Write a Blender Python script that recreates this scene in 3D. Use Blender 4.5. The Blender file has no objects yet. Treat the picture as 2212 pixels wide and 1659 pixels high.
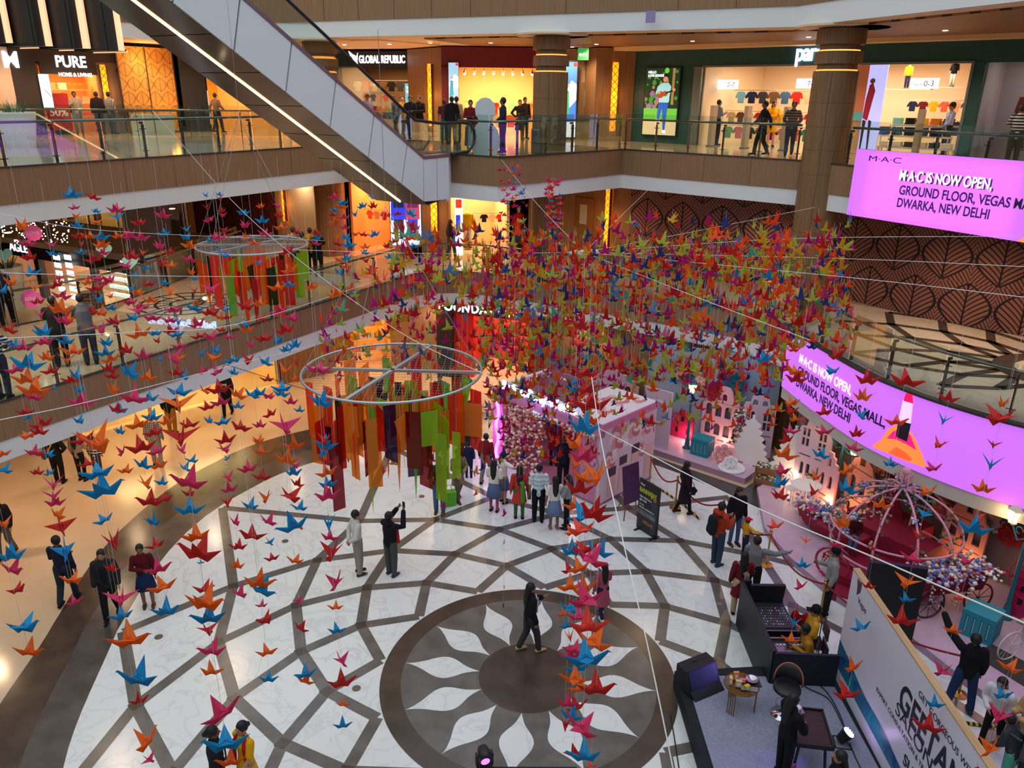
import bpy,bmesh,math,random
from mathutils import Vector,Matrix,Euler
random.seed(7)
S = bpy.context.scene
COL = S.collection
PI = math.pi
# ---------------------------------------------------------------- camera (26 mm phone lens, on the second gallery)
FPX,TH,RO,HC = 1688.147,0.353837,0.0130052,11.0
FW = Vector((0,math.cos(TH),-math.sin(TH)))
_u = Vector((1,0,0)).cross(FW)
RT = Vector((1,0,0))*math.cos(RO)+_u*math.sin(RO)
UP =-Vector((1,0,0))*math.sin(RO)+_u*math.cos(RO)
cd = bpy.data.cameras.new('camera')
cam = bpy.data.objects.new('camera',cd)
COL.objects.link(cam)
cd.sensor_fit = 'HORIZONTAL';cd.sensor_width = 36.0;cd.lens = FPX/2212*36.0
cd.clip_start = 0.1;cd.clip_end = 300
cam.matrix_world = Matrix.Translation((0,0,HC)) @ Matrix((RT,UP,-FW)).transposed().to_4x4()
S.camera = cam
S.view_settings.view_transform = 'Standard'
try:S.view_settings.look = 'None'
except Exception:pass
S.view_settings.exposure = 0.15
S.view_settings.gamma = 1.0
S.view_settings.use_curve_mapping = False
S.cycles.use_denoising = True
try:S.cycles.denoiser = 'OPENIMAGEDENOISE'
except Exception:pass
S.cycles.max_bounces = 7;S.cycles.diffuse_bounces = 4;S.cycles.glossy_bounces = 3
S.cycles.transmission_bounces = 4;S.cycles.transparent_max_bounces = 14
S.cycles.caustics_reflective = False;S.cycles.caustics_refractive = False
S.cycles.sample_clamp_indirect = 6.0
# ---------------------------------------------------------------- daylight: the open skylight over the atrium
W = bpy.data.worlds.new('sky');S.world = W;W.use_nodes = True
_n,_l = W.node_tree.nodes,W.node_tree.links
_bg = _n['Background']
_tc = _n.new('ShaderNodeTexCoord');_sp = _n.new('ShaderNodeSeparateXYZ');_rp = _n.new('ShaderNodeValToRGB')
_l.new(_tc.outputs['Generated'],_sp.inputs[0]);_l.new(_sp.outputs['Z'],_rp.inputs[0]);_l.new(_rp.outputs[0],_bg.inputs[0])
_rp.color_ramp.elements[0].position = 0.0;_rp.color_ramp.elements[0].color = (0.12,0.13,0.14,1)
_rp.color_ramp.elements[1].position = 0.6;_rp.color_ramp.elements[1].color = (0.80,0.91,1.0,1)
_bg.inputs[1].default_value = 1.35

def px_ray(x,y):
    return FW+RT*((x-1106)/FPX)-UP*((y-829.5)/FPX)
def G(x,y,z=0.0):
    d = px_ray(x,y);t = (z-HC)/d.z
    return Vector((d.x*t,d.y*t,z))
def AT(x,y,Y):
    d = px_ray(x,y);t = Y/d.y
    return Vector((d.x*t,Y,HC+d.z*t))
def ATD(x,y,D):
    d = px_ray(x,y);t = D/math.hypot(d.x,d.y)
    return Vector((d.x*t,d.y*t,HC+d.z*t))
def PXW(p):
    d = Vector(p)-Vector((0,0,HC));z = d.dot(FW)
    return 1106+FPX*d.dot(RT)/z,829.5-FPX*d.dot(UP)/z

def lin(c):
    return tuple(((v/255)/12.92 if v/255 <= 0.04045 else ((v/255+0.055)/1.055) ** 2.4) for v in c)
# ---------------------------------------------------------------- materials
MATS = {}
def mat(name,rgb=(200,200,200),rough=0.6,metal=0.0,emit=0.0,ecol=None,alpha=1.0,spec=0.5,coat=0.0):
    if name in MATS:return MATS[name]
    m = bpy.data.materials.new(name);m.use_nodes = True
    b = m.node_tree.nodes['Principled BSDF']
    b.inputs['Base Color'].default_value = (*lin(rgb),1)
    b.inputs['Roughness'].default_value = rough
    b.inputs['Metallic'].default_value = metal
    b.inputs['Specular IOR Level'].default_value = spec
    if coat:b.inputs['Coat Weight'].default_value = coat
    if emit:
        b.inputs['Emission Color'].default_value = (*lin(ecol or rgb),1)
        b.inputs['Emission Strength'].default_value = emit
    MATS[name] = m
    return m
def nodes(m):return m.node_tree.nodes,m.node_tree.links,m.node_tree.nodes['Principled BSDF']
def noisy(name,c1,c2,scale=3.0,rough=0.6,detail=4,stretch=(1,1,1),lo=0.35,hi=0.65,coords='Object',bump=0.0,spec=0.5,dist=0.0,metal=0.0):
    if name in MATS:return MATS[name]
    m = mat(name,c1,rough,metal,spec=spec);n,l,b = nodes(m)
    tc = n.new('ShaderNodeTexCoord');mp = n.new('ShaderNodeMapping');nz = n.new('ShaderNodeTexNoise');rp = n.new('ShaderNodeValToRGB')
    mp.inputs['Scale'].default_value = stretch
    nz.inputs['Scale'].default_value = scale;nz.inputs['Detail'].default_value = detail;nz.inputs['Distortion'].default_value = dist
    l.new(tc.outputs[coords],mp.inputs[0]);l.new(mp.outputs[0],nz.inputs['Vector']);l.new(nz.outputs['Fac'],rp.inputs[0]);l.new(rp.outputs[0],b.inputs['Base Color'])
    rp.color_ramp.elements[0].position = lo;rp.color_ramp.elements[0].color = (*lin(c1),1)
    rp.color_ramp.elements[1].position = hi;rp.color_ramp.elements[1].color = (*lin(c2),1)
    if bump:
        bp = n.new('ShaderNodeBump');bp.inputs['Strength'].default_value = bump;l.new(nz.outputs['Fac'],bp.inputs['Height']);l.new(bp.outputs[0],b.inputs['Normal'])
    return m
def math_node(n,l,op,a,b=None,c=None):
    k = n.new('ShaderNodeMath');k.operation = op
    for i,v in enumerate((a,b,c)):
        if v is None:continue
        if isinstance(v,(int,float)):k.inputs[i].default_value = v
        else:l.new(v,k.inputs[i])
    return k.outputs[0]
def mixc(n,l,f,a,b):
    k = n.new('ShaderNodeMix');k.data_type = 'RGBA'
    if isinstance(f,(int,float)):k.inputs['Factor'].default_value = f
    else:l.new(f,k.inputs['Factor'])
    for nm,v in (('A',a),('B',b)):
        i = [s for s in k.inputs if s.name == nm and s.type == 'RGBA'][0]
        if isinstance(v,tuple):i.default_value = (*lin(v),1)
        else:l.new(v,i)
    return [o for o in k.outputs if o.type == 'RGBA'][0]
def glassy(name,tint=(225,238,235),rough=0.02,refl=0.12,alpha=0.14):
    """Thin clear sheet: mostly transparent with a tint and a faint mirror."""
    if name in MATS:return MATS[name]
    m = bpy.data.materials.new(name);m.use_nodes = True;n,l = m.node_tree.nodes,m.node_tree.links
    n.remove(n['Principled BSDF']);out = n['Material Output']
    t = n.new('ShaderNodeBsdfTransparent');t.inputs[0].default_value = (*lin(tint),1)
    g = n.new('ShaderNodeBsdfGlossy');g.inputs['Roughness'].default_value = rough;g.inputs[0].default_value = (0.9,0.95,0.95,1)
    fr = n.new('ShaderNodeFresnel');fr.inputs[0].default_value = 1.45
    f = math_node(n,l,'MINIMUM',math_node(n,l,'MULTIPLY',fr.outputs[0],1.0),0.5)
    mx = n.new('ShaderNodeMixShader');l.new(f,mx.inputs[0]);l.new(t.outputs[0],mx.inputs[1]);l.new(g.outputs[0],mx.inputs[2]);l.new(mx.outputs[0],out.inputs[0])
    MATS[name] = m;return m
def wood(name,c1,c2,scale=6.0,rough=0.5,axis='Z',panel=0.0):
    if name in MATS:return MATS[name]
    st = {'Z':(9,9,0.5),'X':(0.5,9,9),'Y':(9,0.5,9)}[axis]
    return noisy(name,c1,c2,scale=scale*0.35,rough=rough,detail=5,stretch=st,lo=0.3,hi=0.7,spec=0.35)
def marble(name,base,vein,scale=1.2,rough=0.12,spec=0.45):
    if name in MATS:return MATS[name]
    m = mat(name,base,rough,spec=spec);n,l,b = nodes(m)
    tc = n.new('ShaderNodeTexCoord');nz = n.new('ShaderNodeTexNoise');nz.inputs['Scale'].default_value = scale;nz.inputs['Detail'].default_value = 8;nz.inputs['Distortion'].default_value = 1.3
    l.new(tc.outputs['Object'],nz.inputs['Vector'])
    r = n.new('ShaderNodeValToRGB');e = r.color_ramp.elements
    e[0].position = 0.46;e[0].color = (*lin(base),1);e[1].position = 0.5;e[1].color = (*lin(vein),1)
    x = e.new(0.54);x.color = (*lin(base),1)
    l.new(nz.outputs['Fac'],r.inputs[0])
    n2 = n.new('ShaderNodeTexNoise');n2.inputs['Scale'].default_value = scale*0.5;l.new(tc.outputs['Object'],n2.inputs['Vector'])
    c = mixc(n,l,math_node(n,l,'MULTIPLY',n2.outputs['Fac'],0.75),base,r.outputs[0])
    l.new(c,b.inputs['Base Color'])
    return m
# ---------------------------------------------------------------- mesh builder
class MB:
    def __init__(s):s.v = [];s.f = [];s.m = [];s.mi = 0
    def add(s,vs,fs,mi=None):
        o = len(s.v);s.v += [tuple(p) for p in vs];mi = s.mi if mi is None else mi
        for f in fs:s.f.append(tuple(i+o for i in f));s.m.append(mi)
        return s
    def box(s,c,d,rz=0.0,R=None,mi=None,taper=1.0):
        hx,hy,hz = d[0]/2,d[1]/2,d[2]/2
        vs = [(-hx,-hy,-hz),(hx,-hy,-hz),(hx,hy,-hz),(-hx,hy,-hz)]+[(a*hx*taper,b*hy*taper,hz) for a,b in ((-1,-1),(1,-1),(1,1),(-1,1))]
        M = R if R is not None else Matrix.Rotation(rz,3,'Z')
        c = Vector(c)
        return s.add([c+M @ Vector(p) for p in vs],[(0,3,2,1),(4,5,6,7),(0,1,5,4),(1,2,6,5),(2,3,7,6),(3,0,4,7)],mi)
    def tube(s,pts,r,n=8,mi=None,cap=True,flat=1.0,closed=False,ref=None):
        pts = [Vector(p) for p in pts];k = len(pts);rr = r if isinstance(r,(list,tuple)) else [r]*k
        rings = [];prev = None
        for i,p in enumerate(pts):
            if closed:t = (pts[(i+1)%k]-pts[i-1])
            else:t = (pts[min(i+1,k-1)]-pts[max(i-1,0)])
            t = t.normalized() if t.length > 1e-9 else Vector((0,0,1))
            if prev is None:
                a = Vector(ref) if ref is not None else (Vector((1,0,0)) if abs(t.x) < 0.8 else Vector((0,1,0)))
                u = (a-t*a.dot(t)).normalized()
            else:
                u = (prev-t*prev.dot(t));u = u.normalized() if u.length > 1e-6 else prev
            prev = u;w = t.cross(u)
            rings.append([p+u*(rr[i]*math.cos(2*PI*j/n))+w*(rr[i]*flat*math.sin(2*PI*j/n)) for j in range(n)])
        vs = [q for R in rings for q in R];fs = []
        for i in range(k if closed else k-1):
            a = i*n;b = ((i+1)%k)*n
            for j in range(n):fs.append((a+j,a+(j+1)%n,b+(j+1)%n,b+j))
        if cap and not closed:
            fs.append(tuple(reversed(range(n))));fs.append(tuple((k-1)*n+j for j in range(n)))
        return s.add(vs,fs,mi)
    def lathe(s,prof,c=(0,0,0),n=16,mi=None,sx=1.0,sy=1.0,rz=0.0):
        c = Vector(c);vs = [];fs = [];k = len(prof);M = Matrix.Rotation(rz,3,'Z')
        for r,z in prof:
            for j in range(n):vs.append(c+M @ Vector((r*sx*math.cos(2*PI*j/n),r*sy*math.sin(2*PI*j/n),z)))
        for i in range(k-1):
            for j in range(n):fs.append((i*n+j,i*n+(j+1)%n,(i+1)*n+(j+1)%n,(i+1)*n+j))
        if prof[0][0] > 1e-6:fs.append(tuple(reversed(range(n))))
        if prof[-1][0] > 1e-6:fs.append(tuple((k-1)*n+j for j in range(n)))
        return s.add(vs,fs,mi)
    def prism(s,poly,z0,z1,mi=None,mtop=None):
        n = len(poly);ar = sum(poly[i][0]*poly[(i+1)%n][1]-poly[(i+1)%n][0]*poly[i][1] for i in range(n))
        if ar < 0:poly = poly[::-1]
        vs = [(x,y,z0) for x,y in [(p[0],p[1]) for p in poly]]+[(p[0],p[1],z1) for p in poly]
        s.add(vs,[(i,(i+1)%n,n+(i+1)%n,n+i) for i in range(n)]+[tuple(reversed(range(n)))],mi)
        return s.add([(p[0],p[1],z1) for p in poly],[tuple(range(n))],mtop if mtop is not None else mi)
    def sheet(s,outline,holes,th,M,mi=None):
        """Flat board of thickness th from a 2D outline with 2D holes; M maps (u, v, depth) to space."""
        bm = bmesh.new()
        def loop(P):
            vs = [bm.verts.new((p[0],p[1],0)) for p in P]
            return [bm.edges.new((vs[i],vs[(i+1)%len(vs)])) for i in range(len(vs))]
        es = loop(outline)
        for h in holes:es += loop(h)
        bmesh.ops.triangle_fill(bm,use_beauty=True,use_dissolve=False,edges=es)
        r = bmesh.ops.extrude_face_region(bm,geom=bm.faces[:])
        for e in r['geom']:
            if isinstance(e,bmesh.types.BMVert):e.co.z += th
        bmesh.ops.recalc_face_normals(bm,faces=bm.faces[:])
        bm.verts.index_update()
        s.add([M @ v.co for v in bm.verts],[tuple(v.index for v in f.verts) for f in bm.faces],mi);bm.free()
        return s
    def ball(s,c,r,n=10,m=6,mi=None,sc=(1,1,1)):
        return s.lathe([(max(r*math.cos(-PI/2+PI*i/m) ,0.0005 if i in (0,m) else 0)*1.0,r*math.sin(-PI/2+PI*i/m)*sc[2]) for i in range(m+1)],c,n,mi,sc[0],sc[1])
    def strip(s,path,z0,z1,mi=None,closed=False):
        vs = [];n = len(path)
        for p in path:vs += [(p[0],p[1],z0),(p[0],p[1],z1)]
        return s.add(vs,[(2*i,2*((i+1)%n),2*((i+1)%n)+1,2*i+1) for i in range(n if closed else n-1)],mi)
    def band(s,path,z0,z1,th,mi=None):
        """Upright wall of thickness th following a path (offset to the left of the direction of travel)."""
        L = offset(path,th);
        n = len(path);vs = []
        for p,q in zip(path,L):vs += [(p[0],p[1],z0),(p[0],p[1],z1),(q[0],q[1],z1),(q[0],q[1],z0)]
        fs = []
        for i in range(n-1):
            a,b = 4*i,4*i+4
            for j in range(4):fs.append((a+j,a+(j+1)%4,b+(j+1)%4,b+j))
        fs += [(3,2,1,0),(4*n-4,4*n-3,4*n-2,4*n-1)]
        return s.add(vs,fs,mi)
    def obj(s,name,mats,parent=None,smooth=False,loc=None):
        me = bpy.data.meshes.new(name);me.from_pydata([tuple(p) for p in s.v],[],s.f)
        for m in (mats if isinstance(mats,(list,tuple)) else [mats]):me.materials.append(m)
        if len(me.materials) > 1:me.polygons.foreach_set('material_index',s.m)
        if smooth:me.polygons.foreach_set('use_smooth',[True]*len(s.f))
        me.update()
        o = bpy.data.objects.new(name,me);COL.objects.link(o)
        if parent is not None:o.parent = parent
        if loc is not None:o.location = loc
        return o
def offset(path,d):
    out = []
    for i,p in enumerate(path):
        a = Vector(path[max(i-1,0)][:2]);b = Vector(path[min(i+1,len(path)-1)][:2]);t = (b-a).normalized()
        k = 1.0
        if 0 < i < len(path)-1:
            t0 = (Vector(p[:2])-a).normalized();k = 1/max(0.4,t0.dot(t))
        out.append((p[0]-t.y*d*k,p[1]+t.x*d*k))
    return out
def lerp(a,b,t):return a+(b-a)*t
def catmull(P,n=6,closed=False):
    P = [Vector(p) for p in P];k = len(P);out = []
    for i in range(k if closed else k-1):
        p1,p2 = P[i],P[(i+1)%k];p0 = P[i-1] if (closed or i) else p1*2-p2;p3 = P[(i+2)%k] if (closed or i+2 < k) else p2*2-p1
        for j in range(n):
            t = j/n;out.append(0.5*((2*p1)+(p2-p0)*t+(2*p0-5*p1+4*p2-p3)*t*t+(3*p1-p0-3*p2+p3)*t ** 3))
    if not closed:out.append(P[-1])
    return out
def tag(o,label=None,cat=None,group=None,kind=None):
    if label:o['label'] = label
    if cat:o['category'] = cat
    if group:o['group'] = group
    if kind:o['kind'] = kind
    return o
def thing(name,label,cat,loc=(0,0,0),rz=0.0,group=None):
    o = bpy.data.objects.new(name,None);COL.objects.link(o);o.location = loc;o.rotation_euler = (0,0,rz);o.empty_display_size = 0.1
    return tag(o,label,cat,group)
def struct(o):o['kind'] = 'structure';return o
def dup(root,loc,rz,label,group=None):
    r = root.copy();COL.objects.link(r);r.location = loc;r.rotation_euler = (0,0,rz);r['label'] = label
    if group:r['group'] = group
    for ch in list(root.children):
        c = ch.copy();COL.objects.link(c);c.parent = r
        for g in list(ch.children):
            d = g.copy();COL.objects.link(d);d.parent = c
    return r
def text_mesh(name,body,size,mats,M,parent=None,ext=0.004,bold=False,shear=0.0,align='LEFT',spacing=1.0,sx=1.0):
    """Lettering as real raised geometry: a font curve turned into a mesh."""
    cu = bpy.data.curves.new(name,'FONT');cu.body = body;cu.size = size;cu.extrude = ext;cu.align_x = align;cu.space_character = spacing;cu.shear = shear
    if bold:cu.offset = size*0.022
    t = bpy.data.objects.new('tmp',cu);COL.objects.link(t)
    bpy.context.view_layer.update()
    me = bpy.data.meshes.new_from_object(t.evaluated_get(bpy.context.evaluated_depsgraph_get()))
    bpy.data.objects.remove(t);bpy.data.curves.remove(cu)
    me.name = name;me.materials.clear();me.materials.append(mats)
    if sx != 1.0:
        for v in me.vertices:v.co.x *= sx
    me.transform(M.to_4x4());me.update()
    o = bpy.data.objects.new(name,me);COL.objects.link(o)
    if parent is not None:o.parent = parent
    return o
def frame(o,xdir,zdir=(0,0,1)):
    """4x4 with local x along xdir, local y up along zdir, local z towards the reader."""
    x = Vector(xdir).normalized();y = Vector(zdir).normalized();z = x.cross(y).normalized();y = z.cross(x)
    return Matrix.Translation(Vector(o)) @ Matrix((x,y,z)).transposed().to_4x4()
def lamp(name,kind,loc,power,color=(255,214,160),size=0.3,rot=(0,0,0),spot=None,sy=None):
    d = bpy.data.lights.new(name,kind);d.energy = power;d.color = lin(color)
    if kind == 'AREA':
        d.size = size
        if sy:d.shape = 'RECTANGLE';d.size_y = sy
    elif kind == 'SPOT':d.spot_size = spot or 2.2;d.spot_blend = 0.6;d.shadow_soft_size = size
    else:d.shadow_soft_size = size
    o = bpy.data.objects.new(name,d);COL.objects.link(o);o.location = loc;o.rotation_euler = rot
    return o
# ================================================================ THE BUILDING
Z1,Z2,Z3 = 4.6,9.2,14.25
veneer = wood('veneer',(150,116,84),(136,103,72),rough=0.55)
veneer_d = wood('veneer_column',(139,106,72),(118,87,56),rough=0.5)
seam_m = mat('seam',(88,68,52),0.8)
plaster = mat('plaster',(226,228,226),0.75)
cream = mat('cream',(226,200,165),0.7)
tan_wall = wood('tan_wall',(150,115,84),(140,106,76),rough=0.6)
beige_tile = noisy('beige_tile',(216,194,164),(202,176,144),scale=0.5,rough=0.16,detail=6,spec=0.5)
gallery_tile = noisy('gallery_tile',(196,178,152),(176,156,128),scale=0.6,rough=0.10,detail=6,spec=0.6)
white_marble = marble('white_marble',(232,235,233),(188,192,194),scale=1.3,rough=0.2)
tan_marble = marble('tan_marble',(226,208,184),(190,166,138),scale=1.0,rough=0.2)
grey_stone = noisy('grey_stone',(112,107,102),(92,87,82),scale=2.0,rough=0.25,detail=8)
brown_stone = noisy('brown_stone',(84,70,60),(66,55,47),scale=2.0,rough=0.22,detail=8)
dark_grey_stone = noisy('dark_grey_stone',(92,86,82),(70,65,62),scale=1.6,rough=0.25,detail=8)
# ---- floor of the atrium with its inlaid stone rosette
CX,CY,PH = 0.40568,12.7326,3.00130
def flr():return 0.0
b = MB();b.add([(-60,-8,0),(60,-8,0),(60,70,0),(-60,70,0)],[(0,1,2,3)])
floor = struct(b.obj('floor',beige_tile))
def pol(r,k):
    a = PH-k*PI/6
    return (CX+r*math.cos(a),CY+r*math.sin(a))
def polar_curve(pts):   # pts: (k in 30-degree steps, r) around the circle
    pts = sorted(pts);out = []
    for i in range(len(pts)):
        k0,r0 = pts[i-1];k1,r1 = pts[i];k2,r2 = pts[(i+1)%len(pts)];k3,r3 = pts[(i+2)%len(pts)]
        k2b = k2 if k2 > k1 else k2+12
        for j in range(8):
            t = j/8;k = lerp(k1,k2b,t)
            r = 0.5*(2*r1+(r2-r0)*t+(2*r0-5*r1+4*r2-r3)*t*t+(3*r1-r0-3*r2+r3)*t ** 3)
            out.append((k%12,r))
    return sorted(out)
marble_r = polar_curve([(0,8.98),(1.2,11.25),(1.9,11.8),(3,11.3),(4.1,9.78),(5,9.1),(6,8.9),(7.2,8.9),(8.4,8.8),(9.6,8.5),(11.18,8.42)])
mid_r = polar_curve([(0,9.75),(1.2,12.2),(1.9,12.7),(3,12.2),(4.1,10.63),(5,9.9),(6,9.7),(7.2,9.7),(8.4,9.6),(9.6,9.3),(11.23,9.16)])
out_r = polar_curve([(0,10.5),(0.62,12.07),(1.23,13.7),(1.55,14.25),(2.2,14.3),(3,13.6),(4.0,11.8),(5,10.7),(6,10.5),(7.2,10.4),(8.4,10.3),(9.6,10.1),(11.5,10.1)])
def r_at(curve,k):
    k %= 12
    for i in range(len(curve)):
        k0,r0 = curve[i-1];k1,r1 = curve[i]
        if i == 0:k0 -= 12
        if k0 <= k <= k1:return lerp(r0,r1,(k-k0)/max(1e-6,k1-k0))
    return lerp(curve[-1][1],curve[0][1],0.5)
def disc(name,curve,z,m):
    P = [pol(r,k) for k,r in curve]
    b = MB();b.prism(P,0.0005,z);return struct(b.obj(name,m))
disc('floor_brown_ring',out_r,0.003,brown_stone)
disc('floor_grey_ring',mid_r,0.006,dark_grey_stone)
disc('floor_marble',marble_r,0.009,white_marble)
band = MB()
def inlay(P,Q,w=0.235,z=0.012):
    P,Q = Vector(P),Vector(Q);t = (Q-P).normalized();nn = Vector((-t.y,t.x))*(w/2)
    z += len(band.f)*4e-6;band.add([(*(P+nn),z),(*(P-nn),z),(*(Q-nn),z),(*(Q+nn),z)],[(0,1,2,3)],0)
RAD = [3.08,3.98,4.80,5.73,6.64,7.55]
for k in range(12):
    for s in (-1,1):
        kk = k
        for i in range(5):
            inlay(pol(RAD[i],kk),pol(RAD[i+1],kk+0.5*s));kk += 0.5*s
        ke = kk+0.5*s;re = r_at(marble_r,ke)-0.14
        if re < 8.4:re = 8.4
        inlay(pol(RAD[5],kk),pol(re,ke))
for i in range(1,6):
    for k in range(12):
        kc = k+(0.5 if i%2 else 0)
        A = [pol(RAD[i]+0.16,kc),pol(RAD[i],kc+0.16/RAD[i]/(PI/6)),pol(RAD[i]-0.16,kc),pol(RAD[i],kc-0.16/RAD[i]/(PI/6))]
        band.add([(x,y,0.0148) for x,y in A],[(0,1,2,3)],1)
struct(band.obj('floor_inlay_bands',[grey_stone,brown_stone]))
def ring(name,r0,r1,z,m,n=96):
    b = MB();vs = []
    for j in range(n):
        a = 2*PI*j/n;vs += [(CX+r0*math.cos(a),CY+r0*math.sin(a),z),(CX+r1*math.cos(a),CY+r1*math.sin(a),z)]
    b.add(vs,[(2*j,2*j+1,(2*j+3)%(2*n),(2*j+2)%(2*n)) for j in range(n)]);return struct(b.obj(name,m))
ring('floor_medallion_ring',2.55,2.965,0.015,brown_stone)
ring('floor_medallion_field',0.99,2.55,0.0155,grey_stone)
b = MB();b.add([(CX+1.0*math.cos(2*PI*j/64),CY+1.0*math.sin(2*PI*j/64),0.017) for j in range(64)],[tuple(range(64))]);struct(b.obj('floor_medallion_hub',brown_stone))
pet = MB();PW = [(0,0),(0.1,0.045),(0.2,0.11),(0.3,0.215),(0.38,0.285),(0.46,0.315),(0.56,0.29),(0.66,0.215),(0.76,0.125),(0.86,0.055),(0.94,0.015),(1,0)]
for k in range(12):
    a = PH-k*PI/6;d = Vector((math.cos(a),math.sin(a)));nn = Vector((-d.y,d.x));C0 = Vector((CX,CY))
    fine = catmull([Vector((1.0+t*1.545,w)) for t,w in PW],4)
    L = [C0+d*p.x+nn*(p.y+0.0) for p in fine];Rr = [C0+d*p.x-nn*p.y for p in fine]
    n = len(L)
    pet.add([(*p,0.018) for p in L]+[(*p,0.018) for p in Rr],[(i,n+i,n+i+1,i+1) for i in range(n-1)])
struct(pet.obj('floor_medallion_petals',white_marble))
# ---- gallery slabs, each with the void of the atrium cut out
E1L = [(-18.6,1.6),(-14.2,9.85),(-11.08,15.68),(-7.52,22.13),(-4.25,28.3)]
E1C = [(-3.75,29.1),(-3.18,29.55),(-2.3,29.7),(-1.04,29.4),(2.5,27.4),(6.0,25.1),(7.9,23.6)]
E1R = [(8.35,22.4),(8.52,21.0),(8.76,19.46),(9.04,18.17),(9.57,16.94),(10.21,15.96),(10.83,15.27),(12.2,14.1),(14.2,12.9),(18.0,11.4)]
E1 = E1L+E1C+E1R
E2L = [(-19.5,6.0),(-12.23,19.13),(-8.33,26.14),(-6.2,30.0)]
E2M = [(-3.9,25.6),(-2.08,24.55),(-2.05,25.63),(-0.55,24.63),(3.84,29.1),(8.79,24.74),(9.21,23.79),(9.67,22.92),(11.75,18.95),(15.5,11.8),(17.5,8.0)]
E2 = E2L+E2M
E3 = [(-26,20.5),(-17.52,29.55),(-16.6,30.6),(-14.8,35.0),(-8.49,32.49),(-0.15,28.67),(3.35,27.07),(8.04,24.73),(8.91,22.13),(10.43,17.86),(13.0,10.7),(14,6)]
def slab(name,edge,z0,z1,m,extra=(),outer=((-48,-6),(48,-6),(48,66),(-48,66))):
    void = [tuple(p) for p in edge]+[(edge[-1][0],1.2),(edge[0][0],1.2)]
    b = MB();b.sheet([tuple(p) for p in outer],[void]+list(extra),z1-z0,Matrix.Translation((0,0,z0)));return struct(b.obj(name,m))
void2 = [(-14.3,21.6),(-13.0,23.4),(-12.3,25.6),(-11.8,29.0),(-11.4,32.2),(-15.6,36.6),(-30,44.0),(-34,40),(-24,26)]
slab('floor_first_gallery',E1,3.35,Z1,gallery_tile,[void2])
void3 = [(-17.6,27.6),(-15.2,31.5),(-15.6,34.8),(-30,40),(-32,34)]
slab('floor_second_gallery',E2,7.95,Z2,gallery_tile)
slab('ceiling_second_gallery',E3,12.951,13.4,cream)
def fascia(tagname,edge,zt,zb,zw,seams=True,th=0.06,inward=-1):
    P = [tuple(p) for p in edge]
    b = MB();b.band(P,zb,zt,th*inward)
    if seams:
        b.mi = 1
        for i in range(len(P)-1):
            a,c = Vector(P[i]),Vector(P[i+1]);L = (c-a).length;t = (c-a).normalized();k = max(1,round(L/1.7))
            if L < 1.2:continue
            for j in range(1,k):
                q = a+t*(L*j/k);nn = Vector((t.y,-t.x))*(0.003 if inward < 0 else -0.003)
                q = q+Vector((t.y,-t.x))*(abs(th) if inward < 0 else 0)
                b.box((q.x,q.y,(zt+zb)/2),(0.012,0.008,zt-zb),math.atan2(t.y,t.x))
    struct(b.obj('trim_fascia_'+tagname,[veneer,seam_m]))
    b = MB();b.band(P,zw,zb,th*inward*0.4);struct(b.obj('trim_bulkhead_'+tagname,plaster))
    b = MB();b.band(P,zt,zt+0.035,(th+0.03)*inward);struct(b.obj('trim_kerb_'+tagname,mat('dark_metal',(74,70,68),0.4,0.6)))
fascia('first_left',E1L+E1C[:3],Z1+0.03,3.78,3.3)
fascia('first_middle',E1C[2:]+[E1R[0]],Z1+0.03,3.78,3.3)
fascia('second_left',E2L,Z2+0.03,8.38,7.9)
fascia('second_landing',E2M[2:6],Z2+0.03,8.38,7.9)
fascia('second_right',E2M[6:],Z2+0.03,8.38,7.9)
b = MB();b.band(E2M[:3],7.9,Z2,-0.04);struct(b.obj('trim_landing_side',plaster))
# top storey: parapet and bulkhead over the ceiling edge
b = MB();b.band(E3,13.5,15.9,-0.06);b.mi = 1
for i in range(len(E3)-1):
    a,c = Vector(E3[i]),Vector(E3[i+1]);L = (c-a).length;t = (c-a).normalized();k = max(1,round(L/1.55));nn = Vector((t.y,-t.x))*0.065
    for j in range(1,k):
        q = a+t*(L*j/k)+nn;b.box((q.x,q.y,14.7),(0.015,0.008,2.4),math.atan2(t.y,t.x))
struct(b.obj('trim_fascia_third',[veneer,seam_m]))
b = MB();b.band(E3,12.95,13.5,-0.02);struct(b.obj('trim_bulkhead_third',plaster))
# far edge of the left bridge and the second void behind it
b = MB();b.band(void2[:5],3.78,Z1+0.03,0.05);struct(b.obj('trim_fascia_bridge',mat('black_base',(38,34,32),0.4)))
farE = [(-34,46.2),(-25.6,41.9),(-15.6,36.7)]
b = MB();b.band(farE,3.75,Z1+0.05,-0.06);struct(b.obj('trim_fascia_far',veneer))
b = MB();b.band(farE,3.0,3.75,-0.03);struct(b.obj('trim_bulkhead_far',plaster))
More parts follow.
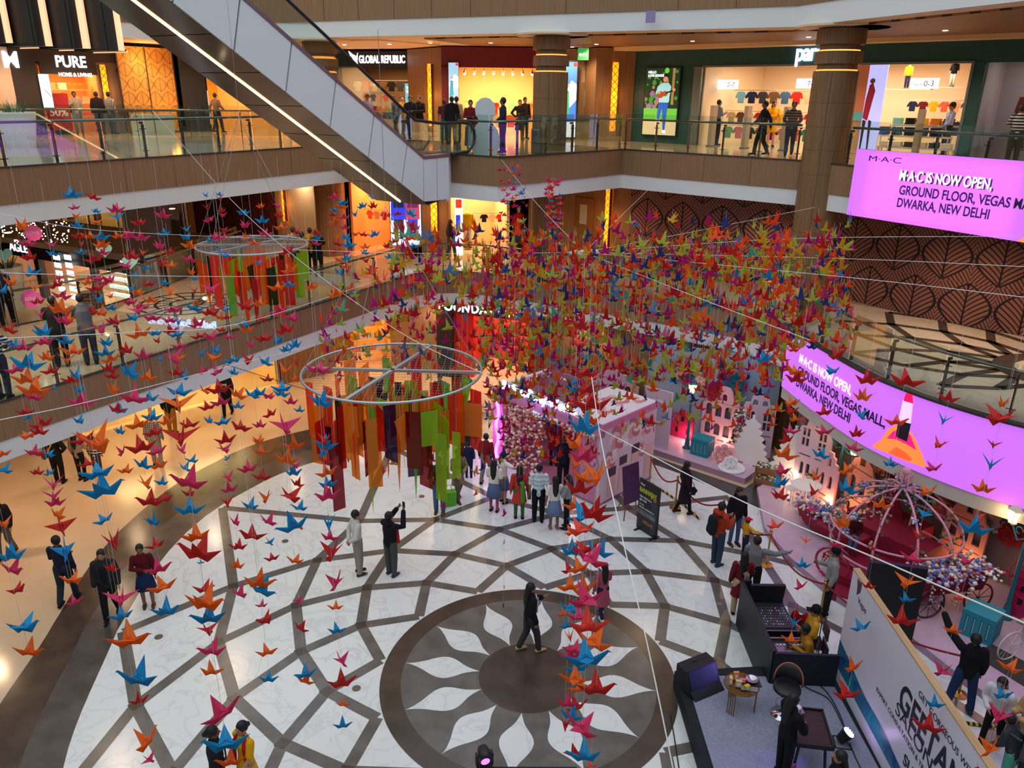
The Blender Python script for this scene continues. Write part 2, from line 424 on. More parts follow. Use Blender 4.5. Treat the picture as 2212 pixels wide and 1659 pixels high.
# ---- star patterned stone on the first gallery floors (right: round terrace, left: bridge)
tm = MB();cx,cy = 15.6,16.6
tm.add([(*p,Z1+0.006) for p in [(8.45,22.6),(8.6,20.9),(8.82,19.5),(9.1,18.25),(9.62,17.0),(10.26,16.02),(10.9,15.3),(12.3,14.15),(14.2,13.0),(18,11.5),(22,14),(20,17.5),(18.5,18.4),(14.87,21.8),(13.0,23.6),(12.04,24.9),(11.2,25.6)]],[tuple(range(17))])
struct(tm.obj('floor_terrace_marble',tan_marble))
tb = MB()
def line_on(bm_,P,Q,w,z):
    P,Q = Vector(P),Vector(Q);t = (Q-P).normalized();nn = Vector((-t.y,t.x))*(w/2)
    bm_.add([(*(P+nn),z),(*(P-nn),z),(*(Q-nn),z),(*(Q+nn),z)],[(0,1,2,3)])
TC = G(2290,805,Z1)
def tp(r,k):a = PI*0.97-k*PI/8;return (TC.x+r*math.cos(a),TC.y+r*math.sin(a))
TR = [1.45,2.6,3.75,4.9,6.0]
def on_terrace(q):
    wl = [(8.6,22.4),(8.8,20.9),(9.0,19.6),(9.25,18.4),(9.75,17.2),(10.4,16.2),(11.0,15.5),(12.4,14.3),(14.3,13.2)]
    back = [(11.2,26.4),(12.04,25.0),(13.03,23.63),(13.98,22.74),(14.87,21.87),(18.5,18.6)]
    return q[0] > min(8.6,9) and q[1] > 13 and q[1] < 26
for k in range(-5,12):
    for s in (-1,1):
        kk = k
        for i in range(4):
            P,Q = tp(TR[i],kk),tp(TR[i+1],kk+0.5*s);kk += 0.5*s
            ok = True
            for q in (P,Q):
                e = min((Vector(q)-Vector(c)).length for c in E1R);
                side = q[0]+0.0
                lim = [c for c in E1R if abs(c[1]-q[1]) < 1.3]
                if lim and q[0] < max(c[0] for c in lim)+0.15 and q[1] < 22.5:ok = False
                if q[1] < 13.2 or q[1] > 40.9-1.28*q[0]:ok = False
            if ok:line_on(tb,P,Q,0.24,Z1+0.012)
vs = []
for j in range(48):
    a = 2*PI*j/48;vs += [(TC.x+1.0*math.cos(a),TC.y+1.0*math.sin(a),Z1+0.014),(TC.x+1.5*math.cos(a),TC.y+1.5*math.sin(a),Z1+0.014)]
tb.add(vs,[(2*j,2*j+1,(2*j+3)%96,(2*j+2)%96) for j in range(48)])
struct(tb.obj('floor_terrace_inlay',brown_stone))
sb = MB();q = [G(250,672,Z1),G(330,612,Z1),G(520,600,Z1),G(560,640,Z1),G(420,694,Z1)]
sb.add([(p.x,p.y,Z1+0.006) for p in q],[tuple(range(5))],0)
sc = (q[0]+q[3])/2;sc.x -= 0.1
for rr,w in ((0.5,0.1),(0.95,0.1),(1.45,0.12)):
    vs = []
    for j in range(32):
        a = 2*PI*j/32
        for r in (rr-w/2,rr+w/2):vs.append((sc.x+r*math.cos(a),sc.y+r*math.sin(a),Z1+0.01))
    sb.add(vs,[(2*j,2*j+1,(2*j+3)%64,(2*j+2)%64) for j in range(32)],1)
for j in range(16):
    a = 2*PI*j/16;P = (sc.x+0.5*math.cos(a),sc.y+0.5*math.sin(a));Q = (sc.x+1.45*math.cos(a+0.25),sc.y+1.45*math.sin(a+0.25));sb.mi = 1
    P,Q = Vector(P),Vector(Q);t = (Q-P).normalized();nn = Vector((-t.y,t.x))*0.04
    sb.add([(*(P+nn),Z1+0.01),(*(P-nn),Z1+0.01),(*(Q-nn),Z1+0.01),(*(Q+nn),Z1+0.01)],[(0,1,2,3)],1)
struct(sb.obj('floor_bridge_star',[tan_marble,brown_stone]))
# ---- wooden slat ceiling on the top storey
def slats(name,c1,c2,ang):
    m = mat(name,c1,0.55);n,l,bs = nodes(m)
    tc = n.new('ShaderNodeTexCoord');mp = n.new('ShaderNodeMapping');mp.inputs['Rotation'].default_value = (0,0,ang);l.new(tc.outputs['Object'],mp.inputs[0])
    sp = n.new('ShaderNodeSeparateXYZ');l.new(mp.outputs[0],sp.inputs[0])
    f = math_node(n,l,'FRACT',math_node(n,l,'MULTIPLY',sp.outputs['Y'],2.8));g = math_node(n,l,'GREATER_THAN',f,0.62)
    l.new(mixc(n,l,g,c1,c2),bs.inputs['Base Color']);return m
slat_m = slats('slat_ceiling',(156,108,62),(52,32,20),math.atan2(0.95,1) )
b = MB();b.prism([(-3.4,31.4),(-0.1,29.9),(3.4,28.2),(8.3,25.9),(9.6,22.6),(11.4,17.6),(14,10.6),(23,15.6),(20,19.9),(13.7,26.0),(4.9,34.0),(1.2,35.0),(-1.8,34.9)],12.90,12.95);struct(b.obj('ceiling_wood_slats',slat_m))
b = MB();b.prism([(-12,34.2),(-8.3,33.6),(-5.2,32.6),(-3.2,35.4),(-5,38),(-13,39)],12.905,12.95);struct(b.obj('ceiling_white_panel',mat('ceiling_white',(232,205,172),0.7)))
# ---- walls behind the galleries
fan_a = (150,98,86);fan_b = (34,22,26)
def fan_wall(name,c1,c2,period,rough=0.5):
    """Overlapping leaf fans: each cell carries ribs that curve away from a mid-vein."""
    m = mat(name,c1,rough,spec=0.3);n,l,bs = nodes(m)
    uv = n.new('ShaderNodeUVMap');sp = n.new('ShaderNodeSeparateXYZ');l.new(uv.outputs[0],sp.inputs[0])
    u = math_node(n,l,'DIVIDE',sp.outputs['X'],period);v = math_node(n,l,'DIVIDE',sp.outputs['Y'],period*0.95)
    row = math_node(n,l,'FLOOR',v);fv = math_node(n,l,'FRACT',v)
    us = math_node(n,l,'ADD',u,math_node(n,l,'MULTIPLY',math_node(n,l,'MODULO',row,2.0),0.5))
    col = math_node(n,l,'FLOOR',us)
    x = math_node(n,l,'SUBTRACT',math_node(n,l,'FRACT',us),0.5)     # -0.5 .. 0.5
    ax = math_node(n,l,'ABSOLUTE',x)
    # leaf outline: half width shrinks towards both ends
    w = math_node(n,l,'MULTIPLY',math_node(n,l,'SINE',math_node(n,l,'MULTIPLY',fv,PI)),0.46)
    edge = math_node(n,l,'LESS_THAN',math_node(n,l,'ABSOLUTE',math_node(n,l,'SUBTRACT',ax,w)),0.028)
    inside = math_node(n,l,'LESS_THAN',ax,w)
    # curved ribs inside (rise away from the mid vein) and outside (the neighbouring leaves seen end-on)
    rib_i = math_node(n,l,'FRACT',math_node(n,l,'MULTIPLY',math_node(n,l,'SUBTRACT',fv,math_node(n,l,'MULTIPLY',math_node(n,l,'POWER',ax,0.75),0.75)),9.0))
    rib_o = math_node(n,l,'FRACT',math_node(n,l,'MULTIPLY',math_node(n,l,'ADD',math_node(n,l,'MULTIPLY',math_node(n,l,'POWER',math_node(n,l,'SUBTRACT',0.5,ax),0.8),1.2),math_node(n,l,'ABSOLUTE',math_node(n,l,'SUBTRACT',fv,0.5))),9.0))
    sel = n.new('ShaderNodeMix');sel.data_type = 'FLOAT';l.new(inside,sel.inputs[0]);l.new(rib_o,sel.inputs[2]);l.new(rib_i,sel.inputs[3])
    rib = math_node(n,l,'LESS_THAN',sel.outputs[0],0.30)
    vein = math_node(n,l,'LESS_THAN',ax,0.018)
    mk = math_node(n,l,'MAXIMUM',math_node(n,l,'MAXIMUM',edge,rib),vein)
    l.new(mixc(n,l,mk,c1,c2),bs.inputs['Base Color']);return m
def uv_wall(name,path,z0,z1,m):
    me = bpy.data.meshes.new(name);vs = [];uvs = [];s = 0
    for i,p in enumerate(path):
        if i:s += (Vector(p[:2])-Vector(path[i-1][:2])).length
        vs += [(p[0],p[1],z0),(p[0],p[1],z1)];uvs += [(s,z0),(s,z1)]
    fs = [(2*i,2*i+2,2*i+3,2*i+1) for i in range(len(path)-1)]
    me.from_pydata(vs,[],fs);me.materials.append(m);ul = me.uv_layers.new(name='UVMap')
    for lp in me.loops:ul.data[lp.index].uv = uvs[lp.vertex_index]
    o = bpy.data.objects.new(name,me);COL.objects.link(o);return struct(o)
fan_m = fan_wall('leaf_fan_panel',fan_a,fan_b,1.55)
fan_l = fan_wall('leaf_fan_panel_plum',(110,58,62),(58,26,34),1.1)
W1R = [(4.55,31.2),(6.7,29.3),(9.46,27.4),(11.21,26.4),(12.04,25.0),(13.03,23.63),(13.98,22.74),(14.87,21.87),(18.6,18.4),(23,14.6)]
uv_wall('wall_terrace',W1R,Z1,7.95,fan_m)
uv_wall('wall_first_left',[(-15.8,38.15),(-10.85,35.95)],Z1,7.95,fan_l)
def wall(name,path,z0,z1,m,th=0.12):
    b = MB();b.band(path,z0,z1,th);return struct(b.obj(name,m))
# ground storey walls
wall('wall_ground_left',[(-34,9),(-22,17.5),(-14.6,24.0)],0,3.35,tan_wall)
wall('wall_ground_middle',[(-9.2,29.4),(-7.4,31.0)],0,3.35,veneer_d)
wall('wall_ground_door',[(-5.2,32.0),(-3.1,30.9)],0,3.35,tan_wall)
wall('wall_ground_far',[(0.9,29.4),(3,28.6),(4.5,26.2),(6.3,25.2)],0,3.35,veneer)
# first storey walls
wall('wall_first_pier',[(-10.8,35.9),(-8.3,33.4)],Z1,7.95,mat('pale_wall',(214,190,160),0.6))
wall('wall_first_white',[(-18.6,37.4),(-15.9,37.0),(-15.8,38.1)],0,7.95,mat('white_panel',(206,198,198),0.5))
wall('wall_first_door',[(0.6,33.1),(2.6,33.3),(4.55,31.2)],Z1,7.95,veneer_d)
# second storey walls
wall('wall_second_pier',[(-5.0,38.8),(-3.15,36.2)],Z2,12.9,veneer_d)
wall('wall_second_recess',[(1.2,36.0),(3.0,36.4)],Z2,12.9,mat('recess_wall',(176,146,124),0.6))
wall('wall_second_pier_right',[(3.0,36.2),(3.35,35.2),(5.0,35.35)],Z2,12.9,veneer_d)
wall('wall_outer_left',[(-47,4),(-47,60),(-20,62)],0,13,tan_wall)
wall('wall_outer_back',[(-20,62),(46,62)],0,13,tan_wall)
wall('wall_outer_right',[(46,62),(46,-4)],0,13,tan_wall)
# ---- round columns clad in veneer, with glowing grooves on the top storey
glow_w = mat('amber_glow',(255,170,80),0.5,emit=2.2,ecol=(255,150,60))
def column(n_,c,r,grooves=True,z0=0.0,z1=12.95):
    b = MB()
    if grooves:
        b.lathe([(r,z0),(r,11.76)],(c[0],c[1],0),48,0)
        b.lathe([(r-0.08,11.76),(r-0.08,11.95)],(c[0],c[1],0),48,0)
        b.lathe([(r+0.02,11.95),(r+0.02,12.28)],(c[0],c[1],0),48,0)
        b.lathe([(r-0.08,12.28),(r-0.08,12.46)],(c[0],c[1],0),48,0)
        b.lathe([(r+0.04,12.46),(r+0.04,12.86)],(c[0],c[1],0),48,0)
        b.lathe([(r-0.05,12.86),(r-0.05,12.95)],(c[0],c[1],0),48,0)
        b.lathe([(r-0.075,11.765),(r-0.075,11.80)],(c[0],c[1],0),48,2);b.lathe([(r-0.075,12.285),(r-0.075,12.32)],(c[0],c[1],0),48,2)
        for z in (10.9,10.25,9.6):b.lathe([(r+0.002,z),(r+0.002,z+0.012)],(c[0],c[1],0),48,1)
    else:b.lathe([(r,z0),(r,z1)],(c[0],c[1],0),48,0)
    for z in (8.9,7.2,5.8):b.lathe([(r+0.002,z),(r+0.002,z+0.012)],(c[0],c[1],0),48,1)
    for k in range(5):
        a = 2*PI*k/5+0.4*n_;b.box((c[0]+r*math.cos(a),c[1]+r*math.sin(a),6),(0.012,0.012,11.4),a,mi=1)
    struct(b.obj('column',[veneer_d,seam_m,glow_w],smooth=False))
    if grooves:
        b = MB();b.lathe([(1.25,12.9),(1.25,12.955)],(c[0],c[1],0),40);struct(b.obj('ceiling_column_disc',cream))
column(1,(9.22,24.25),0.63);column(2,(1.2,28.95),0.6);column(3,(-7.65,33.0),0.62);column(4,(14.2,34.0),0.62)
# ================================================================ SHOPS
ORD = ['first','second','third','fourth','fifth','sixth','seventh','eighth','ninth','tenth','eleventh','twelfth','thirteenth','fourteenth','fifteenth','sixteenth','seventeenth','eighteenth','nineteenth','twentieth']
def ordn(i):
    if i < 20:return ORD[i]
    t = {2:'twenty',3:'thirty',4:'forty',5:'fifty',6:'sixty',7:'seventy'}[(i+1) // 10]
    return t+'-'+ORD[(i+1)%10-1] if (i+1)%10 else {'twenty':'twentieth','thirty':'thirtieth','forty':'fortieth','fifty':'fiftieth','sixty':'sixtieth','seventy':'seventieth'}[t]
class Front:
    def __init__(s,p0,p1):
        s.p0 = Vector((p0[0],p0[1]));s.p1 = Vector((p1[0],p1[1]));s.L = (s.p1-s.p0).length;s.t = (s.p1-s.p0)/s.L
        s.inn = Vector((-s.t.y,s.t.x));s.rz = math.atan2(s.t.y,s.t.x)
    def W(s,a,d=0.0,z=0.0):q = s.p0+s.t*a+s.inn*d;return Vector((q.x,q.y,z))
    def px(s,x,y,d=0.0):
        r = px_ray(x,y);o = s.p0+s.inn*d
        det = r.x*(-s.t.y)+s.t.x*r.y
        k = (o.x*(-s.t.y)+s.t.x*o.y)/det;a = (r.x*o.y-r.y*o.x)/det
        return (-a if False else ((Vector((r.x,r.y))*k-o).dot(s.t))),HC+r.z*k
    def box(s,b,a0,a1,d0,d1,z0,z1,mi=None):
        c = s.W((a0+a1)/2,(d0+d1)/2,(z0+z1)/2);b.box(c,(abs(a1-a0),abs(d1-d0),abs(z1-z0)),s.rz,mi=mi)
    def M(s,a,d,z):return frame(s.W(a,d,z),(s.t.x,s.t.y,0))
CC = {}
def cloth(rgb):return mat('cloth_%d_%d_%d'%tuple(rgb),rgb,0.85,spec=0.2)
NAMED = {'navy':(34,40,74),'white':(232,228,220),'grey':(120,120,122),'black':(24,24,28),'blue':(52,84,150),'red':(196,40,40),'yellow':(236,190,30),'coral':(236,110,90),'orange':(236,130,50),'pink':(226,140,160),'green':(60,140,100),'mint':(140,210,180),'cream':(232,214,184),'teal':(30,120,130),'denim blue':(70,100,140),'maroon':(110,30,44),'peach':(240,180,140),'lime':(190,210,70),'brown':(110,78,54),'charcoal':(60,60,66),'striped brown':(90,76,66),'beige':(206,184,150),'purple':(110,60,130),'sky blue':(130,190,220),'mustard':(200,150,40)}
TEE = [(-0.14,0),(-0.19,0.02),(-0.19,0.36),(-0.30,0.26),(-0.37,0.34),(-0.24,0.58),(-0.08,0.64),(0,0.59),(0.08,0.64),(0.24,0.58),(0.37,0.34),(0.30,0.26),(0.19,0.36),(0.19,0.02),(0.14,0)]
LONG = [(-0.22,0),(-0.16,0.55),(-0.2,0.9),(-0.28,0.5),(-0.36,0.52),(-0.26,1.1),(-0.07,1.16),(0,1.12),(0.07,1.16),(0.26,1.1),(0.36,0.52),(0.28,0.5),(0.2,0.9),(0.16,0.55),(0.22,0)]
shape_me = {}
def garment(F,a,d,z,cname,label,group,kind='shirt',scale=1.0,side=False):
    """One garment on a hanger: cloth mesh with a small hanger hook; z is the rail height."""
    key = (kind,cname,side)
    if key not in shape_me:
        P = TEE if kind == 'shirt' else LONG;h = 0.68 if kind == 'shirt' else 1.2
        b = MB()
        b.sheet(P,[],0.07,Matrix.Translation((0,0.035,-h)) @ Matrix.Rotation(PI/2,4,'X'))
        shape_me[key] = b
    o = shape_me[key].obj('hanging_'+kind,cloth(NAMED[cname])) if (key,1) not in shape_me else None
    if o is None:
        o = bpy.data.objects.new('hanging_'+kind,shape_me[(key,1)]);COL.objects.link(o)
    else:shape_me[(key,1)] = o.data
    o.location = F.W(a,d,z);o.rotation_euler = (0,0,F.rz+(PI/2*0.85 if side else random.uniform(-0.15,0.15)));o.scale = (scale,)*3
    hk = 'hook'
    if hk not in shape_me:
        b = MB();b.tube([(0,0,-0.05),(0,0,0.0),(0.015,0,0.015),(0.03,0,0.0)],0.006,5);shape_me[hk] = b.obj('tmp',mat('steel',(150,150,150),0.3,1.0)).data;bpy.data.objects.remove(bpy.data.objects['tmp'])
    h = bpy.data.objects.new('hanger',shape_me[hk]);COL.objects.link(h);h.parent = o
    return tag(o,label,kind,group)
def rail_row(F,a0,a1,d,z,colors,where,group,kind='shirt',scale=1.0,side=False):
    n = len(colors);scale = min(scale,abs(a1-a0)/n/0.66)
    for i,c in enumerate(colors):
        garment(F,lerp(a0,a1,(i+0.5)/n),d,z,c,'%s %s, %s from the left %s'%(c,kind,ordn(i),where),group,kind,scale,side)
    b = MB();b.tube([F.W(a0-0.1,d,z+0.012),F.W(a1+0.1,d,z+0.012)],0.012,6)
    o = b.obj('clothes_rail',mat('steel',(150,150,150),0.3,1.0));tag(o,'steel clothes rail '+where,'rail')
def folded(F,a,d,z,cname,label,group,n=4):
    b = MB()
    for i in range(n):b.box((random.uniform(-.01,.01),0,0.03+0.055*i),(0.30,0.26,0.05),random.uniform(-.05,.05))
    o = b.obj('folded_clothes',cloth(NAMED[cname]));o.location = F.W(a,d,z);o.rotation_euler = (0,0,F.rz)
    return tag(o,label,'clothes',group)
def shelf(F,a0,a1,d,z,label,w=0.35):
    b = MB();F.box(b,a0,a1,d-w/2,d+w/2,z-0.03,z);o = b.obj('shelf_board',mat('shelf_pale',(222,206,184),0.5));return tag(o,label,'shelf')
def mannequin(F,a,d,z,cname,label,skirt=True,h=1.75,head=True,trousers=None,skin=(226,208,190)):
    r = thing('mannequin',label,'mannequin',F.W(a,d,z),F.rz+PI);s = h/1.75
    b = MB();b.lathe([(0.2*s,0),(0.2*s,0.02),(0.03,0.03),(0.02,0.3)],(0,0,0),14);b.obj('stand',mat('steel',(150,150,150),0.3,1.0),r)
    sk = mat('mannequin_skin_%d'%skin[0],skin,0.4)
    b = MB()
    for x in (-0.09,0.09):b.tube([(x*s,0,0.05*s),(x*s,0.02,0.48*s),(x*s,0,0.9*s)],[0.045*s,0.055*s,0.085*s],8)
    b.tube([(0,0,0.85*s),(0,0,1.05*s),(0,0,1.3*s),(0,0,1.42*s),(0,0,1.5*s)],[0.16*s,0.13*s,0.17*s,0.12*s,0.05*s],10,flat=0.65)
    for x in (-1,1):b.tube([(0.17*x*s,0,1.38*s),(0.23*x*s,0.0,1.1*s),(0.25*x*s,0.06,0.85*s)],[0.055*s,0.042*s,0.03*s],8)
    if head:b.lathe([(0.0,0),(0.05,0.02),(0.085,0.12),(0.08,0.2),(0.0,0.26)],(0,0,1.47*s),12,sy=1.15)
    b.obj('figure',sk,r,smooth=True)
    b = MB()
    if skirt:b.lathe([(0.30*s,0.35*s),(0.24*s,0.75*s),(0.17*s,1.05*s),(0.19*s,1.28*s),(0.2*s,1.38*s),(0.08*s,1.45*s)],(0,0,0),16,sy=0.7)
    else:b.lathe([(0.2*s,0.82*s),(0.18*s,1.05*s),(0.2*s,1.3*s),(0.2*s,1.38*s),(0.08*s,1.46*s)],(0,0,0),16,sy=0.7)
    for x in (-1,1):b.tube([(0.17*x*s,0,1.39*s),(0.225*x*s,0,1.12*s),(0.24*x*s,0.03,0.98*s)],[0.075*s,0.06*s,0.055*s],8)
    b.obj('dress' if skirt else 'top',cloth(NAMED[cname]),r,smooth=True)
    if trousers:
        b = MB()
        for x in (-0.09,0.09):b.tube([(x*s,0,0.1*s),(x*s,0.02,0.48*s),(x*s,0,0.9*s)],[0.06*s,0.075*s,0.1*s],8)
        b.obj('trousers',cloth(NAMED[trousers]),r,smooth=True)
    return r
def shop_room(F,a0,a1,z0,z1,depth,wallc,floorm=None,light=(255,214,160),power=120,lid=None):
    """The inside of a shop: back and side walls, a ceiling with its light panels."""
    wm = mat('shop_wall_%d_%d_%d'%wallc,wallc,0.7)
    b = MB();F.box(b,a0-0.1,a1+0.1,depth,depth+0.1,z0,z1+0.3);F.box(b,a0-0.12,a0,0.15,depth,z0,z1+0.3);F.box(b,a1,a1+0.12,0.15,depth,z0,z1+0.3)
    F.box(b,a0-0.1,a1+0.1,0.12,depth,z1+0.2,z1+0.3)
    struct(b.obj('wall_shop_room',wm))
    b = MB();n = max(1,int((a1-a0)/2))
    for i in range(n):
        c = lerp(a0,a1,(i+0.5)/n);F.box(b,c-0.5,c+0.5,depth*0.4,depth*0.4+0.25,z1+0.17,z1+0.2)
    struct(b.obj('ceiling_shop_lights',mat('shop_light_%d'%light[2],light,0.5,emit=5.0)))
    p = F.W((a0+a1)/2,depth*0.45,z1+0.12)
    lamp('shop_lamp','AREA',p,power,light,max(0.8,(a1-a0)*0.7),(0,0,F.rz),sy=max(0.6,depth*0.5))
def spots(F,a0,a1,d,z,n,where,col=(255,226,180)):
    for i in range(n):
        a = lerp(a0,a1,(i+0.5)/n)
        t = thing('track_spotlight','black track spotlight, %s from the left %s'%(ordn(i),where),'spotlight',F.W(a,d,z),F.rz,'track spotlights '+where)
        b = MB();b.tube([(0,0,0),(0,0,-0.12)],0.015,6);b.obj('stem',mat('black_metal',(20,20,22),0.4),t)
        b = MB();b.tube([(0,0.06,-0.12),(0,-0.1,-0.24)],0.06,8);b.obj('lamp_body',mat('black_metal',(20,20,22),0.4),t)
        b = MB();b.tube([(0,-0.1,-0.24),(0,-0.108,-0.246)],0.05,8);b.obj('lens',mat('spot_lens',col,0.4,emit=8),t)
white_sign = mat('sign_white',(255,255,255),0.5,emit=2.6,ecol=(235,240,255))
black_p = mat('black_panel',(24,23,26),0.45)
def sign(F,a,z,body,size,label,d=-0.06,m=None,bold=True,sx=1.0,name='shop_sign',spacing=1.0):
    r = thing(name,label,'sign',F.W(a,d,z),F.rz)
    text_mesh('lettering',body,size,m or white_sign,Matrix.Rotation(PI/2,4,'X'),r,0.02,bold,sx=sx,spacing=spacing)
    return r
def lattice_light(F,pxT,pxB,w,label,d=-0.08,group=None):
    a,zt = F.px(*pxT,d);a2,zb = F.px(*pxB,d);a = (a+a2)/2
    r = thing('lattice_wall_light',label,'wall light',F.W(a,d,zb),F.rz,group);h = zt-zb
    b = MB();b.box((0,0.02,h/2),(w,0.1,h));b.obj('diffuser',mat('amber_panel',(255,150,30),0.5,emit=2.6,ecol=(255,126,16)),r)
    b = MB();n = int(h/w)
    for i in range(n):
        z = (i+0.5)*h/n
        for s1,s2 in ((-1,1),(1,1),(1,-1),(-1,-1)):b.tube([(0,-0.035,z),(s1*w/2,-0.035,z+s2*h/n/2)],0.011,4)
    for x in (-1,1):b.box((x*w/2,0,h/2),(0.025,0.13,h))
    b.obj('lattice',mat('lattice_brown',(96,56,26),0.5),r)
    lamp('lattice_lamp','POINT',F.W(a,d-0.25,(zt+zb)/2),14,(255,150,60),0.2)
    return r
# ---------------------------------------------------------------- second gallery, right: the long teal shopfront
teal = noisy('teal_wall',(28,84,88),(22,72,78),scale=14,rough=0.5)
FT = Front((4.95,35.45),(14.35,26.55))
b = MB();FT.box(b,0,3.3,0,0.25,Z2,12.9);FT.box(b,3.3,20.5,0,0.25,12.14,12.9);FT.box(b,12.97,13.3,0,0.25,Z2,12.2);struct(b.obj('wall_teal_shopfront',teal))
b = MB();FT.box(b,2.95,3.3,-0.06,0.3,Z2,12.15);FT.box(b,12.9,12.98,-0.04,0.3,Z2,12.17);FT.box(b,3.3,12.95,-0.04,0.02,12.12,12.19);struct(b.obj('trim_shopfront_frame',mat('grey_frame',(120,134,136),0.4,0.4)))
b = MB();FT.box(b,-0.6,21,-0.75,0.2,12.78,12.93);struct(b.obj('trim_cornice',cream))
shop_room(FT,3.35,12.9,Z2,12.1,5.0,(236,216,190),power=330,light=(255,226,186))
r = sign(FT,7.08,12.3,'pant',0.82,'white glowing lowercase pan lettering on the dark teal shop fascia',m=mat('sign_white_strong',(255,255,255),0.4,emit=3.0,ecol=(226,236,255)),sx=0.78,spacing=0.9)
# poster with a guitarist
def flat(b,F_,pts,mi,d):b.add([F_(p[0],p[1],d) for p in pts],[tuple(range(len(pts)))],mi)
def scr(n,rgb,e=0.85):return mat('screen_'+n,rgb,0.3,emit=e,spec=0.3)
po = thing('advert_screen','lit poster of a man playing a small guitar on the teal wall','screen',FT.W(0.71,-0.06,9.52),FT.rz)
b = MB();b.box((0.815,0,1.295),(1.72,0.08,2.68));b.obj('casing',black_p,po)
PS = [scr('leafdark',(28,52,30)),scr('leaf',(70,128,54)),scr('lawn',(96,176,60)),scr('path',(206,184,142)),scr('shirt',(150,206,210)),scr('jeans',(42,88,176)),scr('skin',(196,140,104)),scr('hair',(26,20,18)),scr('guitar',(150,74,40)),scr('flowers',(150,90,160)),scr('white',(250,250,250),1.6),scr('trunk',(150,120,70)),scr('ball',(96,190,66))]
b = MB();Q = lambda x,z,d:(x,-0.045-d,z)
def poly(x0,z0,x1,z1):return [(x0,z0),(x1,z0),(x1,z1),(x0,z1)]
def circ(x,z,r,n=14,sz=1.0):return [(x+r*math.cos(2*PI*i/n),z+r*sz*math.sin(2*PI*i/n)) for i in range(n)]
flat(b,Q,poly(0.0,0,1.63,2.59),0,0)
random.seed(3)
for i in range(46):flat(b,Q,circ(random.uniform(.05,1.58),random.uniform(1.1,2.5),random.uniform(.04,.13),7),random.choice((0,1,1,11 if i%3 == 0 else 0)),0.001+i*2e-5)
flat(b,Q,poly(1.3,1.2,1.42,2.59),11,0.0022)
for i in range(16):flat(b,Q,circ(random.uniform(.05,.65),random.uniform(1.1,1.7),random.uniform(.04,.11),8),9 if i%2 else 1,0.0024+i*2e-5)
flat(b,Q,poly(0,.6,1.63,1.05),2,0.003);flat(b,Q,poly(0,0,1.63,.62),3,0.0031);flat(b,Q,circ(1.02,2.5,.11),12,.0031)
flat(b,Q,[(.66,.62),(.78,.62),(.95,1.2),(.86,1.35),(.72,1.25)],5,0.004);flat(b,Q,[(1.0,.2),(1.1,.2),(1.18,1.3),(.88,1.3)],5,0.0041);flat(b,Q,[(.66,.62),(.8,.62),(.86,.5),(.66,.54)],10,.0042);flat(b,Q,[(.99,.1),(1.16,.06),(1.13,.2),(1.0,.2)],10,.0042)
flat(b,Q,[(.72,1.28),(1.2,1.28),(1.27,1.9),(1.14,2.03),(.84,2.03),(.62,1.9),(.55,1.62),(.66,1.55),(.74,1.66)],4,0.005)
flat(b,Q,circ(.98,2.18,.115,14,1.25),6,0.006);flat(b,Q,[(.86,2.2),(.86,2.32),(.96,2.39),(1.1,2.36),(1.13,2.2),(1.06,2.26),(.95,2.28)],7,0.007);flat(b,Q,[(.9,2.1),(1.0,2.02),(1.08,2.1),(.99,2.06)],7,.007)
flat(b,Q,circ(.78,1.58,.17,14,.8),8,0.008);flat(b,Q,circ(1.0,1.62,.13,14,.8),8,0.0081);flat(b,Q,[(1.05,1.62),(1.5,1.74),(1.5,1.8),(1.05,1.68)],7,0.0082);flat(b,Q,circ(.72,1.66,.06),6,0.009);flat(b,Q,circ(1.42,1.77,.065),6,0.009)
b.obj('picture',PS,po)
text_mesh('caption','HELLO\nLOVE SONGS',0.13,PS[10],Matrix.Translation((0.12,-0.06,2.4)) @ Matrix.Rotation(PI/2,4,'X'),po,0.002,True)
# stock of the teal shop
ws = 'on the teal shop left window high rail'
rail_row(FT,3.6,8.4,2.3,11.3,['sky blue','navy','charcoal','brown','denim blue','red','beige','charcoal','blue','black'],ws,'shirts in the bright shop left window',scale=1.05)
ws = 'on the teal shop left window middle rail'
rail_row(FT,3.5,8.5,1.9,10.5,['beige','brown','white','red','black','yellow','navy','pink','red','orange','pink','mint'],ws,'low shirts in the bright shop left window',scale=1.0)
ws = 'on the teal shop left window bottom rail'
rail_row(FT,3.6,8.4,1.5,9.95,['mint','pink','charcoal','grey','maroon','pink','coral','green','pink','purple'],ws,'lowest shirts in the bright shop left window',scale=.9)
ws = 'on the teal shop right window high rail'
rail_row(FT,10.4,13.6,2.4,11.0,['navy','maroon','yellow','coral','peach','denim blue','orange','cream','beige'],ws,'shirts in the bright shop right window',scale=1.0)
ws = 'on the teal shop right window middle rail'
rail_row(FT,10.7,14.2,3.0,10.35,['pink','grey','navy','yellow','black','white','mustard'],ws,'middle shirts in the bright shop right window',scale=.9)
for i,c in enumerate(['mint','black','yellow','orange','navy']):folded(FT,10.4+.42*i,1.75,10.2,c,'%s folded clothes, %s stack from left on the upper teal shop table'%(c,ordn(i)),'folded stacks on the upper shop table')
for i,c in enumerate(['denim blue','denim blue','navy','denim blue','navy']):folded(FT,10.2+.42*i,1.15,9.85,c,'%s folded jeans, %s stack from left on the middle teal shop table'%(c,ordn(i)),'folded jeans on the middle shop table',5)
for i,c in enumerate(['white','white','charcoal','cream','black','white']):folded(FT,10.5+.4*i,.55,9.5,c,'%s folded clothes, %s stack from left on the low teal shop table'%(c,ordn(i)),'folded stacks on the low shop table',3)
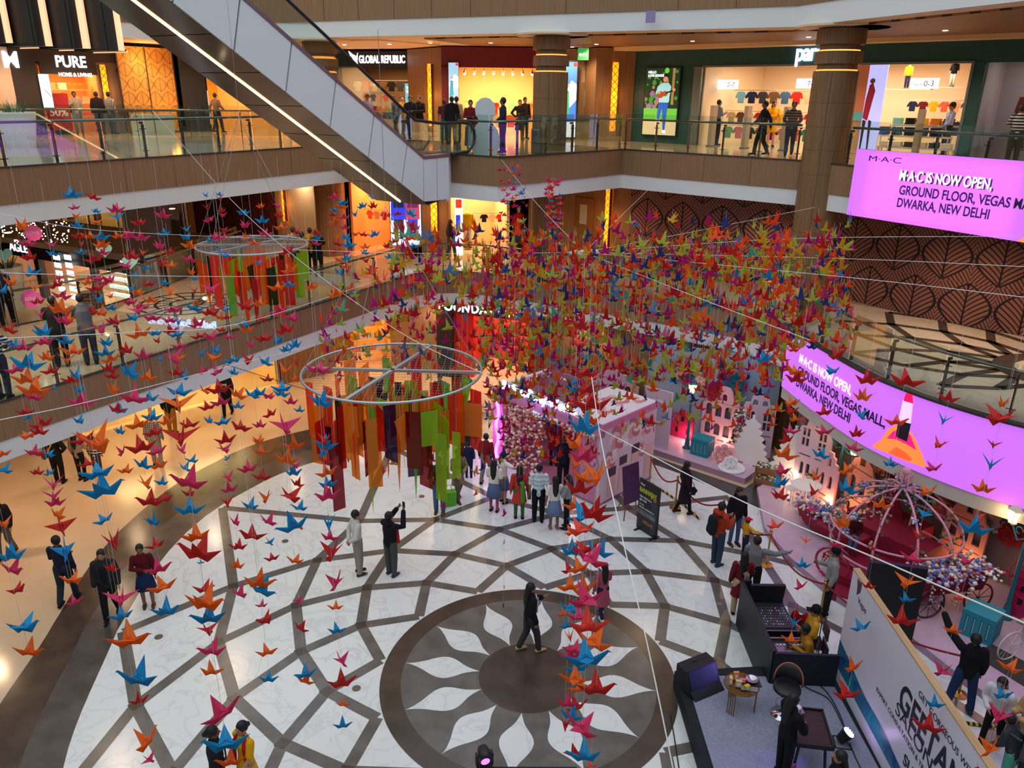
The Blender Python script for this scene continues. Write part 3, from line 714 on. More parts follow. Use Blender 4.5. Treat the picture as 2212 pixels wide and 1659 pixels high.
for z,d,a0,a1,nm in ((10.2,1.75,10.2,12.6,'upper'),(9.85,1.15,10,12.4,'middle'),(9.5,.55,10.3,12.8,'low')):
    t = thing('display_table','pale %s display table with folded clothes in the bright shop'%nm,'table',FT.W((a0+a1)/2,d,Z2),FT.rz)
    b = MB();b.box((0,0,z-Z2-.03),(a1-a0,.42,.05));b.obj('table_top',mat('shelf_pale',(222,206,184),0.5),t)
    for x in (-1,1):
        for y in (-1,1):b = MB();b.box((x*((a1-a0)/2-.04),y*.17,(z-Z2-.05)/2),(.035,.035,z-Z2-.05));b.obj('leg',mat('shelf_pale',(222,206,184),0.5),t)
mannequin(FT,8.65,0.9,Z2+.1,'lime','mannequin in a long lime dress beside the thick column',h=1.95)
for (p,tx,lab) in (((1552,183),'2-7','white hanging sign reading 2-7 in the shop'),((1722,181),'7-14','white hanging sign reading 7-14 in the shop'),((1969,181),'0-3','white hanging sign reading infants 0-3 in the shop')):
    a,z = FT.px(*p,1.2);t = thing('hanging_sign',lab,'sign',FT.W(a,1.2,z-.16),FT.rz)
    b = MB();b.box((.42,0,.17),(.9,.05,.34));b.obj('lightbox',mat('lightbox',(240,244,255),.5,emit=1.8),t)
    text_mesh('lettering',tx,.26,mat('sign_violet',(110,80,150),.5),Matrix.Translation((.4,-.03,.08)) @ Matrix.Rotation(PI/2,4,'X'),t,.003)
    if tx == '0-3':text_mesh('caption','infants',.15,mat('sign_cyan',(60,160,210),.5),Matrix.Translation((.0,-.03,.1)) @ Matrix.Rotation(PI/2,4,'X'),t,.003)
for k,((x,y),c1,c2,nm) in enumerate((((1957,172),'yellow','navy','yellow top and navy shorts'),((2055,168),'black','white','black top and white skirt'))):
    a,z = FT.px(x,y+20,3.2);mannequin(FT,a,3.2,z,c1,'child mannequin in %s standing on the upper shelf'%nm,False,.95,False,c2);shelf(FT,a-.9,a+.9,3.2,z,'pale shelf board under the child mannequin in %s'%nm)
# poster of a seated woman and anti-theft posts at the entrance
a,z = FT.px(1885,250,0.6)
t = thing('poster_board','lit violet panel with a woman on a tall stool beside the thick column','panel',FT.W(a-.35,0.6,Z2),FT.rz)
b = MB();b.box((.3,.05,1.5),(.62,.06,2.95));b.obj('board',mat('violet_panel',(176,180,246),.4,emit=.9),t)
b = MB();b.box((-.22,.05,2.0),(.4,.06,1.9));b.obj('coral_panel',mat('coral_panel',(236,150,122),.5),t)
b = MB();b.box((-.22,.04,.55),(.4,.06,1.0),mi=0);b.box((-.22,.03,1.25),(.4,.06,.3),mi=1);b.obj('colour_blocks',[mat('peach_block',(232,186,150),.5),mat('cyan_block',(110,206,230),.5)],t)
b = MB();b.add([(x,.01,zz) for x,zz in [(.0,1.2),(.18,1.1),(.25,1.7),(.3,2.1),(.2,2.35),(.08,2.3),(.02,1.8)]],[tuple(range(7))],0);b.add([(x,.008,zz) for x,zz in circ(.16,2.42,.09)],[tuple(range(14))],1);b.add([(x,.009,zz) for x,zz in [(.3,.1),(.35,.1),(.33,1.1),(.22,1.15)]],[(0,1,2,3)],2);b.add([(x,.009,zz) for x,zz in [(.05,.1),(.1,.1),(.14,1.1),(.02,1.15)]],[(0,1,2,3)],2);b.obj('figure',[mat('magenta_p',(190,40,80),.5),mat('skin_p',(150,100,80),.5),mat('stool_p',(60,44,50),.5)],t)
for k,x in enumerate((1535,1608,1692,1979)):
    a,z = FT.px(x,316,-0.35);t = thing('security_gate','grey anti-theft post, %s from the left at the teal shop entrance'%ordn(k),'security gate',FT.W(a,-0.35,Z2),FT.rz,'anti-theft posts at the bright shop entrance')
    b = MB();b.box((0,0,.78),(.16,.3,1.5));b.obj('post',mat('gate_grey',(176,164,150),.4,.3),t);b = MB();b.box((0,0,.02),(.22,.4,.04));b.obj('base',mat('gate_base',(90,86,84),.5),t)
# display window with two mannequins at the right edge
shop_room(FT,13.35,19.5,Z2,12.15,2.2,(186,166,178),power=70,light=(255,222,206))
mannequin(FT,14.5,0.9,Z2+.35,'red','mannequin in a long red dress in the display window',h=2.0,skin=(196,186,182))
mannequin(FT,15.4,0.8,Z2+.1,'maroon','mannequin in a maroon patterned jacket in the display window',False,1.9,True,'charcoal',(150,146,140))
b = MB();FT.box(b,13.32,19.5,.02,.03,Z2+.05,12.14);struct(b.obj('window_1',glassy('shop_glass')))
# exit door, lit pier, green exit sign
FD = Front((1.25,35.9),(3.0,36.3))
d = MB();a0,zt = FD.px(1250,178,-0.05);a1,_ = FD.px(1290,178,-0.05);FD.box(d,a0,a1,-0.06,0,Z2,zt);do = struct(d.obj('door_1',mat('door_brown',(122,98,70),.5)))
g = MB();FD.box(g,lerp(a0,a1,.32),lerp(a0,a1,.72),-0.08,-0.05,Z2+1.4,Z2+2.05);tag(g.obj('vision_panel',mat('door_glass',(150,168,140),.2),do));
h = MB();FD.box(h,lerp(a0,a1,.85),lerp(a0,a1,.9),-0.12,-0.05,Z2+.6,Z2+2.0);h.obj('door_handle',mat('brass',(190,150,80),.3,1.0),do)
t = thing('exit_sign','green exit sign hanging from the ceiling beside the column','sign',(2.62,33.2,12.35),0)
b = MB();b.box((0,0,.2),(.42,.05,.44));b.obj('plate',mat('exit_green',(70,190,100),.4,emit=.5),t);text_mesh('lettering','EXIT',.15,mat('exit_white',(240,255,240),.5,emit=1),Matrix.Translation((-.17,-.03,.12)) @ Matrix.Rotation(PI/2,4,'X'),t,.002,True);b = MB();b.tube([(0,0,.42),(0,0,.6)],.01,5);b.obj('rod',mat('steel',(150,150,150),0.3,1.0),t)
FP = Front((3.35,35.18),(5.0,35.33));lattice_light(FP,(1331,135),(1321,283),0.29,'amber lattice wall light between service door and teal wall',group=None)
# ---------------------------------------------------------------- red shop behind the first column
FR = Front((-3.0,36.1),(1.2,36.0));red_f = mat('dark_red_frame',(104,18,30),.4)
b = MB();FR.box(b,-0.2,4.3,-.05,.25,12.1,12.9);FR.box(b,-.2,.12,-.05,.25,Z2,12.2);FR.box(b,3.85,4.3,-.05,.25,Z2,12.2);struct(b.obj('wall_red_shopfront',red_f))
shop_room(FR,.1,3.9,Z2,12.05,4.5,(244,214,172),power=260,light=(255,208,140))
spots(FR,.5,3.9,1.0,12.1,8,'under the ceiling of the dark red shop')
rail_row(FR,.6,3.8,2.6,10.7,['cream','peach','white','red','cream','mint','peach','coral'],'in the dark red shop','garments in the dark red shop','dress',.75)
rail_row(FR,.8,3.6,1.6,10.2,['peach','red','cream','coral','beige'],'on the front rack of the red shop','garments on the front rack of the red shop','shirt',.9)
for k,(x0,x1,y0,y1,c,lab) in enumerate(((968,992,133,240,(150,200,232),'tall lit poster with pale blue sky inside the dark red shop'),(1218,1241,130,330,(70,120,220),'tall lit blue poster of a figure in green right of the first column'))):
    F_ = FR;a0,zt = F_.px(x0,y0,-.12);a1,zb = F_.px(x1,y1,-.12);zb = max(zb,Z2+.05)
    t = thing('advert_screen',lab,'screen',F_.W(a0,-.12,zb),F_.rz);b = MB();w,hh = a1-a0,zt-zb;b.box((w/2,0,hh/2),(w,.06,hh));b.obj('casing',black_p,t)
    b = MB();Q = lambda x,z,d:(x*w,-.035-d,z*hh)
    flat(b,Q,poly(.03,.02,.97,.98),0,0);flat(b,Q,[(.03,.55),(.6,.75),(.97,.7),(.97,.5),(.5,.4)],1,.001);flat(b,Q,[(.1,.3),(.5,.32),(.45,.62),(.2,.62)],2,.002);flat(b,Q,circ(.33,.68,.1,10,.3),3,.003);flat(b,Q,[(.7,.92),(.95,.92),(.95,.97),(.7,.97)],4,.003);flat(b,Q,poly(.03,.02,.97,.22),1,.003)
    b.obj('picture',[scr('sky%d'%k,c),scr('skywhite',(226,236,250)),scr('green%d'%k,(60,170,110) if k else (70,150,170)),scr('skin',(196,140,104)),scr('redtag',(220,60,30))],t)
# ---------------------------------------------------------------- amber pier and the black shop behind the escalator
FG = Front((-9.3,40.4),(-4.75,38.9))
b = MB();FG.box(b,-.2,FG.L,-.05,.2,12.05,12.85);FG.box(b,FG.L-.18,FG.L+.15,-.05,.25,Z2,12.1);FG.box(b,-.2,.5,-.05,.25,Z2,12.1);struct(b.obj('wall_black_shopfront',black_p))
shop_room(FG,.3,FG.L,Z2,12.0,4.0,(140,112,84),power=110,light=(255,200,140))
a,z = FG.px(777,136);s_ = sign(FG,a,z,'GLOBAL REPUBLIC',.46,'white glowing GLOBAL REPUBLIC lettering with a leaf emblem on the black fascia',sx=.62)
b = MB()
for dx,dz,k in ((0,0,1),(.02,-.14,.75)):b.sheet([(-.5*k,.5),(-.42*k,.3),(-.2*k,.12),(-.06,.08),(-.12,.28),(-.3*k,.36)],[],.03,Matrix.Translation((-.02+dx,0,.02+dz)) @ Matrix.Rotation(PI/2,4,'X'))
b.sheet([(-.1,.0),(-.04,.2),(.06,.42),(.02,.1)],[],.03,Matrix.Translation((-.1,0,.02)) @ Matrix.Rotation(PI/2,4,'X'));b.obj('emblem',white_sign,s_)
rail_row(FG,.4,4.2,2.2,11.6,['white','red','beige','brown','black','charcoal','black','grey'],'on the high rail of the black shop','garments on the high rail of the black shop','shirt',1.2)
rail_row(FG,.5,3.2,1.0,10.5,['red','maroon','coral','red','peach','brown'],'on the low rack of the black shop','garments on the low rack of the black shop','shirt',1.0)
a0,zt = FG.px(874,178,.15);a1,zb = FG.px(901,225,.15)
t = thing('advert_screen','bright poster of a bearded man inside the black shop window','screen',FG.W(a0,.15,Z2+.4),FG.rz);w,hh = a1-a0,zt-Z2-.4
b = MB();b.box((w/2,0,hh/2),(w,.06,hh));b.obj('casing',black_p,t);b = MB();Q = lambda x,z,d:(x*w,-.035-d,z*hh)
flat(b,Q,poly(.03,.02,.97,.98),0,0);flat(b,Q,[(.15,.02),(.85,.02),(.8,.42),(.2,.42)],1,.001);flat(b,Q,circ(.5,.56,.17,12,.5),2,.002);flat(b,Q,[(.33,.58),(.5,.68),(.67,.58),(.6,.64),(.4,.64)],3,.003)
b.obj('picture',[scr('aqua',(110,176,190)),scr('crimson',(200,60,70)),scr('skin',(196,140,104)),scr('hair',(26,20,18))],t)
text_mesh('caption','THIS IS\nYOUR TIME',.17,PS[10],Matrix.Translation((.08,-.045,hh-.3)) @ Matrix.Rotation(PI/2,4,'X'),t,.002,True)
FA = Front((-4.75,38.6),(-3.2,36.35));lattice_light(FA,(929,138),(931,272),.42,'tall amber lattice wall light between the black shop and the dark red shop')
# ---------------------------------------------------------------- second gallery, left
FPu = Front((-20.4,33.9),(-17.2,36.6));FM = Front((-27,31.0),(-20.4,33.9))
b = MB();FPu.box(b,0,FPu.L,-.05,.2,12.05,12.9);FPu.box(b,0,.9,-.05,.25,Z2,12.1);FPu.box(b,1.05,FPu.L-.9,-.04,.2,11.6,12.1);FPu.box(b,FPu.L-1.0,FPu.L,-.05,.25,Z2,12.1,1);struct(b.obj('wall_home_shopfront',[mat('bronze_panel',(58,46,40),.5),mat('taupe',(120,98,78),.6)]))
shop_room(FPu,1.0,FPu.L-.9,Z2,11.7,3.2,(226,156,96),power=110,light=(255,190,120))
a,z = FPu.px(120,144);sign(FPu,a,z,'PURE',.62,'white glowing PURE lettering on the dark fascia',sx=.82);sg = bpy.context.scene.objects[-1] if False else None
a,z = FPu.px(124,151);sign(FPu,a,z-.24,'HOME & LIVING',.2,'small white HOME & LIVING lettering under the PURE sign',sx=.9)
a0,zt = FPu.px(80,158,-.1);a1,zb = FPu.px(118,234,-.1)
t = thing('advert_screen','pale lit poster of a white orchid left of the PURE shop window','screen',FPu.W(a0,-.1,zb),FPu.rz);w,hh = a1-a0,zt-zb
b = MB();b.box((w/2,0,hh/2),(w,.06,hh));b.obj('casing',black_p,t);b = MB();Q = lambda x,z,d:(x*w,-.035-d,z*hh)
flat(b,Q,poly(.03,.02,.97,.98),0,0)
for i in range(5):flat(b,Q,circ(.35+.12*math.cos(i*1.26),.62+.05*math.sin(i*1.26),.16,10,.35),1,.001+i*1e-4)
flat(b,Q,[(.3,.55),(.36,.56),(.9,.36),(.95,.3)],2,.002);b.obj('picture',[scr('mist',(196,214,220),1.1),scr('petal',(232,238,240),1.1),scr('stem',(110,120,126))],t)
t = thing('sale_board','red sale board reading 50% by the PURE shop door','sign',G(135,290,Z2),FPu.rz);b = MB();b.box((0,0,.9),(.9,.05,1.5));b.obj('board',mat('sale_red',(190,40,40),.5),t);text_mesh('lettering','50%',.42,mat('sale_white',(250,240,236),.5),Matrix.Translation((-.35,-.03,.75)) @ Matrix.Rotation(PI/2,4,'X'),t,.003,True);b = MB();b.box((0,0,.08),(.5,.3,.16));b.obj('base',black_p,t)
for r_ in range(3):
    for i in range(5):folded(FPu,1.25+i*.42,1.6,9.9+r_*.55,random.choice(['peach','coral','orange','cream','white','mustard']),'folded textiles, %s from left on the %s shelf of the PURE shop'%(ordn(i),('lowest','middle','top')[r_]),'textiles in the PURE shop',5)
    shelf(FPu,1.05,FPu.L-1,1.6,9.9+r_*.55,'%s pale shelf board with textiles in the PURE shop'%('lowest','middle','top')[r_])
lattice_light(FPu,(220,140),(237,250),.26,'tall amber lattice wall light right of the PURE shop')
b = MB();FM.box(b,0,FM.L,0,.2,12.0,12.9);FM.box(b,FM.L-.5,FM.L,-.05,.2,Z2,12.0);FM.box(b,FM.L-2.6,FM.L-1.7,-.05,.2,Z2,12.0);struct(b.obj('wall_pale_shopfront',mat('pale_pink_wall',(216,190,172),.6)))
shop_room(FM,.2,FM.L-.2,Z2,11.9,3,(232,206,176),power=120)
a,z = FM.px(8,145);sign(FM,a,z,'M',.85,'white glowing letter at the left edge above the pale shop',sx=.9)
rail_row(FM,FM.L-4.2,FM.L-.6,1.6,10.9,['coral','cream','white','peach','charcoal','cream'],'in the pale shop at left edge','garments in the pale shop at left edge','dress',.9)
# gold lattice kiosk
FK = Front((-17.15,36.3),(-15.6,38.4));fan_gold = fan_wall('gold_lattice',(214,160,86),(110,62,24),.62)
t = thing('lattice_screen','tall gold lattice screen box standing left of the escalator','screen',FK.W(0,0,Z2),FK.rz)
b = MB();b.box((FK.L/2,.6,2.6),(FK.L+.06,1.0,.12));b.box((FK.L/2,.6,.95),(FK.L,1.0,.08));
for x in (0,FK.L/2,FK.L):b.box((x,0.1,1.85),(.06,.06,3.6))
b.obj('frame',mat('bronze_panel',(58,46,40),.5),t)
for nm,x0,x1,z0,z1 in (('lattice_panel',.03,FK.L/2-.03,1.0,3.6),('lattice_panel',FK.L/2+.03,FK.L-.03,1.0,3.6),('lattice_panel',.2,FK.L/2-.03,.05,.9),('lattice_panel',FK.L/2+.03,FK.L-.1,.05,.9)):
    me = bpy.data.meshes.new(nm);me.from_pydata([(x0,.08,z0),(x1,.08,z0),(x1,.08,z1),(x0,.08,z1),(x0,.14,z0),(x1,.14,z0),(x1,.14,z1),(x0,.14,z1)],[],[(0,1,2,3),(5,4,7,6),(4,0,3,7),(1,5,6,2),(3,2,6,7),(4,5,1,0)])
    ul = me.uv_layers.new(name='UVMap')
    for lp in me.loops:v = me.vertices[lp.vertex_index].co;ul.data[lp.index].uv = (v.x,v.z)
    me.materials.append(fan_gold);o = bpy.data.objects.new(nm,me);COL.objects.link(o);o.parent = t
lamp('kiosk_lamp','POINT',FK.W(1.0,-.6,12.2),60,(255,190,110),.2);lamp('kiosk_lamp_low','POINT',FK.W(1.9,-.5,10.2),30,(255,150,60),.2)
FY = Front((-15.4,38.9),(-9.4,41.0))
b = MB();FY.box(b,-.2,.9,-.05,.2,Z2,12.9,1);FY.box(b,.95,1.4,-.12,.2,Z2,12.6,0);FY.box(b,1.4,FY.L,-.05,.2,12.3,12.9,0);struct(b.obj('wall_yellow_shopfront',[mat('yellow_frame',(222,160,20),.4),black_p]))
shop_room(FY,1.4,FY.L,Z2,12.2,3.5,(250,196,136),power=200,light=(255,200,130))
rail_row(FY,3.2,6.2,1.2,10.9,['coral','mint','lime','green','peach','orange','red','maroon'],'in the yellow framed shop','garments in the yellow framed shop','dress',1.15)
a0,zt = FY.px(446,194,.3);a1,zb = FY.px(468,270,.3)
t = thing('advert_screen','standing poster of a woman in a pink dress in the yellow framed shop','screen',FY.W(a0,.3,zb),FY.rz);w,hh = a1-a0,zt-zb
b = MB();b.box((w/2,0,hh/2),(w,.06,hh));b.obj('casing',black_p,t);b = MB();Q = lambda x,z,d:(x*w,-.035-d,z*hh)
flat(b,Q,poly(.04,.02,.96,.98),0,0);flat(b,Q,[(.25,.05),(.8,.05),(.65,.62),(.35,.62)],1,.001);flat(b,Q,circ(.5,.75,.13,10,.4),2,.002);flat(b,Q,[(.36,.6),(.36,.8),(.5,.85),(.64,.8),(.66,.6),(.58,.78),(.42,.78)],3,.003);b.obj('picture',[scr('blush',(240,214,210)),scr('pinkdress',(232,130,150)),scr('skin',(196,140,104)),scr('hair',(26,20,18))],t)
# ---------------------------------------------------------------- first gallery, middle
FO = Front((-7.0,33.6),(-5.0,32.55));F2 = Front((-5.0,32.55),(-3.75,32.6));F3 = Front((-2.75,32.4),(.6,33.1))
b = MB();FO.box(b,0,FO.L,0,.2,7.7,7.95);F3.box(b,0,F3.L,0,.2,7.7,7.95);struct(b.obj('wall_first_header',veneer_d))
shop_room(FO,.05,FO.L-.05,Z1,7.7,3.0,(244,170,110),power=160,light=(255,190,120))
rail_row(FO,.2,2.1,1.2,7.1,['red','coral','orange','red','peach'],'on the high rail of the orange lit shop','garments in the orange lit shop, high rail','shirt',1.0)
rail_row(FO,.2,2.1,.9,6.3,['coral','peach','red','maroon','cream'],'on the low rail of the orange lit shop','garments in the orange lit shop, low rail','shirt',.9)
a0,zt = F2.px(841,416,-.1);a1,zb = F2.px(911,530,-.1);zb = max(zb,Z1+.1)
t = thing('advert_screen','lit poster of blue and maroon sweaters under the escalator foot','screen',F2.W(a0,-.1,zb),F2.rz);w,hh = a1-a0,zt-zb
b = MB();b.box((w/2,0,hh/2),(w+.06,.06,hh+.06));b.obj('casing',black_p,t);b = MB();Q = lambda x,z,d:(x*w,-.035-d,z*hh)
flat(b,Q,poly(0,0,1,1),0,0);
for x0,m1,m2,jj in ((.08,1,2,5),(.54,3,4,1)):
    flat(b,Q,[(x0+.04,.12),(x0+.16,.12),(x0+.19,.5),(x0+.02,.5)],jj,.0005);flat(b,Q,[(x0+.22,.12),(x0+.32,.12),(x0+.36,.5),(x0+.18,.5)],jj,.0006)
    flat(b,Q,[(x0+.02,.5),(x0+.37,.5),(x0+.38,.9),(x0+.3,1),(x0+.08,1),(x0,.9)],m1,.001);flat(b,Q,[(x0+.01,.72),(x0+.38,.72),(x0+.38,.84),(x0+.01,.84)],m2,.0015);flat(b,Q,[(x0-.06,.48),(x0+.01,.48),(x0+.04,.88),(x0,.95),(x0-.04,.8)],m1,.002);flat(b,Q,[(x0+.37,.5),(x0+.42,.5),(x0+.42,.85),(x0+.37,.95)],m1,.002)
b.obj('picture',[scr('coolwhite',(196,206,244),1.0),scr('royal',(40,60,220)),scr('navyp',(30,30,70)),scr('plum',(150,60,90)),scr('maroonp',(90,36,80)),scr('darkjean',(40,44,60))],t)
FQ = Front((-3.75,32.6),(-2.75,32.4));b = MB();FQ.box(b,-.1,1.1,0,.3,Z1,7.95);struct(b.obj('wall_first_amber_pier',veneer_d));lattice_light(FQ,(936,421),(940,504),.3,'amber lattice wall light on the first gallery under the landing')
shop_room(F3,.05,F3.L-.9,Z1,7.7,3.5,(232,196,150),power=200,light=(255,214,160))
a0,zt = F3.px(982,425,.0);a1,zb = F3.px(1000,545,.0)
t = thing('advert_screen','narrow white lit poster at the left of the first gallery clothes shop','screen',F3.W(a0,0,Z1+.1),F3.rz);w,hh = a1-a0,2.7
b = MB();b.box((w/2,0,hh/2),(w,.06,hh));b.obj('casing',black_p,t);b = MB();Q = lambda x,z,d:(x*w,-.035-d,z*hh)
flat(b,Q,poly(0,0,1,1),0,0);flat(b,Q,poly(.1,.4,.7,.62),1,.001);flat(b,Q,poly(.1,.72,.9,.85),2,.001);flat(b,Q,[(.2,.9),(.9,.86),(.9,.98),(.3,.98)],3,.001);b.obj('picture',[scr('white',(250,250,250),1.6),scr('royal',(40,60,220)),scr('redtag',(220,60,30)),scr('lawn',(96,176,60))],t)
a,z = F3.px(1010,520,.5);mannequin(F3,a,.5,Z1+.25,'yellow','mannequin in yellow shirt and white trousers by the shop window',False,1.85,False,'white')
rail_row(F3,.9,3.0,2.0,7.2,['maroon','black','grey','white','black','cream','charcoal'],'on the high rail of the first gallery clothes shop','garments in the first gallery clothes shop','shirt',1.2)
rail_row(F3,.9,3.0,1.4,6.2,['charcoal','white','black','beige','red','grey'],'on the low rail of the first gallery clothes shop','garments on the low rail of the first gallery clothes shop','shirt',1.1)
for x,c,tr,lab in ((1120,'red','cream','mannequin in a red top between the crane strings'),):
    a,z = F3.px(x,500,.6);mannequin(F3,a,.6,Z1+.2,c,lab,False,1.85,True,tr)
FD1 = Front((2.6,33.3),(4.55,31.2));a0,zt = FD1.px(1240,425,-.05);a1,_ = FD1.px(1283,425,-.05)
d = MB();FD1.box(d,a0,a1,-.06,0,Z1,zt);do = struct(d.obj('door_2',mat('door_oak',(128,84,36),.5)));g = MB();FD1.box(g,lerp(a0,a1,.35),lerp(a0,a1,.7),-.08,-.05,Z1+1.4,Z1+2.2);g.obj('vision_panel',mat('door_glass_grey',(170,172,168),.2),do)
lattice_light(FD1,(1316,405),(1308,540),.26,'amber lattice wall light right of the oak door on the first gallery',d=-.1)
FL1 = Front((-10.8,35.9),(-8.3,33.4));lattice_light(FL1,(609,402),(617,478),.26,'amber lattice wall light right of the plum leaf wall')
# ---------------------------------------------------------------- ground storey shops
FF = Front((-3.1,30.75),(.9,29.3));b = MB();FF.box(b,0,FF.L,-.05,.2,2.75,3.34);FF.box(b,0,.7,-.05,.2,0,2.8);FF.box(b,.7,1.5,.3,.5,0,2.8,1);struct(b.obj('wall_black_shopfront_ground',[black_p,mat('bright_red',(190,20,24),.4,emit=.25)]))
shop_room(FF,.75,FF.L,0,2.7,3.0,(190,60,50),power=130,light=(255,210,170));a,z = FF.px(948,647);sign(FF,a,2.86,'FOUNDATION',.50,'white glowing FOUNDATION lettering on the black ground storey fascia',sx=.95,spacing=1.1)
FYl = Front((-7.4,31.0),(-5.2,32.0));shop_room(FYl,.05,FYl.L,0,2.9,2.5,(240,186,110),power=130,light=(255,200,120))
for r_ in range(4):
    shelf(FYl,.9,2.3,.9,.5+.55*r_,'%s shelf board with yellow goods in the ground storey shop'%ORD[r_])
    for i in range(4):folded(FYl,1.05+i*.35,.9,.5+.55*r_,random.choice(['yellow','mustard','orange','white']),'yellow goods, %s from left on the %s shelf, ground storey shop'%(ORD[i],ORD[r_]),'goods in the yellow ground storey shop',4)
FWs = Front((-14.6,24.0),(-9.2,29.4));shop_room(FWs,.2,FWs.L-.2,0,3.0,2.5,(250,208,150),power=260,light=(255,206,140));b = MB();FWs.box(b,.2,FWs.L-.2,.02,.05,.1,3.0);struct(b.obj('window_2',glassy('shop_glass')))
b = MB();FWs.box(b,0,FWs.L,.0,.2,3.0,3.35);FWs.box(b,2.4,2.5,.0,.12,0,3.0);FWs.box(b,5.0,5.1,0,.12,0,3.0);struct(b.obj('trim_ground_shop',mat('pale_wall',(214,190,160),.6)))
o = sign(Front((-7.0,29.0),(-5.0,30.4)),0,3.0,'A',.01,'tiny lettering',name='tmp_sign') if False else None
# ---------------------------------------------------------------- far shops across the second void
FS = Front((-30.5,45.0),(-15.9,37.35));b = MB();FS.box(b,0,FS.L,-.05,.3,2.2,3.1);FS.box(b,9.2,9.5,-.05,.3,0,2.3);FS.box(b,12.3,12.6,-.05,.3,0,2.3);FS.box(b,4.4,4.8,-.05,.3,0,2.3);struct(b.obj('wall_far_black_shopfront',black_p));shop_room(FS,.2,FS.L,0,2.3,3,(200,160,130),power=300,light=(255,224,196))
S1 = G(262,566,2.6);a = (Vector((S1.x,S1.y))-FS.p0).dot(FS.t);a,z = FS.px(262,566);sign(FS,a,z,'SEPHORA',.62,'white glowing SEPHORA lettering on the black shopfront across the far hall',sx=.95,bold=False,spacing=1.2)
a,z = FS.px(24,540);sign(FS,a,z,'AGLE',.7,'white glowing AGLE lettering at the left edge across the far hall',bold=False)
for i in range(2):
    for k in range(6):
        x = 122+i*24+k*3.0;y = 556+k*17;a,z = FS.px(x,y,-.2);b = MB();b.box((0,0,0),(.52,.05,.26));o = b.obj('light_panel',mat('light_panel',(250,250,255),.5,emit=2.2));o.location = FS.W(a,-.2,max(z,.18));o.rotation_euler = (0,0,FS.rz);tag(o,'white glowing rectangle, %s down in the %s column, far shopfront'%(ORD[k],('left','right')[i]),'light panel','glowing rectangles of the far shopfront')
for k in range(5):
    a,z = FS.px(232+3*k,570+17*k,.4);b = MB();b.box((0.9,0,.1),(1.8,.2,.16));o = b.obj('lit_shelf',mat('shelf_glow',(244,244,226),.5,emit=1.5));o.location = FS.W(a,.4,max(z,.1));o.rotation_euler = (0,0,FS.rz);tag(o,'pale glowing shelf, %s down under the SEPHORA lettering'%ORD[k],'shelf','glowing shelves of the cosmetics shop')
FU = Front((-33,46.6),(-15.7,37.6));shop_room(FU,.2,FU.L,Z1,7.6,3.0,(220,176,120),power=300,light=(255,206,140))
b = MB()
for k in range(7):FU.box(b,4+2.2*k,4.25+2.2*k,-.05,.2,Z1,7.9)
struct(b.obj('wall_far_piers',black_p))
# ================================================================ GLASS RAILINGS, ESCALATOR, HANGING LANTERNS
rail_m = mat('rail_steel',(120,118,114),.3,.8);post_m = mat('rail_post',(66,60,58),.4,.5);glass_m = glassy('rail_glass',(236,245,242))
def railing(label,path,z,step=1.3,ht=1.05,ins=0.12,smooth=False):
    P = [Vector((p[0],p[1])) for p in path];L = [0]
    for i in range(1,len(P)):L.append(L[-1]+(P[i]-P[i-1]).length)
    def at(s):
        for i in range(1,len(P)):
            if s <= L[i]+1e-6:t = (s-L[i-1])/max(1e-6,L[i]-L[i-1]);return P[i-1].lerp(P[i],t),(P[i]-P[i-1]).normalized()
        return P[-1],(P[-1]-P[-2]).normalized()
    c = P[0];r = thing('glass_railing',label,'railing',(c.x,c.y,z))
    o3 = Vector((c.x,c.y,z))
    nrm = lambda t:Vector((-t.y,t.x))*ins
    pts = []
    for i in range(len(P)):
        t = (P[min(i+1,len(P)-1)]-P[max(i-1,0)]).normalized();q = P[i]+nrm(t)*1.6;pts.append(Vector((q.x,q.y,z+ht))-o3)
    b = MB();b.tube(pts,0.035,8);b.obj('handrail',rail_m,r,smooth=True)
    n = max(2,round(L[-1]/step))
    for k in range(n+1):
        q,t = at(min(L[-1]-.02,max(.02,L[-1]*k/n)));q = q+nrm(t);a = math.atan2(t.y,t.x)
        if k in (0,) and False:continue
        b = MB();p = Vector((q.x,q.y,z))-o3;b.box(p+Vector((0,0,.46)),(.03,.09,.92),a);nn = nrm(t).normalized();b.box(p+Vector((nn.x*.05,nn.y*.05,.96)),(.03,.14,.06),a)
        for zz in (.22,.8):b.tube([p+Vector((-t.x*.1,-t.y*.1,zz)),p+Vector((t.x*.1,t.y*.1,zz))],.012,5)
        b.obj('post',post_m,r)
    for k in range(n):
        q0,t0 = at(L[-1]*k/n+.03);q1,t1 = at(L[-1]*(k+1)/n-.03);q0 = q0+nrm(t0)*.3;q1 = q1+nrm(t1)*.3
        a = Vector((q0.x,q0.y,z+.04))-o3;c2 = Vector((q1.x,q1.y,z+.04))-o3;nn = nrm((q1-q0).normalized()).normalized()*.012;up = Vector((0,0,1.2));nn = Vector((nn.x,nn.y,0))
        b = MB();b.add([a,c2,c2+up,a+up,a+nn,c2+nn,c2+up+nn,a+up+nn],[(0,1,2,3),(5,4,7,6),(3,2,6,7),(0,3,7,4),(1,5,6,2),(4,5,1,0)]);b.obj('glass_panel',glass_m,r)
    return r
railing('long glass railing along the second gallery edge left of the escalator',[(-16.5,11.4),(-12.23,19.13),(-8.33,26.14),(-6.5,29.5)],Z2)
railing('glass railing round the landing at the escalator foot',[(-1.9,25.55),(-0.55,24.63),(3.84,29.1)],Z2,1.25)
railing('glass railing before the teal shop left of the thick column',[(3.84,29.1),(8.62,24.95)],Z2,1.25)
railing('glass railing behind the big screen right of the thick column',[(9.45,23.35),(9.67,22.92),(11.75,18.95),(14.5,13.7)],Z2,1.3)
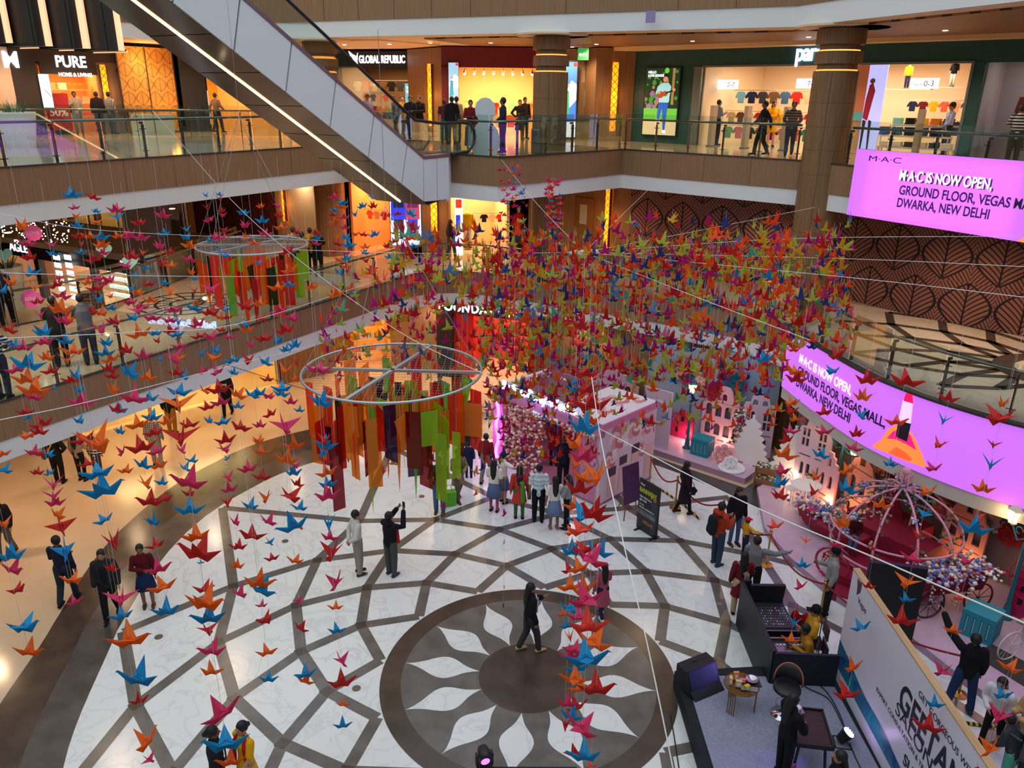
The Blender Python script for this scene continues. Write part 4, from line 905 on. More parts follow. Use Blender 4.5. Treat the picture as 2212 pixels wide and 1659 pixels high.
railing('far glass railing across the left gallery before the shops',[(-25.5,34.6),(-21.4,34.2),(-15.3,33.4),(-10.5,33.0)] if False else [(-20.6,30.5),(-18.0,33.0),(-13.6,34.6),(-9.6,35.0)],Z2,1.9)
railing('glass railing of the first gallery bridge along the atrium',[(-15.2,8.0),(-11.08,15.68),(-7.52,22.13),(-4.25,28.3),(-3.75,29.1),(-3.18,29.55),(-2.3,29.7),(-1.04,29.4)],Z1,1.7)
railing('glass railing of the first gallery behind the dense cranes',[(-1.04,29.4),(2.5,27.4),(6.0,25.1),(7.9,23.6),(8.35,22.4)],Z1,1.6)
railing('curved glass railing of the round terrace above the ribbon screen',[tuple(p) for p in catmull([Vector(p) for p in E1R[:9]],4)],Z1,1.55)
railing('glass railing of the bridge towards the second hall',[(-11.4,32.2),(-11.8,29.0),(-12.3,25.6),(-13.0,23.4),(-14.3,21.6)],Z1,1.9)
railing('distant glass railing across the second hall',[(-25.6,41.9),(-15.6,36.7)],Z1,2.2)
# ---- escalator
EK = G(913,344,9.25);EA = math.radians(240);ED = Vector((math.cos(EA),math.sin(EA),math.tan(math.radians(30))));EN = Vector((-math.sin(EA),math.cos(EA),0));EF = Vector((math.cos(EA),math.sin(EA),0))
es = thing('escalator','long white-sided escalator rising to the upper left from the landing','escalator',EK,0)
def E_(t,o,dz):return ED*t+EN*o+Vector((0,0,dz))
def Ef(t,o,dz):return -EF*t+EN*o+Vector((0,0,dz))       # level part on the landing
LT = 15.5;WD =-1.95
esc_white = mat('escalator_white',(214,220,222),.25,spec=.5,coat=.3);esc_grey = mat('escalator_underside',(108,103,98),.12,.35);esc_trim = mat('escalator_trim',(138,112,122),.35,.6)
b = MB();pan = [0.62+1.27*i for i in range(13)]
edges_ = [-0.0]+[0.75+1.36*i for i in range(12)]
for i in range(len(edges_)-1):
    t0,t1 = edges_[i]+.02,edges_[i+1]-.02
    sk = lambda t:t+0.42       # panel seams lean: square to the slope
    q = [E_(t0,0,0),E_(t1,0,0),E_(t1+.3,0,-1.2),E_(t0+.3 if i else t0+.05,0,-1.2)]
    b.add(q+[p+EN*.04 for p in q],[(0,1,2,3),(7,6,5,4),(4,5,1,0),(5,6,2,1),(6,7,3,2),(7,4,0,3)])
q = [Ef(.62,0,0),Ef(-.0,0,0),E_(.03,0,-1.2),Ef(.62,0,-1.22)];b.add(q+[p+EN*.04 for p in q],[(0,1,2,3),(7,6,5,4),(4,5,1,0),(5,6,2,1),(6,7,3,2),(7,4,0,3)])
q = [Ef(1.25,0,0),Ef(.65,0,0),Ef(.65,0,-1.22),Ef(1.25,0,-1.22)];b.add(q+[p+EN*.04 for p in q],[(0,1,2,3),(7,6,5,4),(4,5,1,0),(5,6,2,1),(6,7,3,2),(7,4,0,3)])
b.obj('side_panels',esc_white,es)
b = MB();q = [Ef(1.25,0,-.02),E_(0,0,-.02),E_(LT,0,-.02),E_(LT,0,-1.19),E_(0,0,-1.19),Ef(1.25,0,-1.21)];b.add([p-EN*.03 for p in q],[(0,1,4,5),(1,2,3,4)]);b.obj('seam_backing',mat('seam_grey',(96,98,100),.6),es)
b = MB()
for i in range(13):
    t0,t1 =-.2+1.2*i+.012,-.2+1.2*(i+1)-.012;q = [E_(t0,.0,-1.205),E_(t1,.0,-1.205),E_(t1,WD,-1.205),E_(t0,WD,-1.205)];b.add(q,[(0,1,2,3)])
b.obj('underside_panels',esc_grey,es)
b = MB();q = [E_(-.2,0.0,-1.19),E_(LT,0,-1.19),E_(LT,WD,-1.19),E_(-.2,WD,-1.19)];b.add(q,[(0,1,2,3)],0);q = [E_(0,WD,0),E_(LT,WD,0),E_(LT,WD,-1.2),E_(0,WD,-1.2)];b.add(q,[(0,1,2,3)],1);q = [Ef(1.25,WD,0),E_(0,WD,0),E_(0,WD,-1.2),Ef(1.25,WD,-1.2)];b.add(q,[(0,1,2,3)],1);b.add([Ef(1.25,WD,-1.2),Ef(1.25,0,-1.2),E_(-.2,0,-1.2),E_(-.2,WD,-1.2)],[(0,1,2,3)],0);b.obj('truss_cladding',[mat('seam_dark',(40,36,36),.6),esc_white],es)
b = MB();b.tube([E_(-.1,-.95,-1.21),E_(LT,-.95,-1.21)],.028,8);b.obj('led_strip',mat('led_warm',(255,226,180),.5,emit=9,ecol=(255,206,140)),es)
b = MB()
for o0,o1 in ((.06,-.22),(WD+.22,WD-.06)):
    q = [Ef(1.3,o0,0.0),E_(0,o0,0.0),E_(LT,o0,0.0)];w = [Ef(1.3,o1,0.0),E_(0,o1,0.0),E_(LT,o1,0.0)];u = Vector((0,0,.09))
    for i in range(2):b.add([q[i],q[i+1],q[i+1]+u,q[i]+u,w[i],w[i+1],w[i+1]+u,w[i]+u],[(0,1,2,3),(5,4,7,6),(3,2,6,7),(4,5,1,0),(0,3,7,4),(1,5,6,2)])
b.obj('trim_deck',esc_trim,es)
for o in (-.1,WD+.1):
    b = MB();top = [Ef(2.9,o,.5),Ef(2.86,o,.72),Ef(2.65,o,.9),Ef(2.2,o,.95),Ef(1.0,o,.95)]+[E_(t,o,.95) for t in (0.2,1,4,8,LT)]
    bot = [Ef(2.86,o,.3),Ef(2.6,o,.1),Ef(1.0,o,.08)]+[E_(t,o,.08) for t in (.2,LT)]
    b.tube([Ef(1.6,o,.06),Ef(2.55,o,.08),Ef(2.85,o,.3)]+top,.045,8);b.obj('handrail',mat('rubber_black',(26,25,27),.45),es,smooth=True)
    poly_ = [Ef(2.8,o,.5),Ef(2.6,o,.85),Ef(2.2,o,.92),Ef(1.0,o,.92),E_(.2,o,.92),E_(LT,o,.92),E_(LT,o,.08),E_(.2,o,.08),Ef(1.0,o,.06),Ef(2.6,o,.1)]
    b = MB();n = len(poly_);b.add(poly_+[p+EN*.012 for p in poly_],[(0,1,2,3,8,9),(3,4,7,8),(4,5,6,7),(n+9,n+8,n+3,n+2,n+1,n),(n+8,n+7,n+4,n+3),(n+7,n+6,n+5,n+4)]);b.obj('balustrade_glass',glass_m,es)
b = MB();nst = 36
for i in range(nst):t = i*.42;p = E_(t,WD/2,-.02);b.box(p,(.42,1.2,.2),EA)
b.box(Ef(1.4,WD/2,0.0),(2.9,1.3,.06),EA);b.obj('steps',mat('step_metal',(70,68,66),.5,.5),es)
# ---- black mesh lanterns at the upper left
mesh_blk = mat('lantern_mesh',(22,20,20),.5);lam_wood = mat('lantern_edge',(255,206,160),.5,emit=.9,ecol=(255,196,150))
for k,(x0,x1,xe,yt,yb) in enumerate(((-70,12,29,20,93),(20,97,115,10,100),(105,177,197,0,105),(180,254,270,22,110))):
    Y = 20.5;A = AT(x0,yb-8,Y+.6);Bq = AT(x1,yb,Y);Cq = AT(xe,yb,Y);T = AT(xe,yt,Y);h = max(1.3,T.z-Cq.z)
    if k < 3:h = 1.75
    t = thing('hanging_lantern','black mesh box lantern with a lit edge, %s from left at top left'%ORD[k],'lantern',(Bq.x,Bq.y,Bq.z),0,'black mesh box lanterns')
    va = Vector((A.x-Bq.x,A.y-Bq.y,0));L = va.length;ang = math.atan2(va.y,va.x)
    b = MB();M3 = Matrix.Rotation(ang,3,'Z')
    b.box(M3 @ Vector((L/2,0,.02)),(L,.5,.04),ang);b.box(M3 @ Vector((L/2,.25,h/2)),(L,.02,h),ang);b.box(M3 @ Vector((L-.15,0,h/2)),(.3,.5,h),ang);b.box(M3 @ Vector((.02,0.1,h/2)),(.28,.3,h),ang);b.obj('mesh_panels',mesh_blk,t)
    w = Cq.x-Bq.x;b = MB();b.box((w/2,-.06,h/2),(w,.1,h));b.obj('lit_edge',lam_wood,t)
    b = MB();b.box(M3 @ Vector((L/2,-.26,.0)),(L,.03,.05),ang);b.obj('bottom_trim',lam_wood,t)
    b = MB();b.tube([(0,.1,h),(0,.1,h+3)],.012,5);b.obj('hanging_rod',post_m,t)
# ================================================================ PAPER CRANES on threads, wires, acrylic chandeliers
def paper(name,rgb):
    m = bpy.data.materials.new('paper_'+name);m.use_nodes = True;n,l = m.node_tree.nodes,m.node_tree.links
    b = n['Principled BSDF'];b.inputs['Base Color'].default_value = (*lin(rgb),1);b.inputs['Roughness'].default_value = .7;b.inputs['Specular IOR Level'].default_value = .25
    t = n.new('ShaderNodeBsdfTranslucent');t.inputs[0].default_value = (*lin(rgb),1);mx = n.new('ShaderNodeMixShader');mx.inputs[0].default_value = .42
    l.new(b.outputs[0],mx.inputs[1]);l.new(t.outputs[0],mx.inputs[2]);l.new(mx.outputs[0],n['Material Output'].inputs[0]);return m
PCOL = {'B':('blue',(38,160,214)),'R':('red',(214,52,52)),'O':('orange',(244,124,44)),'P':('pink',(228,66,122)),'Y':('lime',(200,206,84)),'M':('mustard',(222,178,44)),'G':('magenta',(206,26,134)),'N':('navy',(50,70,140)),'L':('pale pink',(222,122,162)),'S':('steel blue',(110,142,196)),'T':('sea green',(90,184,152)),'C':('coral',(246,92,76)),'F':('vermilion',(246,96,36)),'D':('deep red',(212,38,30))}
PM = {k:paper(v[0].replace(' ','_'),v[1]) for k,v in PCOL.items()}
def crane_geo(wy,wz,nz=.14,tz=.12,wx=0.0):
    """Folded crane, beak to tail = 1. Returns {part: (verts, faces)}; every part is a folded double layer."""
    e = .012
    body = ([(-.17,.035,-.03),(.17,.035,-.03),(.2,0,-.2),(0,.05,-.10),(-.2,0,-.2),(-.17,-.035,-.03),(.17,-.035,-.03),(0,-.05,-.10),(0,0,.07)],
            [(0,3,1),(1,3,2),(0,4,3),(5,6,7),(6,2,7),(5,7,4),(0,1,8),(6,5,8),(1,6,8),(5,0,8),(1,2,6),(0,5,4),(3,4,7),(3,7,2)])
    wing = lambda s:([(-.16,s*.03,-.04),(.16,s*.03,-.04),(wx,s*wy,wz),(0.0,s*.065,.055),(-.16,s*.045,-.055),(.16,s*.045,-.055)],
                      [(0,3,2),(3,1,2),(4,2,5),(0,2,4),(1,5,2),(0,4,5,1),(0,1,3)])
    tail = ([(-.5,0,tz),(-.16,.028,-.04),(-.2,0,-.2),(-.16,-.028,-.04),(-.13,0,.0)],[(0,1,2),(0,2,3),(0,4,1),(0,3,4),(1,4,3,2)])
    neck = ([(.44,0,nz),(.16,.028,-.04),(.2,0,-.2),(.16,-.028,-.04),(.13,0,.0),(.53,0,nz-.07),(.455,.012,nz-.055),(.455,-.012,nz-.055)],
            [(0,6,1),(6,2,1),(0,3,7),(7,3,2),(0,1,4),(0,4,3),(1,2,3,4),(0,5,6),(0,7,5),(6,5,7),(6,7,2)])
    return {'body':body,'wing_a':wing(1),'wing_b':wing(-1),'tail':tail,'neck':neck}
POSE = [crane_geo(.34,.34),crane_geo(.44,.2,.16,.1),crane_geo(.24,.42,.18,.16),crane_geo(.4,.3,.05,.2,-.06)]
CLOSED = [crane_geo(.10,.72,.12,.05),crane_geo(.08,.66,-.04,-.06),crane_geo(.16,.66,.2,.04)]
cme = {}
def cmesh(pose,key,col,whole):
    k = (pose,key,col,whole)
    if k in cme:return cme[k]
    g = (POSE+CLOSED)[pose];b = MB()
    if whole:
        for p in g.values():b.add(*p)
    else:b.add(*g[key])
    me = bpy.data.meshes.new('paper_crane');me.from_pydata([tuple(v) for v in b.v],[],b.f);me.materials.append(PM[col]);cme[k] = me
    return me
def crane(pos,span,col,yaw,pose,tilt,label,group,parts):
    if not parts:
        o = bpy.data.objects.new('paper_crane',cmesh(pose,'',col,True));COL.objects.link(o)
    else:
        o = bpy.data.objects.new('paper_crane',cmesh(pose,'body',col,False));COL.objects.link(o)
        for nm,k in (('wing','wing_a'),('wing','wing_b'),('tail','tail'),('neck','neck')):
            c = bpy.data.objects.new(nm,cmesh(pose,k,col,False));COL.objects.link(c);c.parent = o
    o.location = pos;o.rotation_euler = (tilt[0],tilt[1],yaw);o.scale = (span,)*3
    return tag(o,label,'paper crane',group)
DATA = """155,420,28,B 203,426,20,R 161,448,16,P 208,456,14,B 250,452,26,P 164,466,18,O 252,468,32,B 211,479,24,O 300,480,24,R 352,464,30,P 444,421,14,B 474,420,12,B 474,428,18,P 446,447,16,R 480,455,14,R 525,459,22,B 451,474,20,P 481,464,18,P 168,488,20,B 48,489,40,O 170,509,20,R 194,509,24,O 219,511,24,B 278,509,32,P 305,513,26,P 255,509,20,O 354,504,20,B 529,486,24,P 484,496,18,R 403,496,20,B 401,511,24,B 470,513,26,P 484,513,20,P 455,518,18,B 530,513,20,O 59,525,32,P 113,529,30,P 175,526,14,P 219,529,28,O 344,531,24,P 409,529,30,O 115,548,18,B 176,544,16,B 222,545,20,P 309,546,20,O 366,544,20,R 63,555,34,R 203,559,28,R 284,553,36,R 411,560,30,P 474,540,16,B 485,551,26,B 461,548,16,P 549,525,22,O 350,569,30,R 369,573,22,O 271,573,28,P 316,579,14,B 291,594,18,B 69,589,34,B 413,588,22,O 419,601,16,B 23,608,38,O 128,601,32,R 208,601,26,P 233,606,28,P 355,610,18,B 321,613,22,R 120,615,24,R 75,620,32,O 189,610,20,O 206,622,34,R 283,622,32,B 296,631,26,O 368,629,36,O 420,628,20,R 454,622,42,P 5,627,30,B 134,638,28,P 212,645,28,B 238,639,18,O 281,652,26,P 326,648,24,O 425,654,18,O 421,665,32,B 81,651,20,R 129,667,50,O 217,675,36,O 199,672,24,R 240,665,20,B 296,670,38,P 305,662,24,P 374,668,32,P 454,674,38,R 475,685,24,O 491,685,18,R 530,660,40,R 490,667,18,B 88,680,26,P 136,692,36,P 145,690,34,O 286,686,32,B 329,686,28,P 368,691,30,P 385,695,20,B 425,700,28,P 246,694,28,R 20,712,34,R 92,716,44,B 220,711,46,P 300,720,44,O 335,719,24,B 368,714,26,R 380,722,26,B 429,726,24,R 454,727,36,P 478,712,20,R 496,727,24,P 532,710,34,O 527,702,28,B 30,745,26,B 95,738,34,P 50,750,36,P 143,737,32,B 229,740,28,B 339,736,18,R 389,747,26,P 272,757,34,R 228,762,34,B 158,757,44,O 434,764,28,B 465,772,36,O 465,757,26,B 541,745,24,P 60,785,58,B 145,777,38,O 100,772,26,O 238,775,34,O 309,767,32,P 374,772,48,P 390,772,28,O 345,776,18,B 502,777,34,B 538,777,38,R 35,797,38,P 109,801,32,R 235,797,28,R 241,812,24,R 280,805,50,B 318,815,36,O 381,805,32,R 395,812,36,B 440,801,24,P 470,802,30,P 505,805,22,B 57,818,50,O 163,810,40,B 155,820,36,R
75,842,58,O 72,856,36,P 116,839,14,B 172,842,26,B 175,868,50,P 243,841,40,O 288,859,54,P 322,860,34,B 387,845,44,B 385,870,76,O 443,843,26,O 473,840,44,R 515,852,38,O 545,852,32,B 55,890,26,R 59,902,16,B 90,915,40,R 85,932,34,R 61,940,28,O 170,908,28,B 253,884,30,R 260,887,24,B 329,900,36,B 298,916,44,O 448,879,28,R 477,868,36,P 514,877,24,B 451,909,24,B 480,911,30,B 360,910,32,O 410,916,36,R 392,940,78,R 522,922,40,R 259,932,24,B 331,934,36,R 205,955,96,O 180,947,44,R 305,965,54,R 263,976,30,P 338,974,36,P 487,950,38,R 485,969,36,P 5,980,30,O 8,1014,36,B 73,977,34,P 88,979,26,R 104,980,30,B 392,972,32,P 310,1004,36,B 341,1005,34,O 400,1010,28,B 415,994,24,B 491,990,16,B 80,1020,22,R 106,1022,18,B 188,1001,28,R 271,1016,30,O 315,1044,42,O 349,1042,26,B 535,1012,38,P 492,1031,30,P 210,1020,58,B 115,1047,48,P 116,1070,44,P 120,1085,36,P 220,1057,78,B 408,1040,70,P 407,1065,34,R 495,1057,32,P 490,1085,36,R 325,1082,50,R 353,1077,34,R 410,1100,52,B 540,1092,38,B 125,1111,38,O 132,1136,58,R 224,1122,36,B 330,1127,38,B 8,1130,40,O 422,1157,56,O 508,1127,34,P 245,1172,62,R 336,1177,36,R 430,1192,80,R 546,1155,50,R 515,1180,34,R 140,1190,58,B 24,1199,52,B 26,1228,54,P 240,1228,28,R 342,1228,46,P 512,1222,30,O 434,1215,14,B
558,850,32,B 580,855,28,P 608,850,30,B 628,868,26,P 695,868,54,B 647,886,20,B 583,894,26,R 561,918,26,P 615,918,66,P 635,962,42,O 558,952,30,O 563,975,32,O 703,950,40,R 705,960,44,B 619,992,46,O 638,1005,28,P 633,1020,34,B 698,980,24,B 705,997,36,R 705,1020,40,O 565,1030,36,R 643,1045,28,R 628,1070,54,R 708,1045,36,B 708,1070,48,P 575,1075,38,O 647,1096,34,B 633,1135,60,B 710,1132,50,B 580,1125,40,P 713,1160,34,P 583,1171,24,B 588,1205,28,R 638,1210,34,O 718,1192,62,R 648,1138,26,O
35,1273,40,R 50,1352,66,B 61,1406,54,O 162,1299,30,P 155,1251,44,O 262,1291,66,P 243,1288,26,O 262,1329,42,B 277,1381,78,O 297,1464,80,B 300,1513,34,R 317,1600,66,O 322,1640,34,P 351,1266,52,O 357,1318,54,B 440,1271,46,R 442,1300,80,O 450,1333,62,B 448,1359,46,R 457,1404,52,P 457,1449,42,O 478,1540,76,P 517,1281,44,P 488,1604,80,B 498,1644,52,O 560,1258,56,O 565,1273,60,B 565,1307,24,P 571,1339,42,R 576,1408,38,O 580,1466,34,B 645,1298,30,P 650,1356,34,R 660,1455,42,B 660,1470,38,O 725,1258,50,P 725,1311,30,O 728,1361,34,B 738,1426,40,P 738,1474,52,R 741,1521,30,O 740,1566,34,B
1246,840,36,B 1268,840,50,R 1279,872,70,R 1261,922,66,B 1276,908,42,O 1246,962,50,O 1261,985,60,P 1291,1025,80,O 1261,1030,52,O 1253,1055,54,R 1286,1110,70,R 1261,1112,66,B 1241,1092,42,O 1256,1142,60,C 1236,1148,34,O 1296,1190,52,B 1236,1190,50,B 1266,1185,60,R 1276,1205,70,P 1253,1225,50,O 1231,1230,38,R 1231,1266,50,O 1263,1271,58,O 1268,1294,76,P 1231,1314,42,B 1216,1327,28,O 1251,1331,46,P 1271,1351,78,C 1226,1351,32,B 1281,1384,80,O 1231,1376,38,O 1241,1404,44,P 1266,1421,84,B 1231,1416,42,P 1248,1441,52,B 1241,1466,56,O 1288,1486,70,R 1253,1486,46,O 1228,1519,42,P 1246,1526,48,R 1236,1546,46,B 1256,1571,72,P 1221,1566,42,R 1261,1631,64,B 1241,1626,38,R 1276,1656,30,C 1256,702,44,R 1253,740,34,C 1261,772,24,B 1266,805,50,R 1243,825,24,B 1278,815,36,C 1246,1000,44,O 1240,870,30,C
2049,860,36,R 2039,907,40,B 2029,960,38,C 2016,1010,36,P 2004,1060,40,O 1998,1110,30,B 1984,1157,32,R 1971,1205,42,P 2161,900,70,R 2166,872,28,O 2146,960,32,R 2141,1002,52,B 2124,1055,40,O 2111,1117,28,C 2106,1142,58,B 2089,1212,38,P 1959,822,58,R 1924,1002,26,B 1905,1090,36,O 1886,1185,20,R 1936,910,40,C 1859,896,30,B 1851,937,34,R 1844,967,30,P 1831,1015,36,O 1831,1055,46,B 1819,1130,48,O 1809,1177,32,P 1781,890,34,R 1781,931,36,P 1774,982,34,B 1764,1030,34,O 1759,1062,36,R 1754,1100,28,P 1741,1167,26,O 1734,1220,30,B 1686,1042,42,B 1691,1017,38,P 1696,982,46,O 1684,1070,40,R 1674,1135,32,C 1709,930,34,P 1699,950,30,R 1719,905,26,O 1711,887,36,R 1711,870,30,O 1863,857,38,O 1874,820,46,R 1729,1266,30,P 1716,1344,34,B 1709,1381,34,O 1876,1266,24,R 1859,1354,38,B 1843,1441,42,O 1830,1499,54,R 1961,1256,54,O 1959,1294,32,B 1949,1339,56,R 2074,1291,28,C 2059,1361,30,O 2036,1449,44,P 2021,1521,38,B 2006,1569,56,R 2181,1441,44,O 2166,1501,40,B 2159,1546,60,P 2139,1616,52,O 2119,1654,30,R 1809,765,42,R 1799,800,36,B 1721,803,46,O 1651,775,38,B 1721,818,40,R
722,425,20,P 739,438,22,B 739,446,24,O 803,425,20,B 782,445,20,B 766,462,22,B 806,445,20,R 888,461,24,B 859,461,18,R 723,454,16,B 719,464,16,R 742,469,20,P 725,485,24,P 725,479,22,O 745,491,18,P 567,476,22,B 572,504,24,P 607,491,24,O 603,466,20,R 600,444,20,P 563,445,16,O 642,501,20,R 683,503,18,R 684,515,18,B 683,525,18,P 888,486,24,R 859,488,20,R 768,505,20,O 747,513,22,B 728,511,18,O 754,528,26,B 808,506,22,B 785,506,18,R 890,513,24,O 893,531,20,B 863,533,22,O 853,520,20,R 789,533,18,O 729,526,20,R 835,531,18,R 842,555,20,B 788,545,18,B 748,558,22,B 750,545,18,P 725,542,18,R 732,560,22,O 790,562,22,R 803,581,22,R 749,575,22,O 733,588,22,B 861,562,18,P 765,631,28,B 624,614,22,B 598,620,34,O 557,567,16,B 619,542,30,R 625,582,28,O 725,635,34,O 673,619,26,O 603,671,36,P 630,687,30,P 564,687,28,R 560,655,28,O 570,730,36,R 615,712,40,R 602,735,28,B 618,755,26,B 637,745,28,B 574,782,28,B 639,782,30,R 617,800,44,O 577,819,24,R 639,819,26,O 609,838,38,B 688,797,48,P"""
LAND = [(128,990,'the man with a shoulder bag'),(205,985,'the boy in stripes'),(335,955,'the man in a checked shirt'),(372,880,'the man in mustard trousers'),(490,850,'the man in the lettered shirt'),(15,1130,'the man at the left edge'),(148,1230,'the man in navy'),(235,1250,'the man in a black jacket'),(322,1245,'the woman in maroon'),(480,1600,'the couple at bottom left'),(765,1170,'the man in a white shirt'),(615,1168,'the small floor drain'),(345,1375,'the left floor drain'),(770,1488,'the medallion drain'),(545,520,'the far acrylic chandelier'),(690,800,'the near acrylic chandelier'),(290,558,'the SEPHORA lettering'),(150,720,'the two leaning men'),(430,650,'the star patterned floor'),(40,610,'the white planter'),(600,740,'the left gallery fascia'),(180,430,'the white bulkhead on the left'),(470,440,'the plum leaf wall'),(615,440,'the amber light by the plum wall'),(725,500,'the brown column'),(790,450,'the orange lit shop'),(875,480,'the sweater poster'),(1240,1330,'the girl in pink'),(1240,1080,'the girl in a grey top'),(1300,1060,'the purple easel board'),(1240,1480,'the dark medallion hub'),(1265,850,'the flowered kiosk roof'),(1270,960,'the kiosk corner'),(1690,1000,'the white flat tree'),(1700,850,'the foot of the thick column'),(1950,910,'the lipstick picture'),(1800,800,'the ribbon screen lettering'),(2100,930,'the right end of the ribbon screen'),(1810,1000,'the double lamp post'),(1735,1060,'the white bistro table'),(1930,1110,'the flower carriage'),(2060,1190,'the coral gabled house'),(1735,1240,'the man in a grey vest'),(1720,1350,'the red chair'),(1860,1440,'the salon banner'),(1960,1300,'the black panel behind the banner'),(2060,1380,'the large teal crate'),(2030,1500,'the top edge of the banner'),(2160,1550,'the people behind the banner'),(490,1080,'the marble corner'),(540,1290,'the left stone bands'),(640,1330,'the middle stone bands'),(80,1400,'the brown floor ring'),(1640,780,'the dense cranes')]
random.seed(21)
C_ = []
for tok in DATA.split():
    x,y,s,c = tok.split(',');C_.append([float(x),float(y),float(s),c])
VPX,VPY = 1046.6,5399.3
def azi(x,y):return VPX+(x-VPX)*(VPY-1000)/(VPY-y)
for c in C_:c.append(azi(c[0],c[1]));c.append(min(21.0,FPX*0.25/c[2]*.97))
C_.sort(key=lambda c:c[4])
groups_ = []
for c in C_:
    best = None
    for g in groups_[-14:]:
        if abs(g[0]-c[4]) < 6 and 0.62 < g[1]/c[5] < 1.6 and len(g[2]) < 14:
            k = abs(g[0]-c[4])
            if best is None or k < best[0]:best = (k,g)
    if best:
        g = best[1];g[2].append(c);g[0] = sum(q[4] for q in g[2])/len(g[2]);g[1] = sorted(q[5] for q in g[2])[len(g[2]) // 2]
    else:groups_.append([c[4],c[5],[c]])
def max_d(x,y):
    """Stay in front of the gallery edges on the left."""
    if x < 700:return 18.5 if y < 520 else (17.0 if x > 380 else 15.0 if x > 180 else 13.0)
    if x < 900:return 20.0
    return 22.0 if x < 1600 else 14.5
thread = mat('thread',(214,206,200),.7)
allc = []
for az,D,mem in groups_:
    D = min([D]+[max_d(c[0],c[1]) for c in mem])
    while min(ATD(c[0],c[1],D).z for c in mem) < (1.6 if mem[0][0] < 1800 else 2.2):D *= .97
    for c in mem:allc.append((c,ATD(c[0],c[1],D),D))
    P = [ATD(c[0],c[1],D) for c in mem];X = sum(p.x for p in P)/len(P);Y = sum(p.y for p in P)/len(P);zt = max(p.z for p in P);zb = min(p.z for p in P)
    top = zt+(0.9 if len(mem) > 1 else .5)
    b = MB();b.tube([(X,Y,top),(X,Y,zb-.05)],.0016,4);o = b.obj('crane_thread',thread)
    low = min(mem,key=lambda c:-c[1]);ln = min(LAND,key=lambda q:(q[0]-low[0]) ** 2+(q[1]-low[1]) ** 2)[2]
    o['_l'] = (ln);o['_x'] = low[0];o['category'] = 'thread';o['group'] = 'threads of the paper cranes'
# label the threads
th = {}
for o in list(COL.objects):
    if '_l' in o:th.setdefault(o['_l'],[]).append(o)
for ln,os_ in th.items():
    os_.sort(key=lambda o:o['_x'])
    for i,o in enumerate(os_):
        o['label'] = 'thin crane thread ending by %s, %s from the left'%(ln,ordn(i)) if len(os_) > 1 else 'thin crane thread ending by %s'%ln
        del o['_l'];del o['_x']
allc.sort(key=lambda q:-q[0][2])
big,rest = allc[:300],allc[300:]
lab = {}
for c,p,D in big:
    ln = min(LAND,key=lambda q:(q[0]-c[0]) ** 2+(q[1]-c[1]) ** 2)[2];lab.setdefault((c[3],ln),[]).append((c,p,D))
def crane_pose(s):
    yaw = random.choice((0,PI))+random.gauss(0,.62);return yaw,random.choice((0,0,0,1,1,2,3)),(random.gauss(0,.10),random.gauss(0,.16))
for (col,ln),L in lab.items():
    L.sort(key=lambda q:q[0][1])
    for i,(c,p,D) in enumerate(L):
        yaw,po_,ti = crane_pose(c[2]);cn = PCOL[col][0]
        label = '%s paper crane nearest %s'%(cn,ln) if len(L) == 1 else '%s paper crane near %s, %s'%(cn,ln,('topmost','second from top','third from top','fourth from top','fifth from top','sixth from top','seventh from top','eighth from top','ninth from top','tenth from top')[min(i,9)])
        crane(p,c[2]*(p-Vector((0,0,HC))).dot(FW)/FPX*1.28,col,yaw,po_,ti,label,'large paper cranes on threads',c[2] >= 44)
# ---- the dense flock: the smallest cranes, too many to count
mass = MB();MK = list(PCOL);thr = MB()
def put(p,span,col,pose,yaw,tx,ty):
    M = Euler((tx,ty,yaw)).to_matrix()*span
    for part in (POSE+CLOSED)[pose].values():mass.add([p+M @ Vector(v) for v in part[0]],part[1],MK.index(col))
for c,p,D in rest:
    yaw,po_,ti = crane_pose(c[2]);put(p,c[2]*D/FPX*1.4,c[3],po_,yaw,*ti)
SMALL = 'F'*24+'D'*17+'Y'*17+'M'*12+'G'*13+'N'*9+'L'*3+'S'*3+'T'*2+'B'*1
REG = [(1040,1700,545,800,820,0),(1050,1300,500,860,330,0),(1300,1830,505,660,190,0),(840,1050,490,800,210,0),(690,860,570,790,60,0),(1300,1690,790,930,150,1),(1700,1840,620,760,70,0),(1050,1290,850,1000,100,1),(1180,1214,385,530,60,2),(1078,1140,360,530,48,2),(1690,1845,470,620,34,0),(690,1060,800,1020,26,1),(1290,1420,465,545,14,0),(1450,1690,475,540,26,0)]
for x0,x1,y0,y1,n,mode in REG:
    for i in range(int(n*1.45)):
        x = random.uniform(x0,x1);t = random.random();y = lerp(y0,y1,t*t if mode == 1 else t)
        if mode == 2:D = random.uniform(19,23);cc = random.choice('RPBOCG' if y < 470 else SMALL);po_ = random.choice((0,1,2));s = random.uniform(13,19)
        else:
            D = random.uniform(12.5,18.5);cc = random.choice(SMALL);po_ = random.choice((4,4,5,6));s = random.uniform(21,32)*(15.5/D) ** .6
        p = ATD(x,y,D);put(p,s*D/FPX,cc,po_,random.uniform(0,2*PI),random.gauss(0,.18),random.gauss(0,.22))
        if i%5 == 0 and mode != 2:
            zt = max(p.z+.2,min(8.2,p.z+random.uniform(.3,1.8)));thr.tube([(p.x,p.y,zt),(p.x,p.y,p.z)],.0018,3)
tag(mass.obj('paper_crane_flock',[PM[k] for k in MK]),'dense flock of small multicoloured paper cranes filling the middle of the atrium','paper cranes',kind='stuff')
tag(thr.obj('flock_threads',thread),'fine pale threads holding the dense flock of small cranes','threads',kind='stuff')
